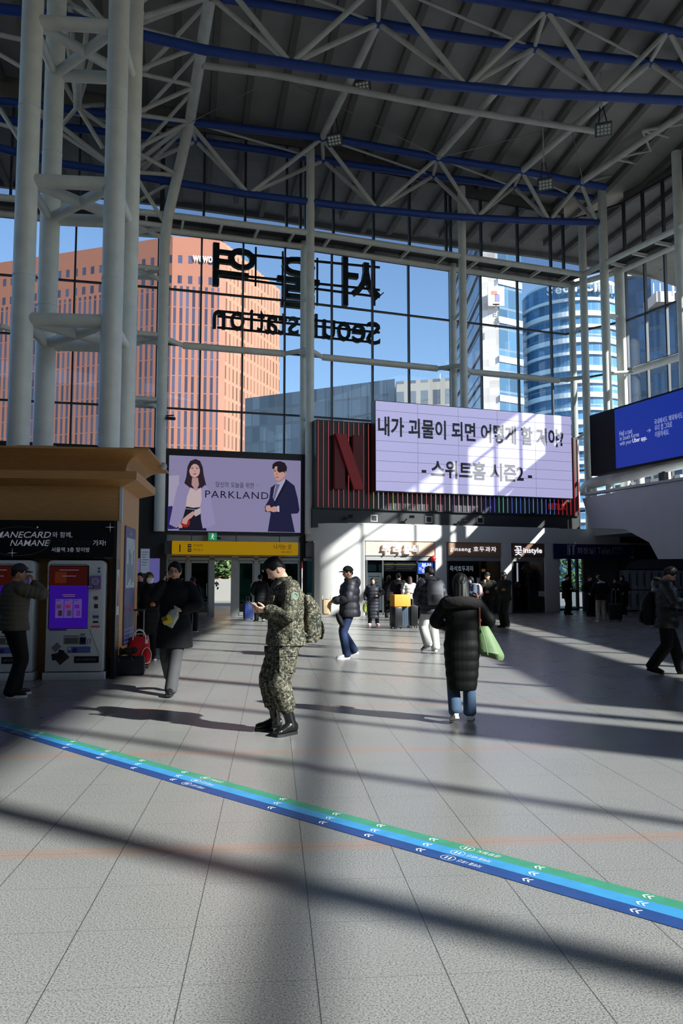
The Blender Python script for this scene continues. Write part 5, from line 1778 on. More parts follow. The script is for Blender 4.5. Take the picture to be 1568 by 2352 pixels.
# ================================================================== the two white card machines
MX = .93
def machine(u0, label):
    t = thing('card_machine', label, 'vending machine', K(u0 + .46, -.2, 0), group='white card machines in the kiosk')
    vf = -.42
    def mp(cx, cy, dv=0.0):
        x = (cx - (500 + (1785 - cy) * .037)) * .001452
        return K(u0 + x, vf - dv, (1785 - cy) * .001452)
    def rect(mb, x0, y0, x1, y1, dv, th=.006):
        xm = (500 + (1785 - (y0 + y1) / 2) * .037)
        a = K(u0 + (x0 - xm) * .001452, vf - dv, (1785 - y1) * .001452)
        return mb.obox(a, ku * ((x1 - x0) * .001452), kv * th, UP * ((y1 - y0) * .001452))
    M_mw = mat('machine_white', (206, 212, 216), .35, var=.02, scale=2)
    # body with rounded top corners
    r = .07
    out = [(0.03, .13), (.90, .13), (.90, 1.84 - r)] + [(.90 - r + r * cos(a), 1.84 - r + r * sin(a)) for a in [pi / 2 * k / 6 for k in range(1, 7)]] + [(.03 + r - r * sin(a), 1.84 - r + r * cos(a)) for a in [pi / 2 * k / 6 for k in range(0, 7)]]
    MB().prism([K(u0 + x, vf, z) for x, z in out], kv * .40).build('body', M_mw, t, bevel=.012)
    MB().obox(K(u0, vf - .015, 0), ku * MX, kv * .42, UP * .115).build('plinth', M_mw, t, bevel=.006)
    s_ = rect(MB(), 575, 572, 985, 1246, .004, .01).build('screen_frame', mat('bezel_black', (14, 14, 18), .3), t)
    rect(MB(), 580, 580, 980, 785, .010).build('screen_picture', screen_mat('screen_maroon', (58, 18, 16), .55), s_)
    rect(MB(), 580, 785, 980, 1240, .010).build('screen_picture', screen_mat('screen_violet', (46, 16, 128), .75), s_)
    for k, (a_, b_) in enumerate(((643, 728), (735, 822), (830, 915))):
        c_ = rect(MB(), a_, 930, b_, 1130, .013).build('screen_card', screen_mat('card_violet', (92, 74, 146), .6), s_)
        rect(MB(), a_ + 12, 990, b_ - 25, 1030, .015).build('card_art', screen_mat('card_art%d' % k, ((84, 50, 60), (150, 30, 60), (84, 30, 140))[k], .6), c_)
        rect(MB(), a_ + 28, 1050, b_ - 16, 1110, .015).build('card_art', screen_mat('card_artb%d' % k, ((50, 34, 40), (60, 54, 72), (90, 40, 150))[k], .6), c_)
        rect(MB(), a_ + 8, 940, a_ + 50, 948, .015).build('card_text', screen_mat('card_text', (60, 50, 100), .6), c_)
    mb = MB()
    for a_, b_, y in ((690, 890, 618), (720, 860, 682), (715, 850, 880), (725, 845, 898)):
        rect(mb, a_, y, b_, y + 7, .013)
    mb.build('screen_text', screen_mat('screen_text', (120, 90, 110), .6), s_)
    rect(MB(), 640, 640, 760, 760, .012).build('screen_art', screen_mat('screen_art', (80, 34, 20), .6), s_)
    mb = MB()
    for k in range(24):
        rect(mb, 596 + k * 16, 556, 606 + k * 16, 566, .002)
    mb.build('fine_print', mat('print_dark', (60, 60, 76), .6), t)
    rect(MB(), 575, 1248, 755, 1266, .003).build('violet_label', mat('label_violet', (84, 84, 160), .5), t)
    # card display column on the right
    rect(MB(), 1005, 545, 1130, 1245, .003).build('display_column', mat('column_white', (214, 218, 222), .4), t)
    b_ = rect(MB(), 1010, 682, 1122, 822, .05, .05).build('leaflet_box', mat('leaflet_violet', (128, 100, 160), .5), t)
    mb = MB()
    c = mp(1066, 742, .052)
    for rr_ in (.028, .05):
        mb.path([c + ku * (rr_ * cos(2 * pi * k / 20)) + UP * (rr_ * sin(2 * pi * k / 20)) for k in range(20)], .004, 5, True)
    mb.build('ring_mark', mat('ring_pale', (206, 196, 220), .5), b_)
    tk = rect(MB(), 984, 786, 1050, 818, .056).build('tag', mat('tag_navy', (50, 52, 110), .5), b_)
    text(MB(), 'TAKE', mp(1016, 801, .064), ku, UP, height=.022, width=.07, bold=.03).build('lettering', mat('tag_white', (230, 230, 240), .5), tk)
    MB().tube(mp(1065, 920, .002), mp(1065, 920, .012), .034, 20).build('dial', mat('dial_grey', (110, 104, 104), .5), t)
    MB().tube(mp(1065, 920, .012), mp(1065, 920, .02), .014, 14).build('dial_hub', mat('dial_dark', (30, 28, 30), .5), t)
    for (a0, b0, a1, b1, col, nm) in ((1045, 985, 1085, 1030, (60, 62, 72), 'sticker'), (1030, 1055, 1090, 1105, (196, 204, 214), 'booklet'), (1030, 1105, 1090, 1135, (70, 84, 150), 'booklet'), (1028, 1165, 1085, 1185, (34, 30, 34), 'card_slot'),
                                      (1012, 1214, 1097, 1233, (196, 92, 104), 'red_label'), (1090, 594, 1112, 612, (60, 60, 80), 'sticker'), (1088, 626, 1114, 650, (96, 96, 150), 'sticker')):
        rect(MB(), a0, b0, a1, b1, .008).build(nm, mat('mc_%d_%d_%d' % col, col, .5), t)
    # lower part
    rect(MB(), 722, 1318, 882, 1326, .003).build('slot_line', mat('print_dark', (60, 60, 76), .6), t)
    rect(MB(), 722, 1334, 882, 1410, .004).build('tray_frame', mat('tray_frame', (150, 154, 152), .4), t)
    rect(MB(), 734, 1342, 872, 1402, .007).build('tray', mat('tray_dark', (92, 98, 92), .4), t)
    rect(MB(), 888, 1334, 956, 1412, .006).build('reader', mat('reader_navy', (48, 54, 110), .4), t)
    rect(MB(), 902, 1348, 944, 1396, .009).build('reader_window', mat('reader_dark', (16, 16, 26), .3), t)
    text(MB(), 'QR', mp(921, 1311, .003), ku, UP, height=.042, width=.085, bold=.03).build('lettering', mat('print_navy', (66, 70, 120), .6), t)
    rect(MB(), 762, 1434, 1000, 1500, .003).build('blue_label', mat('label_blue', (92, 108, 176), .5), t)
    rect(MB(), 770, 1440, 800, 1470, .006).build('label_face', mat('label_pale', (190, 196, 220), .5), t)
    rect(MB(), 815, 1450, 860, 1498, .006).build('label_face', mat('label_navy', (50, 56, 120), .5), t)
    nb_ = rect(MB(), 830, 1536, 1086, 1608, .004).build('name_plate', mat('plate_black2', (22, 22, 26), .4), t)
    text(MB(), '#NAMANE', mp(952, 1572, .006), ku, UP, height=.04, width=.29, bold=.006, spacing=1.1).build('lettering', mat('plate_text', (120, 120, 128), .5), nb_)
    for (cx, cy, w_, h_, ang, col) in ((648, 1438, .12, .09, .75, (120, 112, 130)), (655, 1535, .16, .10, .2, (30, 30, 34)), (712, 1560, .18, .10, .7, (60, 40, 46)), (690, 1520, .15, .09, 1.3, (24, 24, 28))):
        c = mp(cx, cy, .003 + .001 * (cx % 3))
        d = ku * cos(ang) + UP * sin(ang)
        e = ku * -sin(ang) + UP * cos(ang)
        MB().obox(c - d * w_ / 2 - e * h_ / 2, d * w_, e * h_, -kv * .002).build('card_sticker', mat('st_%d_%d_%d' % col, col, .5), t)
    c0 = mp(985, 1380, .003)
    MB().path([c0 + ku * x + UP * z for x, z in ((-.02, -.04), (.02, -.03), (.025, .045), (-.015, .035))], .004, 5, True).build('phone_icon', mat('print_navy', (66, 70, 120), .6), t)
    MB().path([mp(1000, 1250, .003), mp(1000, 1270, .003), mp(1085, 1500, .003), mp(1088, 1530, .003)], .003, 5).build('panel_seam', mat('seam_mid', (140, 146, 150), .5), t)
    return t
machine(-1.06, 'white card machine at the right, its violet screen in full view beside the luggage')
machine(-2.14, 'white card machine half hidden by the man in the olive jacket and cap')

# ================================================================== floodlights in the roof
for i, (px, py, Y, lab) in enumerate(((832, 200, 31.5, 'floodlight on the long roof tube, highest of the left pair'), (768, 322, 33.2, 'floodlight under the blue chord above the mirrored sign'),
                                    (1386, 298, 30.5, 'floodlight hanging at the right near the roof edge, the upper one'), (1252, 424, 33.0, 'floodlight hanging below the right end of the far truss'))):
    c = atY(px, py, Y)
    t = thing('floodlight', 'grey ' + lab, 'floodlight', c, group='roof floodlights')
    d = V((.94, -.1, .12)).normalized()
    n = V((-.15, -.75, -.65)).normalized()
    e = n.cross(d).normalized()
    MB().obox(c - d * .33 - e * .25, d * .66, e * .5, -n * .22).build('housing', mat('lamp_grey', (66, 68, 70), .5), t, bevel=.02)
    lens = MB().obox(c - d * .29 - e * .21 + n * .002, d * .58, e * .42, n * .012).build('lens', mat('lamp_lens', (110, 118, 116), .4), t)
    mb = MB()
    for k in range(4):
        for j in range(3):
            q = c + d * (-.21 + .14 * k) + e * (-.13 + .13 * j) + n * .014
            mb.obox(q - d * .045 - e * .04, d * .09, e * .08, n * .01)
    mb.build('led_grid', screen_mat('led', (190, 206, 198), .12), lens)
    for k in (-.2, .2):
        MB().tube(c + d * k - n * .1, c + d * k * .3 + V((0, .2, 1.1)), .025, 6).build('bracket', M_frame, t)
    MB().tube(c + V((0, .2, 1.1)), V((c.x, c.y + .2, roof_under(c.x, c.y) - .02)), .03, 8).build('pole', M_tube2, t)
# ================================================================== people: builder
SKIN = mat('skin', (214, 164, 138), .5, var=.05, scale=14, spec=.35)
SKIN2 = mat('skin_pale', (224, 180, 156), .5, var=.05, scale=14, spec=.35)
SKIN3 = mat('skin_tan', (178, 126, 100), .5, var=.05, scale=14, spec=.35)
HAIR = mat('hair_black', (17, 15, 16), .5, var=.3, scale=60, bump=.10, bscale=140, spec=.2)
HAIRB = mat('hair_brown', (58, 34, 26), .5, var=.3, scale=60, bump=.4, bscale=140)
EYEM = mat('eye_dark', (30, 22, 20), .25)
LIP = mat('lip', (178, 104, 96), .5)
REM = []           # (object, voxel, smooth) to be turned into one continuous surface at the end

def cloth(name, rgb, rough=.75, bump=.10, bs=60, spec=.3, var=.10):
    return mat(name, rgb, rough, var=var, scale=7, bump=bump, bscale=bs, spec=spec)

def camo_material():
    g = NT('camouflage')
    tc = g.n('ShaderNodeTexCoord')
    sn = g.n('ShaderNodeVectorMath', operation='SNAP')
    sn.inputs[1].default_value = (.007, .007, .007)
    g.l(tc.outputs['Object'], sn.inputs[0])
    def nz(scale, det, src):
        x = g.n('ShaderNodeTexNoise')
        x.inputs['Scale'].default_value = scale
        x.inputs['Detail'].default_value = det
        x.inputs['Roughness'].default_value = .75
        g.l(src, x.inputs['Vector'])
        return x.outputs['Fac']
    a = nz(19, 6, sn.outputs[0])
    r = g.n('ShaderNodeValToRGB')
    r.color_ramp.interpolation = 'CONSTANT'
    e = r.color_ramp.elements
    e[0].position, e[0].color = 0.0, lin((24, 26, 24))
    e[1].position, e[1].color = .42, lin((50, 54, 46))
    for p, c in ((.47, (72, 66, 56)), (.505, (72, 78, 64)), (.55, (100, 92, 78)), (.60, (126, 120, 104)), (.66, (70, 60, 52))):
        k = e.new(p)
        k.color = lin(c)
    g.l(a, r.inputs['Fac'])
    b = nz(46, 2, sn.outputs[0])
    c = g.mix(g.math('GREATER_THAN', b, .585), r.outputs['Color'], lin((132, 124, 106)))
    c = g.mix(g.math('LESS_THAN', b, .42), c, lin((30, 32, 28)))
    g.l(c, g.b.inputs['Base Color'])
    g.b.inputs['Roughness'].default_value = .8
    g.b.inputs['Specular IOR Level'].default_value = .25
    n2 = nz(22, 3, tc.outputs['Object'])
    bp_ = g.n('ShaderNodeBump')
    bp_.inputs['Strength'].default_value = .45
    bp_.inputs['Distance'].default_value = .02
    g.l(n2, bp_.inputs['Height'])
    g.l(bp_.outputs['Normal'], g.b.inputs['Normal'])
    return g.m
CAMO = camo_material()

def ik(a, t, l1, l2, pole):
    a, t, pole = V(a), V(t), V(pole)
    d = t - a
    L = max(.05, min(d.length, (l1 + l2) * .999))
    dn_ = d.normalized()
    x = (l1 * l1 - l2 * l2 + L * L) / (2 * L)
    h = sqrt(max(0, l1 * l1 - x * x))
    p = (pole - dn_ * pole.dot(dn_))
    p = p.normalized() if p.length > 1e-4 else dn_.orthogonal().normalized()
    return a + dn_ * x + p * h, a + dn_ * L

def limb(mb, pts, rad, n=14, step=.02, ripple=0.0, per=.09, flat=1.0):
    """lofted limb through pts with radii rad, rounded ends; ripple puffs the surface"""
    pts = [V(p) for p in pts]
    P, Rr = [], []
    s_ = 0.0
    for i in range(len(pts) - 1):
        L = (pts[i + 1] - pts[i]).length
        m = max(1, int(L / step))
        for k in range(m + (1 if i == len(pts) - 2 else 0)):
            t = k / m
            P.append(pts[i].lerp(pts[i + 1], t))
            r = rad[i] + (rad[i + 1] - rad[i]) * t
            if ripple:
                r += ripple * (abs(sin(pi * (s_ + L * t) / per)) - .5)
            Rr.append(r)
        s_ += L
    # soften the bends
    Q = list(P)
    for i in range(1, len(P) - 1):
        Q[i] = (P[max(0, i - 2)] + P[max(0, i - 1)] + P[i] + P[min(len(P) - 1, i + 1)] + P[min(len(P) - 1, i + 2)]) / 5
    P = Q
    d0, d1 = (P[1] - P[0]).normalized(), (P[-1] - P[-2]).normalized()
    pre = [(P[0] - d0 * Rr[0] * .6 * sin(a), Rr[0] * max(.25, cos(a))) for a in (1.25, .8, .4)]
    post = [(P[-1] + d1 * Rr[-1] * .6 * sin(a), Rr[-1] * max(.25, cos(a))) for a in (.4, .8, 1.25)]
    mb.path([p for p, _ in pre] + P + [p for p, _ in post], [r for _, r in pre] + Rr + [r for _, r in post], n)

def headshape(d):
    dx, dy, dz = d
    x, y, z = .077 * dx, .097 * dy, .120 * dz
    t = max(0.0, -dz)
    x *= 1 - .30 * t ** 1.6
    if dy < 0:
        y *= 1 - .32 * t
        y -= .004
    x *= 1 + .05 * max(0, -dy)
    if dy > .15:
        def G(a, b, sx, sz):
            return exp(-((x - a) / sx) ** 2 - ((z - b) / sz) ** 2)
        y -= .010 * max(0, dy) ** 3
        y += .020 * G(0, -.030, .011, .013) + .011 * G(0, -.012, .009, .020) + .006 * (G(.012, -.034, .008, .008) + G(-.012, -.034, .008, .008))
        y -= .010 * (G(.031, .003, .016, .011) + G(-.031, .003, .016, .011))
        y += .004 * (G(.030, .024, .020, .007) + G(-.030, .024, .020, .007))
        y += .007 * G(0, -.060, .019, .008) - .004 * G(0, -.052, .016, .003) - .005 * G(0, -.076, .020, .006)
        y += .010 * G(0, -.100, .022, .016)
        y += .005 * (G(.040, -.028, .02, .022) + G(-.040, -.028, .02, .022))
    return V((x, y, z))

def sphere_dirs(nu=44, nv=34):
    rr = []
    for i in range(1, nv):
        ph = -pi / 2 + pi * i / nv
        rr.append([V((cos(ph) * cos(2 * pi * k / nu), cos(ph) * sin(2 * pi * k / nu), sin(ph))) for k in range(nu)])
    return rr

def blob(mb, fn, M, nu=44, nv=34):
    rr = [[M @ fn(d) for d in r] for r in sphere_dirs(nu, nv)]
    k0 = len(mb.v)
    mb.rings(rr, cap=False)
    b = len(mb.v)
    mb.v += [tuple(M @ fn(V((0, 0, -1)))), tuple(M @ fn(V((0, 0, 1))))]
    m = len(rr) - 1
    for k in range(nu):
        k2 = (k + 1) % nu
        mb.f.append((k0 + k2, k0 + k, b))
        mb.f.append((k0 + m * nu + k, k0 + m * nu + k2, b + 1))

def sm(a, b, x):
    t = max(0.0, min(1.0, (x - a) / (b - a)))
    return t * t * (3 - 2 * t)

class Person:
    def __init__(s, name, label, loc, face, H=1.72, lean=0.0, nod=0.0, turn=0.0, tilt=0.0, skin=SKIN, vox=.009, woman=False, group=None):
        fx, fy = face
        s.root = thing(name, label, 'person', loc, atan2(-fx, fy), group)
        s.H, s.k = H, H / 1.72
        s.lean, s.nod, s.turn, s.tilt = lean, nod, turn, tilt
        s.skin, s.vox, s.w = skin, vox, woman
        k = s.k
        s.pz = .92 * k
        s.sh = (.168 if woman else .19) * k
        s.hipx = .085 * k
        s.body = MB()
        s.hands = {}
        s.legs, s.arms = {}, {}
        s.neck = s.T(0, -.012 * k, 1.455 * k)
        # head frame
        a = -(lean + nod)
        R = Matrix.Rotation(-turn, 3, 'Z') @ Matrix.Rotation(a, 3, 'X') @ Matrix.Rotation(tilt, 3, 'Y')
        s.hs = k * (.985 if woman else 1.0)
        nk = s.T(0, 0, 1.50 * k)
        s.hc = nk + R @ V((0, .022, .105)) * k
        s.HM = Matrix.Translation(s.hc) @ R.to_4x4() @ Matrix.Scale(s.hs, 4)
        s.nk = nk
    def T(s, x, y, z):
        """bend a point of the upright torso with the lean"""
        if z <= s.pz or abs(s.lean) < 1e-4:
            return V((x, y, z))
        h = z - s.pz
        full = .56 * s.k
        a = s.lean * min(h / full, 1)
        hh = min(h, full)
        q = s.lean / full
        by = (1 - cos(q * hh)) / q
        bz = sin(q * hh) / q
        if h > full:
            by += (h - full) * sin(s.lean)
            bz += (h - full) * cos(s.lean)
        return V((x, by + y * cos(a), s.pz + bz - y * sin(a)))
    def leg(s, side, foot, toe=(0, 1), lift=0.0, heel=0.0, pole=None):
        """foot: ankle spot on the ground (x, y) in body space; heel = heel raised"""
        k = s.k
        sx = 1 if side == 'R' else -1
        hip = V((sx * s.hipx, 0, .90 * k))
        an = V((foot[0], foot[1], .085 * k + lift + heel))
        kn, an2 = ik(hip, an, .43 * k, .415 * k, pole or (sx * .05, 1, 0))
        td = V((toe[0], toe[1], 0)).normalized()
        s.legs[side] = (hip, kn, an2, td, heel, lift)
    def arm(s, side, wrist, hd, palm, pole=(0, -.6, -1), curl=.5, spread=.0, thumb=.5, sh_up=0.0):
        k = s.k
        sx = 1 if side == 'R' else -1
        sho = s.T(sx * s.sh, -.01 * k, (1.395 + sh_up) * k)
        el, wr = ik(sho, V(wrist), .285 * k, .25 * k, pole)
        s.arms[side] = (sho, el, wr, V(hd).normalized(), V(palm), curl, spread, thumb)
    def hand(s, mb, side):
        sho, el, w_, d, n, curl, spread, th = s.arms[side]
        k = s.k * (.92 if s.w else 1.0)
        n = (n - d * n.dot(d)).normalized()
        sx = 1 if side == 'R' else -1
        t = d.cross(n).normalized() * sx          # towards the thumb
        if side == 'R':
            t = -t if False else t
        rr = []
        for q, hw, ht in ((0, .024, .019), (.02, .030, .017), (.05, .040, .015), (.085, .041, .013), (.092, .036, .009)):
            c = w_ + d * (q * k) + t * (.004 * k)
            rr.append([c + t * (hw * k * cos(2 * pi * j / 14)) + n * (ht * k * sin(2 * pi * j / 14)) for j in range(14)])
        mb.rings(rr)
        for i, (o, ln, r) in enumerate(((.030, .070, .0088), (.010, .080, .0090), (-.010, .075, .0087), (-.029, .058, .0078))):
            p = w_ + d * (.078 * k) + t * (o * k)
            a = 0.0
            pts = [p]
            dd = (d + t * (spread * (1.5 - i) * .25)).normalized()
            for j, f in enumerate((.46, .31, .23)):
                a += curl * (1.0 if j else .7) * (1 + .08 * i)
                v_ = dd * cos(a) + n * sin(a)
                p = p + v_ * (ln * f * k * 1.08)
                pts.append(p)
            limb(mb, pts, [r * k, r * k * .98, r * k * .9, r * k * .78], 8, .008)
        p = w_ + d * (.022 * k) + t * (.022 * k)
        v1 = (d * .55 + t * .8 + n * (.2 + .3 * th)).normalized()
        v2 = (d * .85 + t * (.45 - .5 * th) + n * (.2 + .5 * th)).normalized()
        v3 = (d * .95 + t * (.15 - .7 * th) + n * (.2 + .6 * th)).normalized()
        limb(mb, [p, p + v1 * .040 * k, p + v1 * .040 * k + v2 * .034 * k, p + v1 * .040 * k + v2 * .034 * k + v3 * .026 * k], [.0135 * k, .011 * k, .0098 * k, .0082 * k], 8, .008)
        s.hands[side] = (w_ + d * (.09 * k) + n * (.03 * k), d, n, t)
    # -------------------------------------------------- rings round the trunk
    def trunk(s, mb, z0, z1, grow=0.0, ripple=0.0, per=.11, flare=0.0, depth=1.0, hem_wide=1.0, neck=False, belly=0.0):
        k = s.k
        W = [(.40, .135, .115), (.55, .155, .125), (.80, .168, .128), (.90, .170, .126), (1.00, .152, .112), (1.08, .146, .108), (1.20, .158, .116), (1.30, .168, .116), (1.38, .160, .100), (1.43, .110, .080), (1.47, .070, .070), (1.52, .064, .066)]
        if s.w:
            W = [(z, a * (.93 if z > 1.1 else 1.0), b * (.95 if z > 1.1 else 1.0)) for z, a, b in W]
        def at(z):
            for (a, wa, da), (b, wb, db) in zip(W, W[1:]):
                if z <= b:
                    t = max(0, (z - a) / (b - a))
                    return wa + (wb - wa) * t, da + (db - da) * t
            return W[-1][1:]
        rr = []
        n = max(2, int((z1 - z0) / .018))
        for i in range(n + 1):
            z = z0 + (z1 - z0) * i / n
            a, b = at(z)
            g = grow * (1 if z < 1.36 else max(.15, 1 - (z - 1.36) / .12))
            a, b = a + g, b * depth + g
            if z < .92:
                f = (.92 - z)
                a += flare * f
                b += flare * f * .9
            if ripple and z < 1.40:
                q = ripple * (abs(sin(pi * (z - z0) / per)) - .5)
                a += q
                b += q
            b += belly * exp(-((z - 1.02) / .16) ** 2)
            ring = []
            for j in range(28):
                th = 2 * pi * j / 28
                e = 2.0 / 2.35
                cx, cy = cos(th), sin(th)
                px = a * k * math.copysign(abs(cx) ** e, cx)
                py = b * k * math.copysign(abs(cy) ** e, cy)
                ring.append(s.T(px, py, z * k))
            rr.append(ring)
        mb.rings(rr)
    # -------------------------------------------------- the body
    def finish_body(s):
        k, b = s.k, s.body
        blob(b, headshape, s.HM)
        for sx in (1, -1):
            c = s.HM @ V((sx * .077, -.010, -.012))
            R = s.HM.to_3x3()
            b.ell(c, .009, .017, .029, 12, 10, Matrix.Rotation(0, 3, 'X') if False else (R @ Matrix.Rotation(.18, 3, 'X') @ Matrix.Rotation(sx * -.35, 3, 'Z')))
        limb(b, [s.T(0, -.02 * k, 1.38 * k), s.T(0, -.006 * k, 1.47 * k), s.HM @ V((0, -.018, -.055))], [.066 * k, .055 * k * (.9 if s.w else 1), .052 * k * (.9 if s.w else 1)], 18, .02)
        s.trunk(b, .84, 1.46, -.012)
        for sd_, (hip, kn, an, td, heel, lift) in s.legs.items():
            limb(b, [hip, kn, an], [.080 * k, .054 * k, .040 * k], 14, .03)
            limb(b, [an - UP * .02 * k, an + td * .09 * k - UP * (.035 * k + heel * .75)], [.030 * k, .020 * k], 12, .03)
        for sd_ in s.arms:
            sho, el, wr = s.arms[sd_][:3]
            limb(b, [sho, el, wr], [.052 * k, .040 * k, .027 * k], 14, .03)
            s.hand(b, sd_)
        o = b.build('body', s.skin, s.root, True, True)
        REM.append((o, s.vox * .62, 2))
        return o
    def face(s, lips=True, glasses=False, mask=False, brows=True, closed=False, full=True):
        R = s.HM.to_3x3()
        hs = s.hs
        if full:
            for sx in (1, -1):
                e = MB().ell(s.HM @ V((sx * .031, .078, .002)), .013 * hs, .006 * hs, (.0035 if closed else .0055) * hs, 12, 8, R.normalized()).build('eye', EYEM, s.root, True, True)
                if brows:
                    MB().path([s.HM @ V((sx * x, y, z)) for x, y, z in ((.014, .0865, .021), (.030, .0855, .0255), (.048, .074, .020))], [.0028, .0034, .002], 6).build('eyebrow', HAIR, s.root, True, True)
            if lips and not mask:
                MB().ell(s.HM @ V((0, .0865, -.060)), .021 * hs, .007 * hs, .0065 * hs, 14, 8, R.normalized()).build('lips', LIP, s.root, True, True)
        if glasses:
            g = MB()
            fr = []
            for sx in (1, -1):
                c = V((sx * .033, .098, .002))
                g.path([s.HM @ (c + V((.027 * cos(a), -.012 * abs(cos(a)) * (1 if cos(a) * sx > 0 else 0), .019 * sin(a)))) for a in [2 * pi * j / 18 for j in range(18)]], .0018, 6, True)
                g.path([s.HM @ V((sx * .060, .088, .006)), s.HM @ V((sx * .079, .04, .004)), s.HM @ V((sx * .081, -.01, -.002))], .0016, 6)
            g.path([s.HM @ V((-.007, .1, .006)), s.HM @ V((.007, .1, .006))], .0016, 6)
            g.build('glasses', mat('glasses_metal', (70, 66, 64), .3, .7), s.root, True, True)
        if mask:
            def f(d):
                p = headshape(d)
                u = sm(-.25, -.05, -d[2]) * (1 - sm(.72, .9, -d[2])) * sm(.05, .35, d[1])
                return p + V((d[0], d[1], d[2])) * (-.012 + .024 * u) + V((0, .006 * u, 0))
            m = MB()
            blob(m, f, s.HM)
            m.build('face_mask', mat('mask_white', (226, 228, 232), .7), s.root, True, True)
            for sx in (1, -1):
                MB().path([s.HM @ V((sx * .058, .055, -.03)), s.HM @ V((sx * .084, .005, -.005)), s.HM @ V((sx * .083, -.02, -.02))], .0015, 5).build('mask_loop', mat('mask_white', (226, 228, 232), .7), s.root, True, True)
    def hair(s, style='short', m=HAIR, vol=.014):
        def f(d):
            p = headshape(d)
            front = d[1]
            ang = atan2(d[0], d[1])
            if style in ('short', 'crew', 'fringe'):
                lo = {'short': .50, 'crew': .56, 'fringe': .42}[style]
                line = lo + (.15 * sin(1.9 * ang + .6) if style == 'fringe' and abs(ang) < 1.3 else 0) - (lo + .02) * sm(.55, 1.15, abs(ang)) - .42 * sm(1.75, 2.6, abs(ang))
            else:
                line = .50 - .75 * sm(.5, 1.2, abs(ang)) - .55 * sm(1.3, 2.2, abs(ang))
            u = sm(line - .10, line + .12, d[2])
            v_ = vol * (1 + .35 * sm(.2, .9, d[2])) + (.0022 * sin(23 * ang) + .003 * sin(9 * ang + 6 * d[2]) + .002 * sin(17 * d[0] + 13 * d[2])) * u
            if style == 'crew':
                v_ = vol * (.25 + .9 * sm(.25, .7, d[2]))
            return p + V((d[0], d[1], d[2])) * (-.013 + (v_ + .013) * u)
        mb = MB()
        blob(mb, f, s.HM, 52, 40)
        if style in ('long', 'bob'):
            L = .31 if style == 'long' else .135
            rr = []
            n = 16
            for i in range(n + 1):
                f = i / n
                z = .06 - (L + .06) * f
                rx = (.094 + .010 * f if style == 'long' else .092 - .004 * f) * (.80 + .20 * min(1, f / .15))
                ry = (.078 - .024 * f) * (.8 + .2 * min(1, f / .15))
                yc = -.034 - (.05 if style == 'long' else .010) * f
                if i == n:
                    rx, ry = rx * .75, ry * .6
                rr.append([s.HM @ V((rx * cos(q) * (1 + .02 * sin(11 * q + 5 * f)), yc + ry * sin(q) * (1 + .05 * sin(13 * q + 3 * f)), z + .012 * sin(9 * q) * f)) for q in [2 * pi * j / 40 for j in range(40)]])
            mb.rings(rr)
        o = mb.build('hair', m, s.root, True, True)
        REM.append((o, max(.006, s.vox * .7), 1))
        return o
    def cap(s, m, brim=True, m2=None, badge=None):
        def f(d):
            p = headshape(d)
            ang = abs(atan2(d[0], d[1]))
            line = .42 - .16 * sm(.6, 2.4, ang)
            u = sm(line - .06, line + .05, d[2])
            return p + V((d[0], d[1], d[2])) * (-.02 + .042 * u)
        mb = MB()
        blob(mb, f, s.HM, 44, 36)
        c = mb.build('cap', m, s.root, True, True)
        if brim:
            b = MB()
            top, bot = [], []
            for i in range(13):
                a = -1.0 + 2.0 * i / 12
                rin = V((.082 * sin(a), .100 * cos(a), .050))
                out = V((.088 * sin(a), .100 * cos(a) + .075 * cos(a * 1.35), .040 - .018 * abs(sin(a))))
                top.append([s.HM @ rin, s.HM @ out, s.HM @ (out - V((0, 0, .006))), s.HM @ (rin - V((0, 0, .006)))])
            b.rings(top)
            b.build('brim', m2 or m, c, True, True)
        if badge:
            MB().ell(s.HM @ V((0, .105, .085)), .018, .006, .016, 10, 6, s.HM.to_3x3().normalized()).build('badge', badge, c, True, True)
        return c
    # -------------------------------------------------- clothes
    def top(s, m, hem=.84, grow=.03, sleeve=(.078, .062, .048), ripple=0.0, per=.11, flare=0.0, hood=None, collar=True, cuff=.012, belly=0.0, name='jacket', depth=1.0, vox=None):
        k = s.k
        mb = MB()
        s.trunk(mb, hem, 1.45, grow, ripple, per, flare, depth, belly=belly)
        if hem < .78:
            pass
        for sd_ in s.arms:
            sho, el, wr, hd = s.arms[sd_][:4]
            sx = 1 if sd_ == 'R' else -1
            inn = s.T(sx * .10 * k, -.01 * k, 1.385 * k)
            d = (wr - el).normalized()
            limb(mb, [inn, sho, el, wr - d * cuff], [.062 * k + grow * .6, sleeve[0] * k, sleeve[1] * k, sleeve[2] * k], 18, .014, ripple * .8, per)
        if collar:
            rr = []
            for z, r in ((1.425, .078), (1.46, .074), (1.505, .070)):
                rr.append([s.T((r + grow * .4) * k * cos(2 * pi * j / 22), (r + grow * .4) * k * sin(2 * pi * j / 22) - .008 * k + .02 * k * (z - 1.42) / .08, z * k) for j in range(22)])
            mb.rings(rr)
        if hood:
            hw, hz = hood
            for a0 in range(9):
                a = pi + pi * (a0 - 4) / 5.2
                pass
            pts = [s.T(.105 * k * hw * sin(q), -.045 * k - .072 * k * hw * cos(q), (1.47 - .045 * abs(sin(q)) + hz) * k) for q in [-2.0 + 4.0 * j / 12 for j in range(13)]]
            limb(mb, pts, [.034 * k * hw] + [.058 * k * hw] * 11 + [.034 * k * hw], 14, .03)
            mb.ell(s.T(0, -.125 * k * hw, (1.40 + hz) * k), .10 * k * hw, .055 * k * hw, .085 * k * hw)
        o = mb.build(name, m, s.root, True, True)
        REM.append((o, vox or s.vox, 2))
        return o
    def skirt_coat(s, m, hem=.42, **kw):
        return s.top(m, hem=hem, **kw)
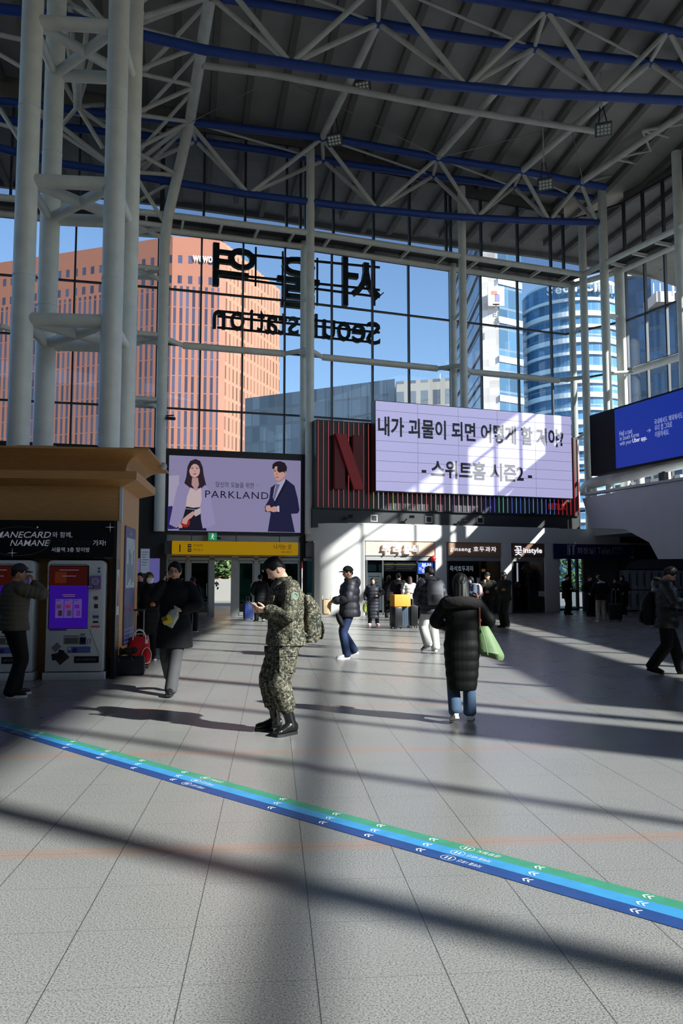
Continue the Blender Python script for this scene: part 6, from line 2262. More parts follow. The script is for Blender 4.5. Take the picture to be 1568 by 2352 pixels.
    def trousers(s, m, r=(.104, .080, .066), hem=0.0, bloused=False, waist=1.03, grow=.008, ripple=0.0, name='trousers'):
        k = s.k
        mb = MB()
        s.trunk(mb, .82, waist, grow)
        for sd_, (hip, kn, an, td, heel, lift) in s.legs.items():
            d = (an - kn).normalized()
            end = an + d * (hem * k)
            if bloused:
                end = an - d * .16 * k
                limb(mb, [hip - UP * .01, kn, end.lerp(kn, .25), end, end + d * .015], [r[0] * k, r[1] * k, r[2] * k * 1.08, r[2] * k, r[2] * k * .7], 18, .016, ripple, .075)
            else:
                limb(mb, [hip - UP * .01, kn, end], [r[0] * k, r[1] * k, r[2] * k], 18, .02, ripple, .12)
        o = mb.build(name, m, s.root, True, True)
        REM.append((o, s.vox, 2))
        return o
    def shoe(s, m, sole, kind='sneaker', lace=None):
        k = s.k * (.92 if s.w else 1)
        for sd_, (hip, kn, an, td, heel, lift) in s.legs.items():
            sdv = V((td.y, -td.x, 0))
            pit = math.asin(max(-.9, min(.9, heel / (.19 * k)))) if heel > 0 else 0
            fd = td * cos(pit) - UP * sin(pit)
            up = UP * cos(pit) + td * sin(pit)
            o0 = an - up * .085 * k - fd * .055 * k
            prof = [(0, .030, .055), (.03, .036, .075), (.08, .037, .082), (.13, .040, .072), (.18, .046, .056), (.225, .044, .044), (.255, .030, .034)]
            if kind == 'boot':
                prof = [(0, .036, .09), (.03, .040, .11), (.08, .042, .115), (.13, .044, .088), (.18, .050, .068), (.225, .050, .058), (.258, .036, .044)]
            mb = MB()
            rr = []
            for q, hw, ht in prof:
                ring = []
                for j in range(16):
                    a = 2 * pi * j / 16
                    ring.append(o0 + fd * (q * k) + sdv * (hw * k * cos(a)) + up * ((.022 + ht * .5 + ht * .5 * sin(a)) * k))
                rr.append(ring)
            mb.rings(rr)
            if kind == 'boot':
                limb(mb, [an - up * .01, an + (kn - an).normalized() * .18 * k], [.050 * k, .052 * k], 16, .02)
            elif kind == 'fluff':
                mb.ell(an + td * .03 - up * .03, .06, .075, .05)
            sh = mb.build('shoe', m, s.root, True, True)
            REM.append((sh, .006, 2))
            sb = MB()
            out = []
            for q, hw in ((-.005, .020), (.01, .034), (.06, .038), (.12, .041), (.18, .050), (.23, .046), (.262, .026)):
                out.append((q, hw))
            poly_ = [o0 + fd * (q * k) + sdv * (hw * k) for q, hw in out] + [o0 + fd * (q * k) - sdv * (hw * k) for q, hw in reversed(out)]
            sb.prism(poly_, up * .028 * k)
            sb.build('sole', sole, sh, True, True)
            if lace:
                lb = MB()
                for q in (.095, .115, .135, .155):
                    z = .105 - (q - .09) * .55 if kind == 'boot' else .09 - (q - .09) * .45
                    z += .022
                    lb.tube(o0 + fd * (q * k) + up * (z * k) - sdv * .022 * k, o0 + fd * ((q + .012) * k) + up * (z * k) + sdv * .022 * k, .0032 * k, 6)
                lb.build('laces', lace, sh, True, True)
    def local(s, p):
        """body space to world"""
        return s.root.matrix_basis @ V(p)

def to_one_surface():
    """voxel-remesh every queued shape so that each body or garment is one continuous surface"""
    keep = []
    for o, vx, smn in REM:
        d = bpy.data.objects.new('work', o.data)
        COL.objects.link(d)
        r = d.modifiers.new('r', 'REMESH')
        r.mode = 'VOXEL'
        r.voxel_size = vx
        r.use_smooth_shade = True
        q = d.modifiers.new('s', 'SMOOTH')
        q.factor = .5
        q.iterations = smn
        keep.append((o, d))
    dg = bpy.context.evaluated_depsgraph_get()
    for o, d in keep:
        me = bpy.data.meshes.new_from_object(d.evaluated_get(dg))
        old = o.data
        me.materials.clear()
        for x in old.materials:
            me.materials.append(x)
        me.name = old.name
        o.data = me
        me.polygons.foreach_set('use_smooth', [True] * len(me.polygons))
    for o, d in keep:
        bpy.data.objects.remove(d)
# ================================================================== the people in the hall
def at_feet(px, py):
    p = gp(px, py)
    return (p.x, p.y, 0.0)
C_black = cloth('cloth_black', (15, 15, 17), .7, spec=.2)
C_black2 = cloth('cloth_black_soft', (21, 21, 24), .8, spec=.2)
C_char = cloth('cloth_charcoal', (44, 44, 52), .55, spec=.35)
C_olive = cloth('cloth_olive', (84, 78, 66), .7)
C_jeans = cloth('cloth_jeans', (60, 80, 104), .85, bs=160)
C_navyj = cloth('cloth_navy_jeans', (34, 48, 82), .8, bs=160)
C_whitet = cloth('cloth_white', (184, 182, 178), .85)
C_greyt = cloth('cloth_grey', (66, 66, 68), .8)
C_beige = cloth('cloth_beige', (188, 172, 150), .85)
C_fur = mat('fur_dark', (20, 17, 15), .95, var=.4, scale=60, bump=1.0, bscale=70)
C_pink = cloth('cloth_pink', (196, 70, 110), .7)
C_denim = cloth('cloth_denim', (70, 84, 104), .8)
B_white = mat('sole_white', (222, 222, 220), .6)
B_black = mat('sole_black', (20, 20, 20), .6)
L_black = mat('boot_leather', (18, 18, 19), .28, bump=.2, bscale=50)
L_white = mat('sneaker_white', (218, 216, 214), .5)
L_grey = mat('sneaker_grey', (96, 94, 92), .6)
M_phone = mat('phone_black', (14, 14, 16), .25)
M_phonescreen = screen_mat('phone_screen', (150, 170, 200), .6)

def phone(label, P, c, face, up, size=(.072, .15, .009), glow=True):
    """c, face, up in the holder's body space"""
    M = P.root.matrix_basis.to_3x3()
    c = P.local(c)
    f, u = (M @ V(face)).normalized(), M @ V(up)
    u = (u - f * u.dot(f)).normalized()
    r = u.cross(f)
    t = thing('phone', label, 'phone', c)
    MB().obox(c - r * size[0] / 2 - u * size[1] / 2 - f * size[2], r * size[0], u * size[1], f * size[2]).build('case', M_phone, t, bevel=.003)
    if glow:
        MB().obox(c - r * (size[0] / 2 - .004) - u * (size[1] / 2 - .008), r * (size[0] - .008), u * (size[1] - .016), f * .001).build('display', M_phonescreen, t)
    return t

def backpack(label, P, m, w=.30, h=.46, d=.17, z0=.92, y0=-.13, m2=None, pocket=True):
    t = thing('backpack', label, 'backpack', tuple(P.root.location))
    t.rotation_euler = P.root.rotation_euler
    mb = MB()
    def q(x, y, z):
        return P.T(x, y, z)
    rr = []
    for i in range(15):
        f = i / 14
        z = z0 + h * f
        sx = w / 2 * (1 - .25 * max(0, (f - .72) / .28) ** 2) * (1 - .10 * max(0, (.12 - f) / .12))
        dd = d * (1 - .60 * max(0, (f - .55) / .45) ** 2) * (1 - .3 * max(0, (.12 - f) / .12))
        ring = []
        for j in range(22):
            a = 2 * pi * j / 22
            e = .62
            cx, cy = cos(a), sin(a)
            ring.append(q(sx * math.copysign(abs(cx) ** e, cx), y0 - d * .05 - dd / 2 + dd / 2 * math.copysign(abs(cy) ** e, cy), z))
        rr.append(ring)
    mb.rings(rr)
    mb.build('bag', m, t, True, True)
    if pocket:
        pb = MB()
        rr = []
        for i in range(8):
            f = i / 7
            z = z0 + h * (.06 + .38 * f)
            g = sin(pi * (.12 + .76 * f))
            rr.append([q(w * .36 * cos(a) * (.8 + .2 * g), y0 - d * .95 - .05 * g * (.5 - .5 * sin(a)) - .01, z) for a in [2 * pi * j / 16 for j in range(16)]])
        pb.rings(rr)
        pb.build('pocket', m2 or m, t, True, True)
    for sx in (-1, 1):
        pts = [q(sx * w * .30, y0 - .01, z0 + h * .95), q(sx * .115, -.04, 1.48 * P.k), q(sx * .125, .075, 1.42 * P.k), q(sx * .135, .125, 1.28 * P.k), q(sx * .17, .09, 1.10 * P.k), q(sx * .19, -.06, 1.02 * P.k), q(sx * w * .45, y0 - .02, z0 + h * .15)]
        MB().path([pts[0]] + [pts[i].lerp(pts[i + 1], t_) for i in range(len(pts) - 1) for t_ in (.33, .66, 1)], .017, 8).build('strap', m2 or m, t, True, True)
    MB().path([q(.03 * cos(a), y0 - .03, z0 + h + .028 * sin(a)) for a in [pi * j / 8 for j in range(9)]], .008, 6).build('grab_handle', m2 or m, t, True, True)
    return t

# ---------------------------------------------------------------- soldier in the middle
P = Person('person', 'soldier in camouflage looking down at a phone, standing in the middle of the hall', at_feet(655, 1681), (-.93, -.37), 1.80, lean=.10, nod=.50, turn=.10, vox=.0065, skin=SKIN2)
P.leg('L', (-.15, -.02), (-.45, 1))
P.leg('R', (.12, .06), (.10, 1))
P.arm('L', (-.12, .235, 1.235), (.42, .88, .06), (.7, -.2, .75), (-.9, -.55, -.7), .62, .1, .6)
P.arm('R', (.12, .235, 1.225), (-.45, .86, .08), (-.7, -.2, .75), (.9, -.5, -.7), .62, .1, .6)
P.finish_body()
P.face(closed=True)
P.hair('crew', vol=.008)
bm_ = MB()
def beret(d):
    p = headshape(d)
    u = sm(.40 + .12 * abs(atan2(d[0], d[1])) / pi, .56 + .10 * abs(atan2(d[0], d[1])) / pi, d[2])
    q = p + V((d[0], d[1], d[2] * .55)) * (-.02 + .048 * u)
    return q + V((0, .014 * u * max(0, d[1]), 0))
blob(bm_, beret, P.HM, 44, 36)
bc = bm_.build('beret', cloth('beret_black', (14, 14, 16), .85), P.root, True, True)
tag(bc, 'black beret with a yellow badge')
MB().ell(P.HM @ V((0, .112, .062)), .022, .006, .014, 12, 8, P.HM.to_3x3().normalized()).build('badge', mat('badge_yellow', (206, 190, 110), .5), bc, True, True)
P.top(CAMO, .84, .052, (.092, .080, .064), ripple=.004, per=.13, flare=.06, cuff=.01, name='field_jacket', depth=1.06)
for sx, (x, y, z, w_, h_) in ((-1, (-.10, .155, 1.30, .12, .13)), (1, (.10, .155, 1.30, .12, .13))):
    pass
k = P.k
def patch(P, name, m, c, nrm, w_, h_, th=.014, bev=.006):
    n = V(nrm).normalized()
    r = n.cross(UP).normalized()
    u = r.cross(n)
    return MB().obox(V(c) - r * w_ / 2 - u * h_ / 2 - n * th, r * w_, u * h_, n * th * 2).build(name, m, P.root, local=True, bevel=bev)
patch(P, 'chest_pocket', CAMO, P.T(-.10, .178, 1.33), (-.25, .95, .1), .12, .13)
patch(P, 'chest_pocket', CAMO, P.T(.10, .178, 1.33), (.25, .95, .1), .12, .13)
patch(P, 'hip_pocket', CAMO, P.T(-.195, .075, 1.04), (-.8, .6, 0), .17, .18)
patch(P, 'hip_pocket', CAMO, P.T(.195, .075, 1.04), (.8, .6, 0), .17, .18)
sho = P.arms['L'][0]
el = P.arms['L'][1]
c = sho.lerp(el, .30) + V((-.092, -.01, .0))
pb = MB().tube(c + V((.02, 0, 0)), c - V((.008, 0, -.004)), .042, 22).build('arm_badge', mat('badge_green', (96, 112, 96), .7), P.root, True, True)
MB().path([c - V((.011, 0, -.004)) + V((0, .028 * cos(a), .028 * sin(a))) for a in [2 * pi * j / 18 for j in range(18)]], .003, 5, True).build('badge_ring', mat('badge_ring', (140, 150, 130), .7), pb, True, True)
P.trousers(CAMO, (.128, .108, .088), bloused=True, ripple=.006, grow=.025)
for sd_, sx in (('L', -1), ('R', 1)):
    hip, kn = P.legs[sd_][:2]
    c = hip.lerp(kn, .52) + V((sx * .108, .0, 0))
    patch(P, 'cargo_pocket', CAMO, c, (sx, .1, 0), .17, .19, .02, .01)
    patch(P, 'pocket_flap', CAMO, c + V((sx * .016, 0, .10)), (sx, .1, 0), .18, .07, .014, .006)
P.shoe(L_black, B_black, 'boot', mat('lace_black', (40, 40, 42), .6))
wp = P.arms['R'][2]
phone('dark phone held in both hands by the soldier in the middle', P, (0.0, .345, 1.285), (0, -.62, .78), (0, .8, .6), glow=True)
backpack('camouflage backpack on the back of the soldier looking at his phone', P, CAMO, .29, .47, .19, .90, -.165)

# ---------------------------------------------------------------- woman walking away with the green bag
P = Person('person', 'woman seen from behind in a long black quilted coat with a green shoulder bag', at_feet(1062, 1660), (.03, 1), 1.60, lean=.05, nod=.18, woman=True, vox=.008)
P.leg('L', (-.085, -.08), (-.12, 1), heel=.045)
P.leg('R', (.10, .16), (.25, 1))
P.arm('L', (-.13, .22, 1.02), (.8, .5, .25), (.5, -.4, .5), (-1, -.5, -.35), .6)
P.arm('R', (.20, .16, .98), (-.4, .85, .1), (-.8, -.1, .4), (1, -.55, -.5), .6)
P.finish_body()
P.face()
P.hair('long', vol=.02)
P.top(cloth('coat_black', (8, 8, 9), .65, spec=.15), .38, .040, (.080, .072, .056), ripple=.007, per=.115, flare=-.02, name='long_coat', depth=1.1)
k = P.k
fb = MB()
pts = [P.T(.165 * sin(q), -.075 - .085 * cos(q), 1.40 * k - .02 * abs(sin(q))) for q in [-2.1 + 4.2 * j / 16 for j in range(17)]]
limb(fb, pts, [.045] + [.062] * 15 + [.045], 14, .02)
fo = fb.build('fur_hood', C_fur, P.root, True, True)
REM.append((fo, .008, 1))
P.trousers(C_jeans, (.092, .074, .078), hem=-.005)
P.shoe(L_white, B_white, 'sneaker')
gb_ = thing('shoulder_bag', 'light green slouchy shoulder bag with brown straps carried by the woman in black', 'bag', tuple(P.root.location))
gb_.rotation_euler = P.root.rotation_euler
M_green = cloth('bag_green', (102, 124, 88), .6, bump=.5, bs=14, spec=.3)
rr = []
for i in range(13):
    f = i / 12
    z = .70 + .34 * f
    wd = .165 * (1 - .62 * f ** 1.3) * (.75 + .25 * min(1, f / .12))
    dp = .085 * (1 - .75 * f ** 1.4) * (.5 + .5 * min(1, f / .15))
    cx = .31 - .085 * f
    rr.append([V((cx + wd * cos(a) * (1 if cos(a) > 0 else .8) + .02 * sin(3 * a) * (1 - f), -.03 + dp * 1.3 * sin(a), z - .03 * cos(a) * (1 - f))) for a in [2 * pi * j / 24 for j in range(24)]])
MB().rings(rr).build('bag', M_green, gb_, True, True)
for dy in (-.035, .02):
    MB().path([V((.195, dy, 1.02)), V((.19, dy - .03, 1.15)), V((.185, dy - .05, 1.28)), V((.165, dy * .5 - .03, 1.385)), V((.14, .04, 1.40)), V((.15, .10, 1.30)), V((.185, .07, 1.15)), V((.20, .03, 1.03))], .011, 6).build('strap', mat('strap_brown', (118, 66, 52), .6), gb_, True, True)
MB().path([V((.26, -.155, .74)), V((.245, -.15, .82)), V((.22, -.11, .95)), V((.20, -.05, 1.02))], .006, 6).build('seam', mat('bag_green_dark', (92, 128, 78), .7), gb_, True, True)

# ---------------------------------------------------------------- man with glasses on the phone, left
P = Person('person', 'man in glasses and a dark coat walking with a phone at his ear, left', at_feet(398, 1592), (.08, -1), 1.77, lean=.03, nod=.0, turn=.10, vox=.0075)
P.leg('L', (.0, .27), (.05, 1))
P.leg('R', (.09, -.30), (.0, 1), heel=.13)
P.arm('R', (.15, .10, 1.50), (-.35, -.05, .92), (-.8, .15, -.2), (.55, .5, -1), .75, 0, .3)
P.arm('L', (-.13, .26, 1.13), (.8, .55, -.1), (.1, .1, -.9), (-1, -.3, -.4), .7)
P.finish_body()
P.face(glasses=True)
P.hair('fringe', vol=.016)
P.top(C_black2, .60, .045, (.088, .078, .062), ripple=.003, per=.21, flare=.14, name='dark_coat', depth=1.14)
MB().path([P.T(.062 * cos(a), .064 * sin(a) - .004, 1.50 * P.k + .004 * sin(a)) for a in [2 * pi * j / 20 for j in range(20)]], .020, 10, True).build('turtleneck', C_black, P.root, True, True)
P.trousers(C_greyt, (.104, .086, .082), hem=.03)
P.shoe(L_black, B_black, 'sneaker')
phone('black phone pressed to the ear of the man in glasses', P, (.105, .075, 1.585), (-1, .1, 0), (.15, .25, 1), glow=False)
c = P.local((.0, .31, 1.035))
t = thing('snack_bag', 'clear plastic snack bag with a yellow label held by the man in glasses', 'bag', c)
sb = MB()
_M = Matrix.Rotation(.5, 3, 'Y')
rr = []
for z, a_, b_ in ((-.12, .075, .008), (-.10, .078, .028), (-.03, .080, .045), (.04, .078, .042), (.09, .060, .03), (.115, .03, .015), (.14, .045, .02), (.16, .055, .012)):
    rr.append([c + _M @ V((a_ * cos(q) * (1 + .06 * sin(5 * q + 30 * z)), b_ * sin(q) * (1 + .2 * sin(7 * q + 40 * z)), z)) for q in [2 * pi * j / 26 for j in range(26)]])
sb.rings(rr)
sb.build('wrapper', mat('plastic_pale', (160, 163, 162), .25, spec=.7), t, True)
lb_ = MB()
lb_.obox(c + V((-.085, -.054, -.10)), V((.115, 0, .05)), V((0, .03, 0)), V((-.045, 0, .10)))
lb_.build('label', mat('label_yellow', (222, 196, 40), .4), t, bevel=.01)
lb_ = MB()
lb_.obox(c + V((-.098, -.056, -.05)), V((.06, 0, .026)), V((0, .02, 0)), V((-.024, 0, .05)))
lb_.build('label_print', mat('label_olive', (96, 92, 40), .5), t)

# ---------------------------------------------------------------- woman in a white mask with the trolley
P = Person('person', 'woman in a white face mask and black padded coat holding a luggage trolley', at_feet(338, 1516), (.35, -.94), 1.66, lean=0, nod=-.12, turn=-.35, woman=True, vox=.009, skin=SKIN3)
P.leg('L', (-.09, .0), (-.2, 1))
P.leg('R', (.10, .02), (.2, 1))
P.arm('R', (.27, .26, .96), (.1, .5, -.8), (-.4, -.6, -.4), (.6, -.6, -.3), .9)
P.arm('L', (-.12, .23, 1.06), (.85, .4, .05), (.1, -.8, -.2), (-1, -.2, -.5), .6)
P.finish_body()
P.face(mask=True)
P.hair('bob', m=HAIRB, vol=.018)
P.top(C_black, .52, .055, (.098, .085, .066), ripple=.012, per=.12, hood=(1.15, .01), name='padded_coat', depth=1.08)
P.trousers(C_black2, (.10, .084, .075), hem=.03)
P.shoe(mat('shoe_plum', (70, 44, 44), .5), B_white, 'sneaker')

# ---------------------------------------------------------------- man at the machines in the olive jacket
P = Person('person', 'man in an olive quilted jacket and cap at the white machines, hand at his mouth', at_feet(27, 1600), (.70, .72), 1.74, lean=.04, nod=.05, turn=.22, vox=.008, skin=SKIN3)
P.leg('R', (.09, -.06), (.55, 1))
P.leg('L', (-.12, .10), (.0, 1))
P.arm('R', (.12, .19, 1.50), (-.25, -.15, .95), (-.3, -.9, .1), (1, .5, -.8), .7)
P.arm('L', (-.26, .12, .95), (.1, .4, -.9), (.9, 0, -.2), (-.5, -1, -.2), .5)
P.finish_body()
P.face()
P.hair('short', vol=.003)
P.cap(cloth('cap_dark', (44, 46, 48), .8))
P.top(C_olive, .86, .045, (.092, .078, .060), ripple=.010, per=.062, name='quilted_jacket', depth=1.05)
P.trousers(C_black, (.108, .092, .082), hem=.03)
P.shoe(L_black, B_white, 'sneaker')

# ---------------------------------------------------------------- man in the cap and dark puffer, facing left
P = Person('person', 'man in a black cap and charcoal puffer jacket facing left beside the white pier', at_feet(803, 1512), (-1, -.10), 1.79, lean=.02, nod=.06, vox=.009)
P.leg('R', (.09, -.10), (.3, 1), heel=.06)
P.leg('L', (-.10, .07), (-.25, 1))
P.arm('L', (-.17, .30, 1.12), (.2, .95, -.2), (.6, 0, -.7), (-.6, -.8, -.6), .9)
P.arm('R', (.17, .30, 1.12), (-.2, .95, -.2), (-.6, 0, -.7), (.6, -.8, -.6), .9)
P.finish_body()
P.face(glasses=True)
P.hair('short', vol=.003)
P.cap(cloth('cap_black', (26, 26, 28), .8), badge=mat('cap_badge', (190, 190, 190), .5))
P.top(C_char, .78, .060, (.102, .088, .066), ripple=.014, per=.135, hood=(1.2, .02), name='puffer_jacket', depth=1.12)
P.trousers(C_navyj, (.102, .084, .076), hem=.02)
P.shoe(L_white, B_white, 'sneaker')
c = P.local((0, .46, 1.02))
t = thing('paper_bag', 'beige paper carrier bag held in front of the man in the cap', 'bag', c)
M_kraft = mat('kraft_paper', (190, 164, 130), .8, var=.08, scale=6)
rr = []
for z, a_, b_ in ((-.17, .07, .10), (-.14, .085, .12), (.02, .09, .13), (.13, .085, .125)):
    rr.append([c + V((a_ * math.copysign(abs(cos(q)) ** .5, cos(q)), b_ * math.copysign(abs(sin(q)) ** .5, sin(q)), z)) for q in [2 * pi * j / 20 for j in range(20)]])
MB().rings(rr, cap=False).build('bag', M_kraft, t)
MB().ell(c + V((0, 0, .05)), .07, .10, .09).build('contents', C_black, t, True)
for sx in (-.08, .08):
    MB().path([c + V((sx, .07 * cos(a), .13 + .075 * sin(a))) for a in [pi * j / 10 for j in range(11)]], .008, 6).build('handle', M_kraft, t, True)
c = P.local((-.13, .20, .74))
t = thing('sling_bag', 'small black sling bag hanging below the puffer jacket of the man in the cap', 'bag', c)
MB().ell(c, .06, .10, .16, 18, 12, Matrix.Rotation(-.45, 3, 'Y')).build('bag', C_black, t, True)
MB().path([c + V((.0, 0, .12)), c + V((.06, -.06, .30)), c + V((.12, -.08, .42))], .012, 6).build('strap', C_black, t, True)

# ---------------------------------------------------------------- man with grey backpack and white trousers
P = Person('person', 'man in white trousers and a black padded jacket carrying a grey backpack', at_feet(990, 1496), (-.25, .97), 1.81, lean=.04, nod=.05, turn=-.5, vox=.010)
P.leg('L', (-.14, -.16), (-.6, .8), heel=.10)
P.leg('R', (.13, .08), (.15, 1))
P.arm('L', (-.23, .22, 1.02), (.3, .9, -.2), (.7, 0, -.4), (-.8, -.6, -.4), .6)
P.arm('R', (.26, .14, .98), (.0, .6, -.7), (-.9, 0, -.2), (.6, -1, -.2), .6)
P.finish_body()
P.face()
P.hair('fringe', vol=.016)
P.top(C_char, .76, .055, (.100, .085, .064), ripple=.013, per=.12, hood=(1.1, .02), name='padded_jacket', depth=1.08)
P.trousers(C_whitet, (.115, .100, .094), hem=.02)
P.shoe(L_grey, B_white, 'sneaker')
backpack('boxy grey backpack on the man in white trousers', P, cloth('pack_grey', (92, 92, 98), .7), .34, .50, .20, 1.0, -.18, cloth('pack_grey_dark', (58, 58, 62), .7))

# ---------------------------------------------------------------- woman in the long grey coat
P = Person('person', 'smiling woman in a long grey padded coat and pink fluffy shoes by the snack bar', at_feet(857, 1437), (.02, -1), 1.58, lean=0, nod=0, turn=.15, woman=True, vox=.011, skin=SKIN2)
P.leg('L', (-.13, .0), (-.3, 1))
P.leg('R', (.12, .02), (.3, 1))
P.arm('R', (.27, .05, .86), (.05, .2, -1), (-.9, 0, 0), (.3, -1, 0), .8)
P.arm('L', (-.16, .17, 1.0), (.8, .5, -.2), (0, -.8, -.3), (-1, -.4, .1), .6)
P.finish_body()
P.face()
P.hair('long', m=HAIRB, vol=.016)
P.top(C_char, .26, .055, (.092, .082, .060), ripple=.014, per=.12, flare=.03, name='long_coat', depth=1.05)
P.trousers(C_black, (.09, .075, .07), hem=.0)
P.shoe(mat('shoe_pink', (226, 178, 182), .8, bump=.6), mat('sole_pink', (206, 160, 164), .7), 'fluff')
c = P.local((.285, .06, .70))
t = thing('green_bag', 'small lime green bag held low by the woman in the long grey coat', 'bag', c)
MB().ell(c - UP * .10, .07, .05, .17, 16, 10).build('bag', mat('lime_green', (156, 176, 62), .6), t, True)
MB().path([c + V((.04 * cos(a), 0, .05 + .06 * sin(a))) for a in [pi * j / 8 for j in range(9)]], .007, 6).build('handle', mat('lime_dark', (110, 128, 40), .6), t, True)

# ---------------------------------------------------------------- man with the phone at the right edge
P = Person('person', 'man in a black fur-hooded parka reading his phone while walking, right edge', at_feet(1530, 1549), (1, -.22), 1.76, lean=.10, nod=.42, turn=.05, vox=.008)
P.leg('L', (-.07, .24), (.0, 1))
P.leg('R', (.09, -.24), (.05, 1), heel=.05)
P.arm('R', (.12, .33, 1.16), (-.3, .9, .15), (-.7, -.2, .7), (.8, -.6, -.6), .65)
P.arm('L', (-.12, .33, 1.16), (.3, .9, .15), (.7, -.2, .7), (-.8, -.6, -.6), .65)
P.finish_body()
P.face(glasses=True, closed=True)
P.hair('fringe', vol=.018)
P.top(cloth('parka_black', (30, 30, 34), .42, spec=.5), .74, .062, (.104, .090, .066), ripple=.013, per=.17, hood=(1.15, .02), name='parka', depth=1.15)
pts = [P.T(.13 * sin(q), -.085 - .085 * cos(q), 1.50 * P.k - .02 * abs(sin(q))) for q in [-2.1 + 4.2 * j / 14 for j in range(15)]]
fb = MB()
limb(fb, pts, [.03] + [.042] * 13 + [.03], 12, .02)
fo = fb.build('fur_trim', C_fur, P.root, True, True)
REM.append((fo, .008, 1))
P.trousers(C_black2, (.112, .096, .084), hem=.02, ripple=.003)
P.shoe(L_black, B_black, 'boot')
phone('phone held low by the man in the fur-hooded parka', P, (0, .44, 1.21), (0, -.6, .8), (0, .8, .6))
backpack('black backpack worn by the man in the fur-hooded parka', P, C_black2, .30, .52, .17, .80, -.19)

# ---------------------------------------------------------------- smaller figures further back
def extra(label, spot, face, H, top, hem, trs, shoe=(L_black, B_black), woman=False, hair='short', hm=HAIR, arms='down', ripple=.01, hood=None, mask=False, nod=.05, turn=0.0, skin=SKIN, grow=.05, flare=.0, vox=.013, step=0.0, group=None, capm=None):
    P = Person('person', label, spot, face, H, lean=.03, nod=nod, turn=turn, woman=woman, vox=vox, skin=skin, group=group)
    P.leg('L', (-.10, step), (-.2, 1))
    P.leg('R', (.10, -step), (.2, 1), heel=.05 if step > .1 else 0)
    if arms == 'down':
        P.arm('L', (-.27, .05, .86), (.05, .2, -1), (.9, 0, 0), (-.3, -1, 0), .5)
        P.arm('R', (.27, .05, .86), (-.05, .2, -1), (-.9, 0, 0), (.3, -1, 0), .5)
    elif arms == 'front':
        P.arm('L', (-.12, .26, 1.10), (.4, .85, .1), (.7, -.2, .6), (-.8, -.6, -.6), .7)
        P.arm('R', (.12, .26, 1.10), (-.4, .85, .1), (-.7, -.2, .6), (.8, -.6, -.6), .7)
    elif arms == 'mouth':
        P.arm('R', (.06, .22, 1.42), (-.15, -.1, .95), (-.2, -.9, .1), (.9, .1, -1), .9)
        P.arm('L', (-.10, .22, 1.12), (.9, .3, 0), (0, -.9, -.1), (-.9, -.3, -.6), .6)
    elif arms == 'fold':
        P.arm('R', (-.06, .23, 1.20), (-.95, .2, .1), (0, -.9, -.2), (.9, -.2, -.8), .5)
        P.arm('L', (.06, .25, 1.24), (.95, .15, .1), (0, -.9, -.2), (-.9, -.2, -.8), .5)
    elif arms == 'pocket':
        P.arm('L', (-.17, .14, .98), (.3, .5, -.8), (.8, -.3, 0), (-.9, -.7, 0), .5)
        P.arm('R', (.17, .14, .98), (-.3, .5, -.8), (-.8, -.3, 0), (.9, -.7, 0), .5)
    P.finish_body()
    P.face(mask=mask)
    P.hair(hair, m=hm, vol=.015)
    if capm:
        P.cap(capm)
    P.top(top, hem, grow, (.092, .080, .062), ripple=ripple, per=.12, flare=flare, hood=hood, name='coat' if hem < .75 else 'jacket', depth=1.06)
    P.trousers(trs, (.10, .086, .08), hem=.02)
    P.shoe(*shoe, 'sneaker')
    return P
C_cream = cloth('cloth_cream', (222, 214, 202), .8)
C_khaki = cloth('cloth_khaki', (40, 40, 33), .8)
S_ = lambda px, py: at_feet(px, py)
def Yp(px, Y):
    p = atY(px, 1330, Y)
    return (p.x, p.y, 0.0)
extra('person in a dark coat with a beige stole at the snack bar counter', Yp(893, 32), (.1, 1), 1.68, C_black2, .7, C_black, woman=True, hair='bob', arms='front')
sc_ = bpy.data.objects
P = extra('man in a black jacket with a white collar queueing behind the yellow box', Yp(915, 30.0), (.1, 1), 1.76, C_black, .80, C_black, hair='short', arms='front')
MB().path([P.T(.068 * cos(a), .066 * sin(a) - .01, 1.50 * P.k) for a in [2 * pi * j / 18 for j in range(18)]], .02, 8, True).build('collar', C_whitet, P.root, True, True)
extra('woman in a short cream jacket with long brown hair queueing at the snack bar', Yp(941, 29.5), (.15, 1), 1.63, C_cream, .86, C_black, woman=True, hair='long', hm=HAIRB, ripple=.014, grow=.06)
extra('person in a white mask facing the queue beside the blue fishcake sign', Yp(964, 31.5), (-.3, -.9), 1.62, C_black, .75, C_black, woman=True, hair='bob', mask=True, arms='front')
P = extra('person in a white mask and denim jacket facing left behind the woman in black', S_(1085, 1440), (-.9, -.3), 1.62, C_denim, .82, C_black2, woman=True, hair='bob', mask=True, arms='front')
backpack('pale pink backpack on the masked person in the denim jacket', P, cloth('pack_blush', (196, 168, 168), .7), .28, .44, .16, .95, -.17)
P = extra('soldier in dark uniform with one hand at his mouth near the walnut cake shop', S_(1121, 1438), (-.35, -.9), 1.76, C_khaki, .84, C_khaki, arms='mouth', ripple=.003, grow=.045, capm=cloth('cap_dark', (44, 46, 48), .8))
P = extra('soldier in dark uniform with a black mask and folded arms near the flower shop', S_(1160, 1441), (-.75, -.6), 1.77, C_khaki, .84, C_khaki, arms='fold', ripple=.003, grow=.045, skin=SKIN3)
mk = MB()
def fm(d):
    p = headshape(d)
    u = sm(-.25, -.05, -d[2]) * (1 - sm(.72, .9, -d[2])) * sm(.05, .35, d[1])
    return p + V((d[0], d[1], d[2])) * (-.012 + .024 * u)
blob(mk, fm, P.HM)
mk.build('face_mask', C_black, P.root, True, True)
P = extra('person seen from behind in beige trousers and a dark jacket under the toilet sign', S_(1381, 1427), (.05, 1), 1.68, C_black2, .80, C_beige, (L_black, B_white), arms='pocket', hood=(1.1, 0))
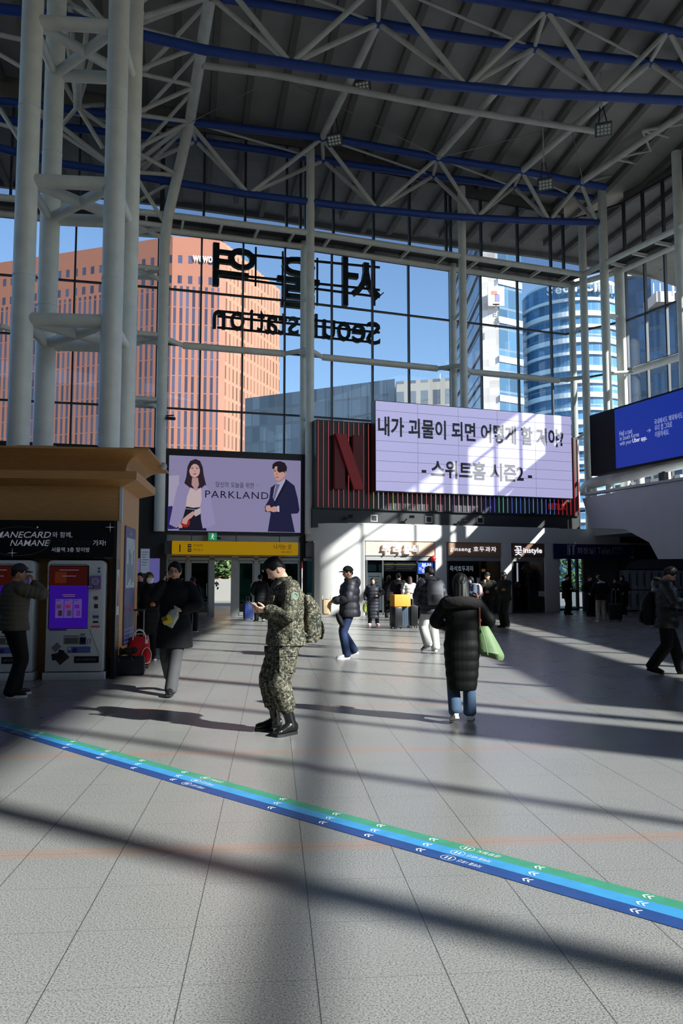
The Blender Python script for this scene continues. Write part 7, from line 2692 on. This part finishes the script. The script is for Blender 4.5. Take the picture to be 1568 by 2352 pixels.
MB().path([P.T(.12 * sin(q), -.06 - .095 * cos(q), 1.47 * P.k - .03 * abs(sin(q))) for q in [-1.9 + 3.8 * j / 12 for j in range(13)]], .036, 10).build('hood_lining', C_cream, P.root, True, True)
MB().ell(P.T(0, -.16, 1.43 * P.k), .10, .03, .05).build('hood_patch', cloth('cloth_azure', (70, 110, 190), .6), P.root, True, True)
extra('person in dark clothes standing left of the one in beige trousers', S_(1355, 1416), (.3, -.9), 1.68, C_black, .72, C_black, arms='pocket', vox=.014)
extra('bareheaded man in black behind the group under the toilet sign', S_(1374, 1412), (0, -1), 1.80, C_black2, .8, C_black, arms='pocket', vox=.014)
extra('person in a long black coat at the right of the group under the toilet sign', S_(1432, 1414), (-.8, -.5), 1.70, C_black, .40, C_black, (L_grey, B_white), woman=True, hair='bob', arms='pocket', vox=.014)
extra('person half hidden behind the black suitcase under the toilet sign', S_(1413, 1415), (-.2, -1), 1.58, C_black2, .7, C_black, woman=True, hair='bob', arms='front', vox=.014)
extra('person in black in the shade beside the corner window', S_(1302, 1412), (.6, -.8), 1.72, C_black2, .7, C_black, arms='front', vox=.014)
P = extra('person in black with a bright pink backpack behind the man in glasses', S_(440, 1452), (.1, 1), 1.60, C_black2, .80, C_black, (L_grey, B_white), woman=True, hair='bob', arms='down')
backpack('bright pink backpack behind the shoulder of the man in glasses', P, C_pink, .30, .34, .14, 1.12, -.17)
extra('dark-haired person half hidden between the kiosk and the masked woman', S_(319, 1470), (.2, -1), 1.70, C_black, .6, C_black, hair='fringe', arms='pocket')
extra('dark-haired person standing behind the right shoulder of the masked woman', S_(377, 1475), (.1, 1), 1.62, C_black2, .55, C_black, woman=True, hair='bob', arms='pocket', hood=(1.2, .02))
P = extra('person in black by the doors behind the soldier with the phone', S_(597, 1428), (-.4, 1), 1.70, C_black, .70, C_black, (L_grey, B_white), arms='pocket', step=.12)

# ================================================================== luggage
def suitcase(label, spot, rz, w_, h_, d_, m, handle=True, group=None, ribs=True, wheels=True, hz=.38):
    t = thing('suitcase', label, 'suitcase', spot, rz, group)
    z0 = .06
    MB().obox(V((-w_ / 2, -d_ / 2, z0)), V((w_, 0, 0)), V((0, d_, 0)), UP * h_).build('shell', m, t, local=True, bevel=.035)
    if ribs:
        for x in (-.32, -.11, .11, .32):
            MB().obox(V((x * w_ - .012, -d_ / 2 - .006, z0 + .05)), V((.024, 0, 0)), V((0, d_ + .012, 0)), UP * (h_ - .1)).build('rib', m, t, local=True, bevel=.004)
    for x in (-.38, .38):
        for y in (-.32, .32):
            MB().tube((x * w_ - .012, y * d_, .03), (x * w_ + .012, y * d_, .03), .03, 12).build('wheel', B_black, t, True, True)
    if handle:
        hb = MB()
        for x in (-.16, .16):
            hb.tube((x * w_, d_ * .36, z0 + h_), (x * w_, d_ * .36, z0 + h_ + hz), .009, 8)
        hb.build('handle_tube', M_alu, t, True, True)
        MB().obox(V((-.20 * w_, d_ * .36 - .014, z0 + h_ + hz)), V((.40 * w_, 0, 0)), V((0, .028, 0)), UP * .03).build('handle_grip', M_black, t, local=True, bevel=.008)
    return t
M_sc_black = mat('case_black', (24, 24, 27), .35)
M_sc_blue = mat('case_steel_blue', (96, 112, 132), .28, .5)
M_sc_navy = mat('case_navy', (30, 48, 110), .35)
p = gp(909, 1444)
suitcase('tall black suitcase under the yellow box', (p.x, p.y, 0), .35, .26, .62, .44, M_sc_black, False)
p = gp(928, 1442)
suitcase('ribbed steel-blue suitcase under the yellow box', (p.x + .02, p.y, 0), .15, .30, .62, .30, M_sc_blue, False)
p = gp(948, 1442)
suitcase('slim black suitcase with a raised handle right of the yellow box', (p.x, p.y, 0), .2, .24, .66, .36, M_sc_black, True, hz=.36)
p = gp(919, 1443)
t = thing('yellow_box', 'bright yellow cardboard box resting on the suitcases', 'box', (p.x, p.y, .69), .32)
M_ybox = mat('box_yellow', (218, 144, 40), .6, var=.05, scale=4)
MB().obox(V((-.27, -.20, 0)), V((.54, 0, 0)), V((0, .40, 0)), UP * .37).build('carton', M_ybox, t, local=True, bevel=.006)
MB().obox(V((-.272, -.03, .001)), V((.544, 0, 0)), V((0, .06, 0)), UP * .372).build('tape', mat('tape_amber', (210, 150, 40), .35), t, local=True)
p = gp(1413, 1427)
suitcase('large black suitcase with a long handle under the toilet sign', (p.x, p.y, 0), .1, .44, .58, .26, M_sc_black, True, hz=.48)
p = gp(570, 1424)
suitcase('dark blue suitcase by the doors behind the soldier with the phone', (p.x, p.y, 0), .4, .36, .60, .26, M_sc_navy, True, hz=.2)

# trolley with the red bag
p = gp(318, 1537)
t = thing('luggage_trolley', 'wheeled trolley frame with a raised grey handle under the red bag', 'trolley', (p.x, p.y, 0), .25)
hb = MB()
for x in (-.075, .075):
    MB().tube((x, .12, .06), (x * .95, .16, 1.0), .011, 10).build('handle_tube', M_alu, t, True, True)
MB().obox(V((-.10, .145, .99)), V((.20, 0, 0)), V((0, .035, 0)), UP * .035).build('handle_grip', M_black, t, local=True, bevel=.01)
MB().obox(V((-.17, -.12, .05)), V((.34, 0, 0)), V((0, .26, 0)), UP * .03).build('base_plate', M_frame, t, local=True)
for x in (-.14, .14):
    MB().tube((x - .02, .12, .05), (x + .02, .12, .05), .05, 14).build('wheel', B_black, t, True, True)
M_redbag = cloth('bag_red', (196, 26, 32), .6)
t2 = thing('red_bag', 'bright red holdall with white piping standing on the trolley', 'bag', (p.x, p.y, .085), .25)
rr = []
for z, a_, b_ in ((0, .17, .10), (.02, .19, .125), (.25, .19, .13), (.40, .175, .12), (.47, .13, .08)):
    rr.append([V((a_ * math.copysign(abs(cos(q)) ** .6, cos(q)), -.0 + b_ * math.copysign(abs(sin(q)) ** .6, sin(q)), z)) for q in [2 * pi * j / 26 for j in range(26)]])
MB().rings(rr).build('bag', M_redbag, t2, True, True)
pk = MB().ell((.13, -.13, .16), .075, .05, .14, 18, 12).build('side_pocket', M_redbag, t2, True, True)
MB().path([V((.13 + .078 * cos(a), -.165, .16 + .135 * sin(a))) for a in [2 * pi * j / 22 for j in range(22)]], .006, 6, True).build('piping', B_white, pk, True, True)
for dy in (-.09, .06):
    MB().path([V((.11 * cos(a), dy, .42 + .17 * sin(a))) for a in [pi * j / 14 for j in range(15)]], .011, 8).build('handle', mat('handle_cream', (222, 214, 200), .6), t2, True, True)
MB().path([V((.165 * cos(a), .0, .40 + .12 * sin(a))) for a in [pi * j / 14 for j in range(15)]], .007, 6).build('piping', B_white, t2, True, True)
MB().obox(V((.10, -.131, .36)), V((.05, 0, 0)), V((0, .006, 0)), UP * .07).build('emblem', B_white, t2, local=True)
# black holdall and the net bag on it
p = gp(288, 1551)
t = thing('holdall', 'wide black holdall lying on the floor beside the machines', 'bag', (p.x, p.y, 0), .18)
rr = []
for x, s_ in ((-.30, .7), (-.29, .92), (-.26, 1), (.26, 1), (.29, .92), (.30, .7)):
    rr.append([V((x, .13 * s_ * math.copysign(abs(cos(q)) ** .5, cos(q)), .155 + .155 * s_ * math.copysign(abs(sin(q)) ** .5, sin(q)))) for q in [2 * pi * j / 24 for j in range(24)]])
MB().rings(rr).build('bag', cloth('holdall_navy', (28, 28, 38), .7), t, True, True)
for x in (-.11, .11):
    MB().tube((x - .015, -.1, .30), (x + .02, -.125, .24), .006, 6).build('buckle', M_alu, t, True, True)
MB().path([V((-.15 + .3 * j / 10, -.11, .29 + .06 * sin(pi * j / 10))) for j in range(11)], .011, 6).build('handle', C_black, t, True, True)
t = thing('net_bag', 'crumpled black bag lying on top of the black holdall', 'bag', (p.x - .02, p.y, .31), .1)
mb = MB()
rnd = random.Random(3)
for k in range(7):
    mb.ell((rnd.uniform(-.16, .14), rnd.uniform(-.04, .05), .055 + rnd.uniform(0, .04)), rnd.uniform(.06, .10), .06, rnd.uniform(.05, .065), 12, 8)
o = mb.build('bag', mat('net_black', (16, 20, 20), .9, var=.4, scale=50, bump=1, bscale=60), t, True, True)
REM.append((o, .012, 1))
# slim leaning stick at the far right of the doors
to_one_surface()
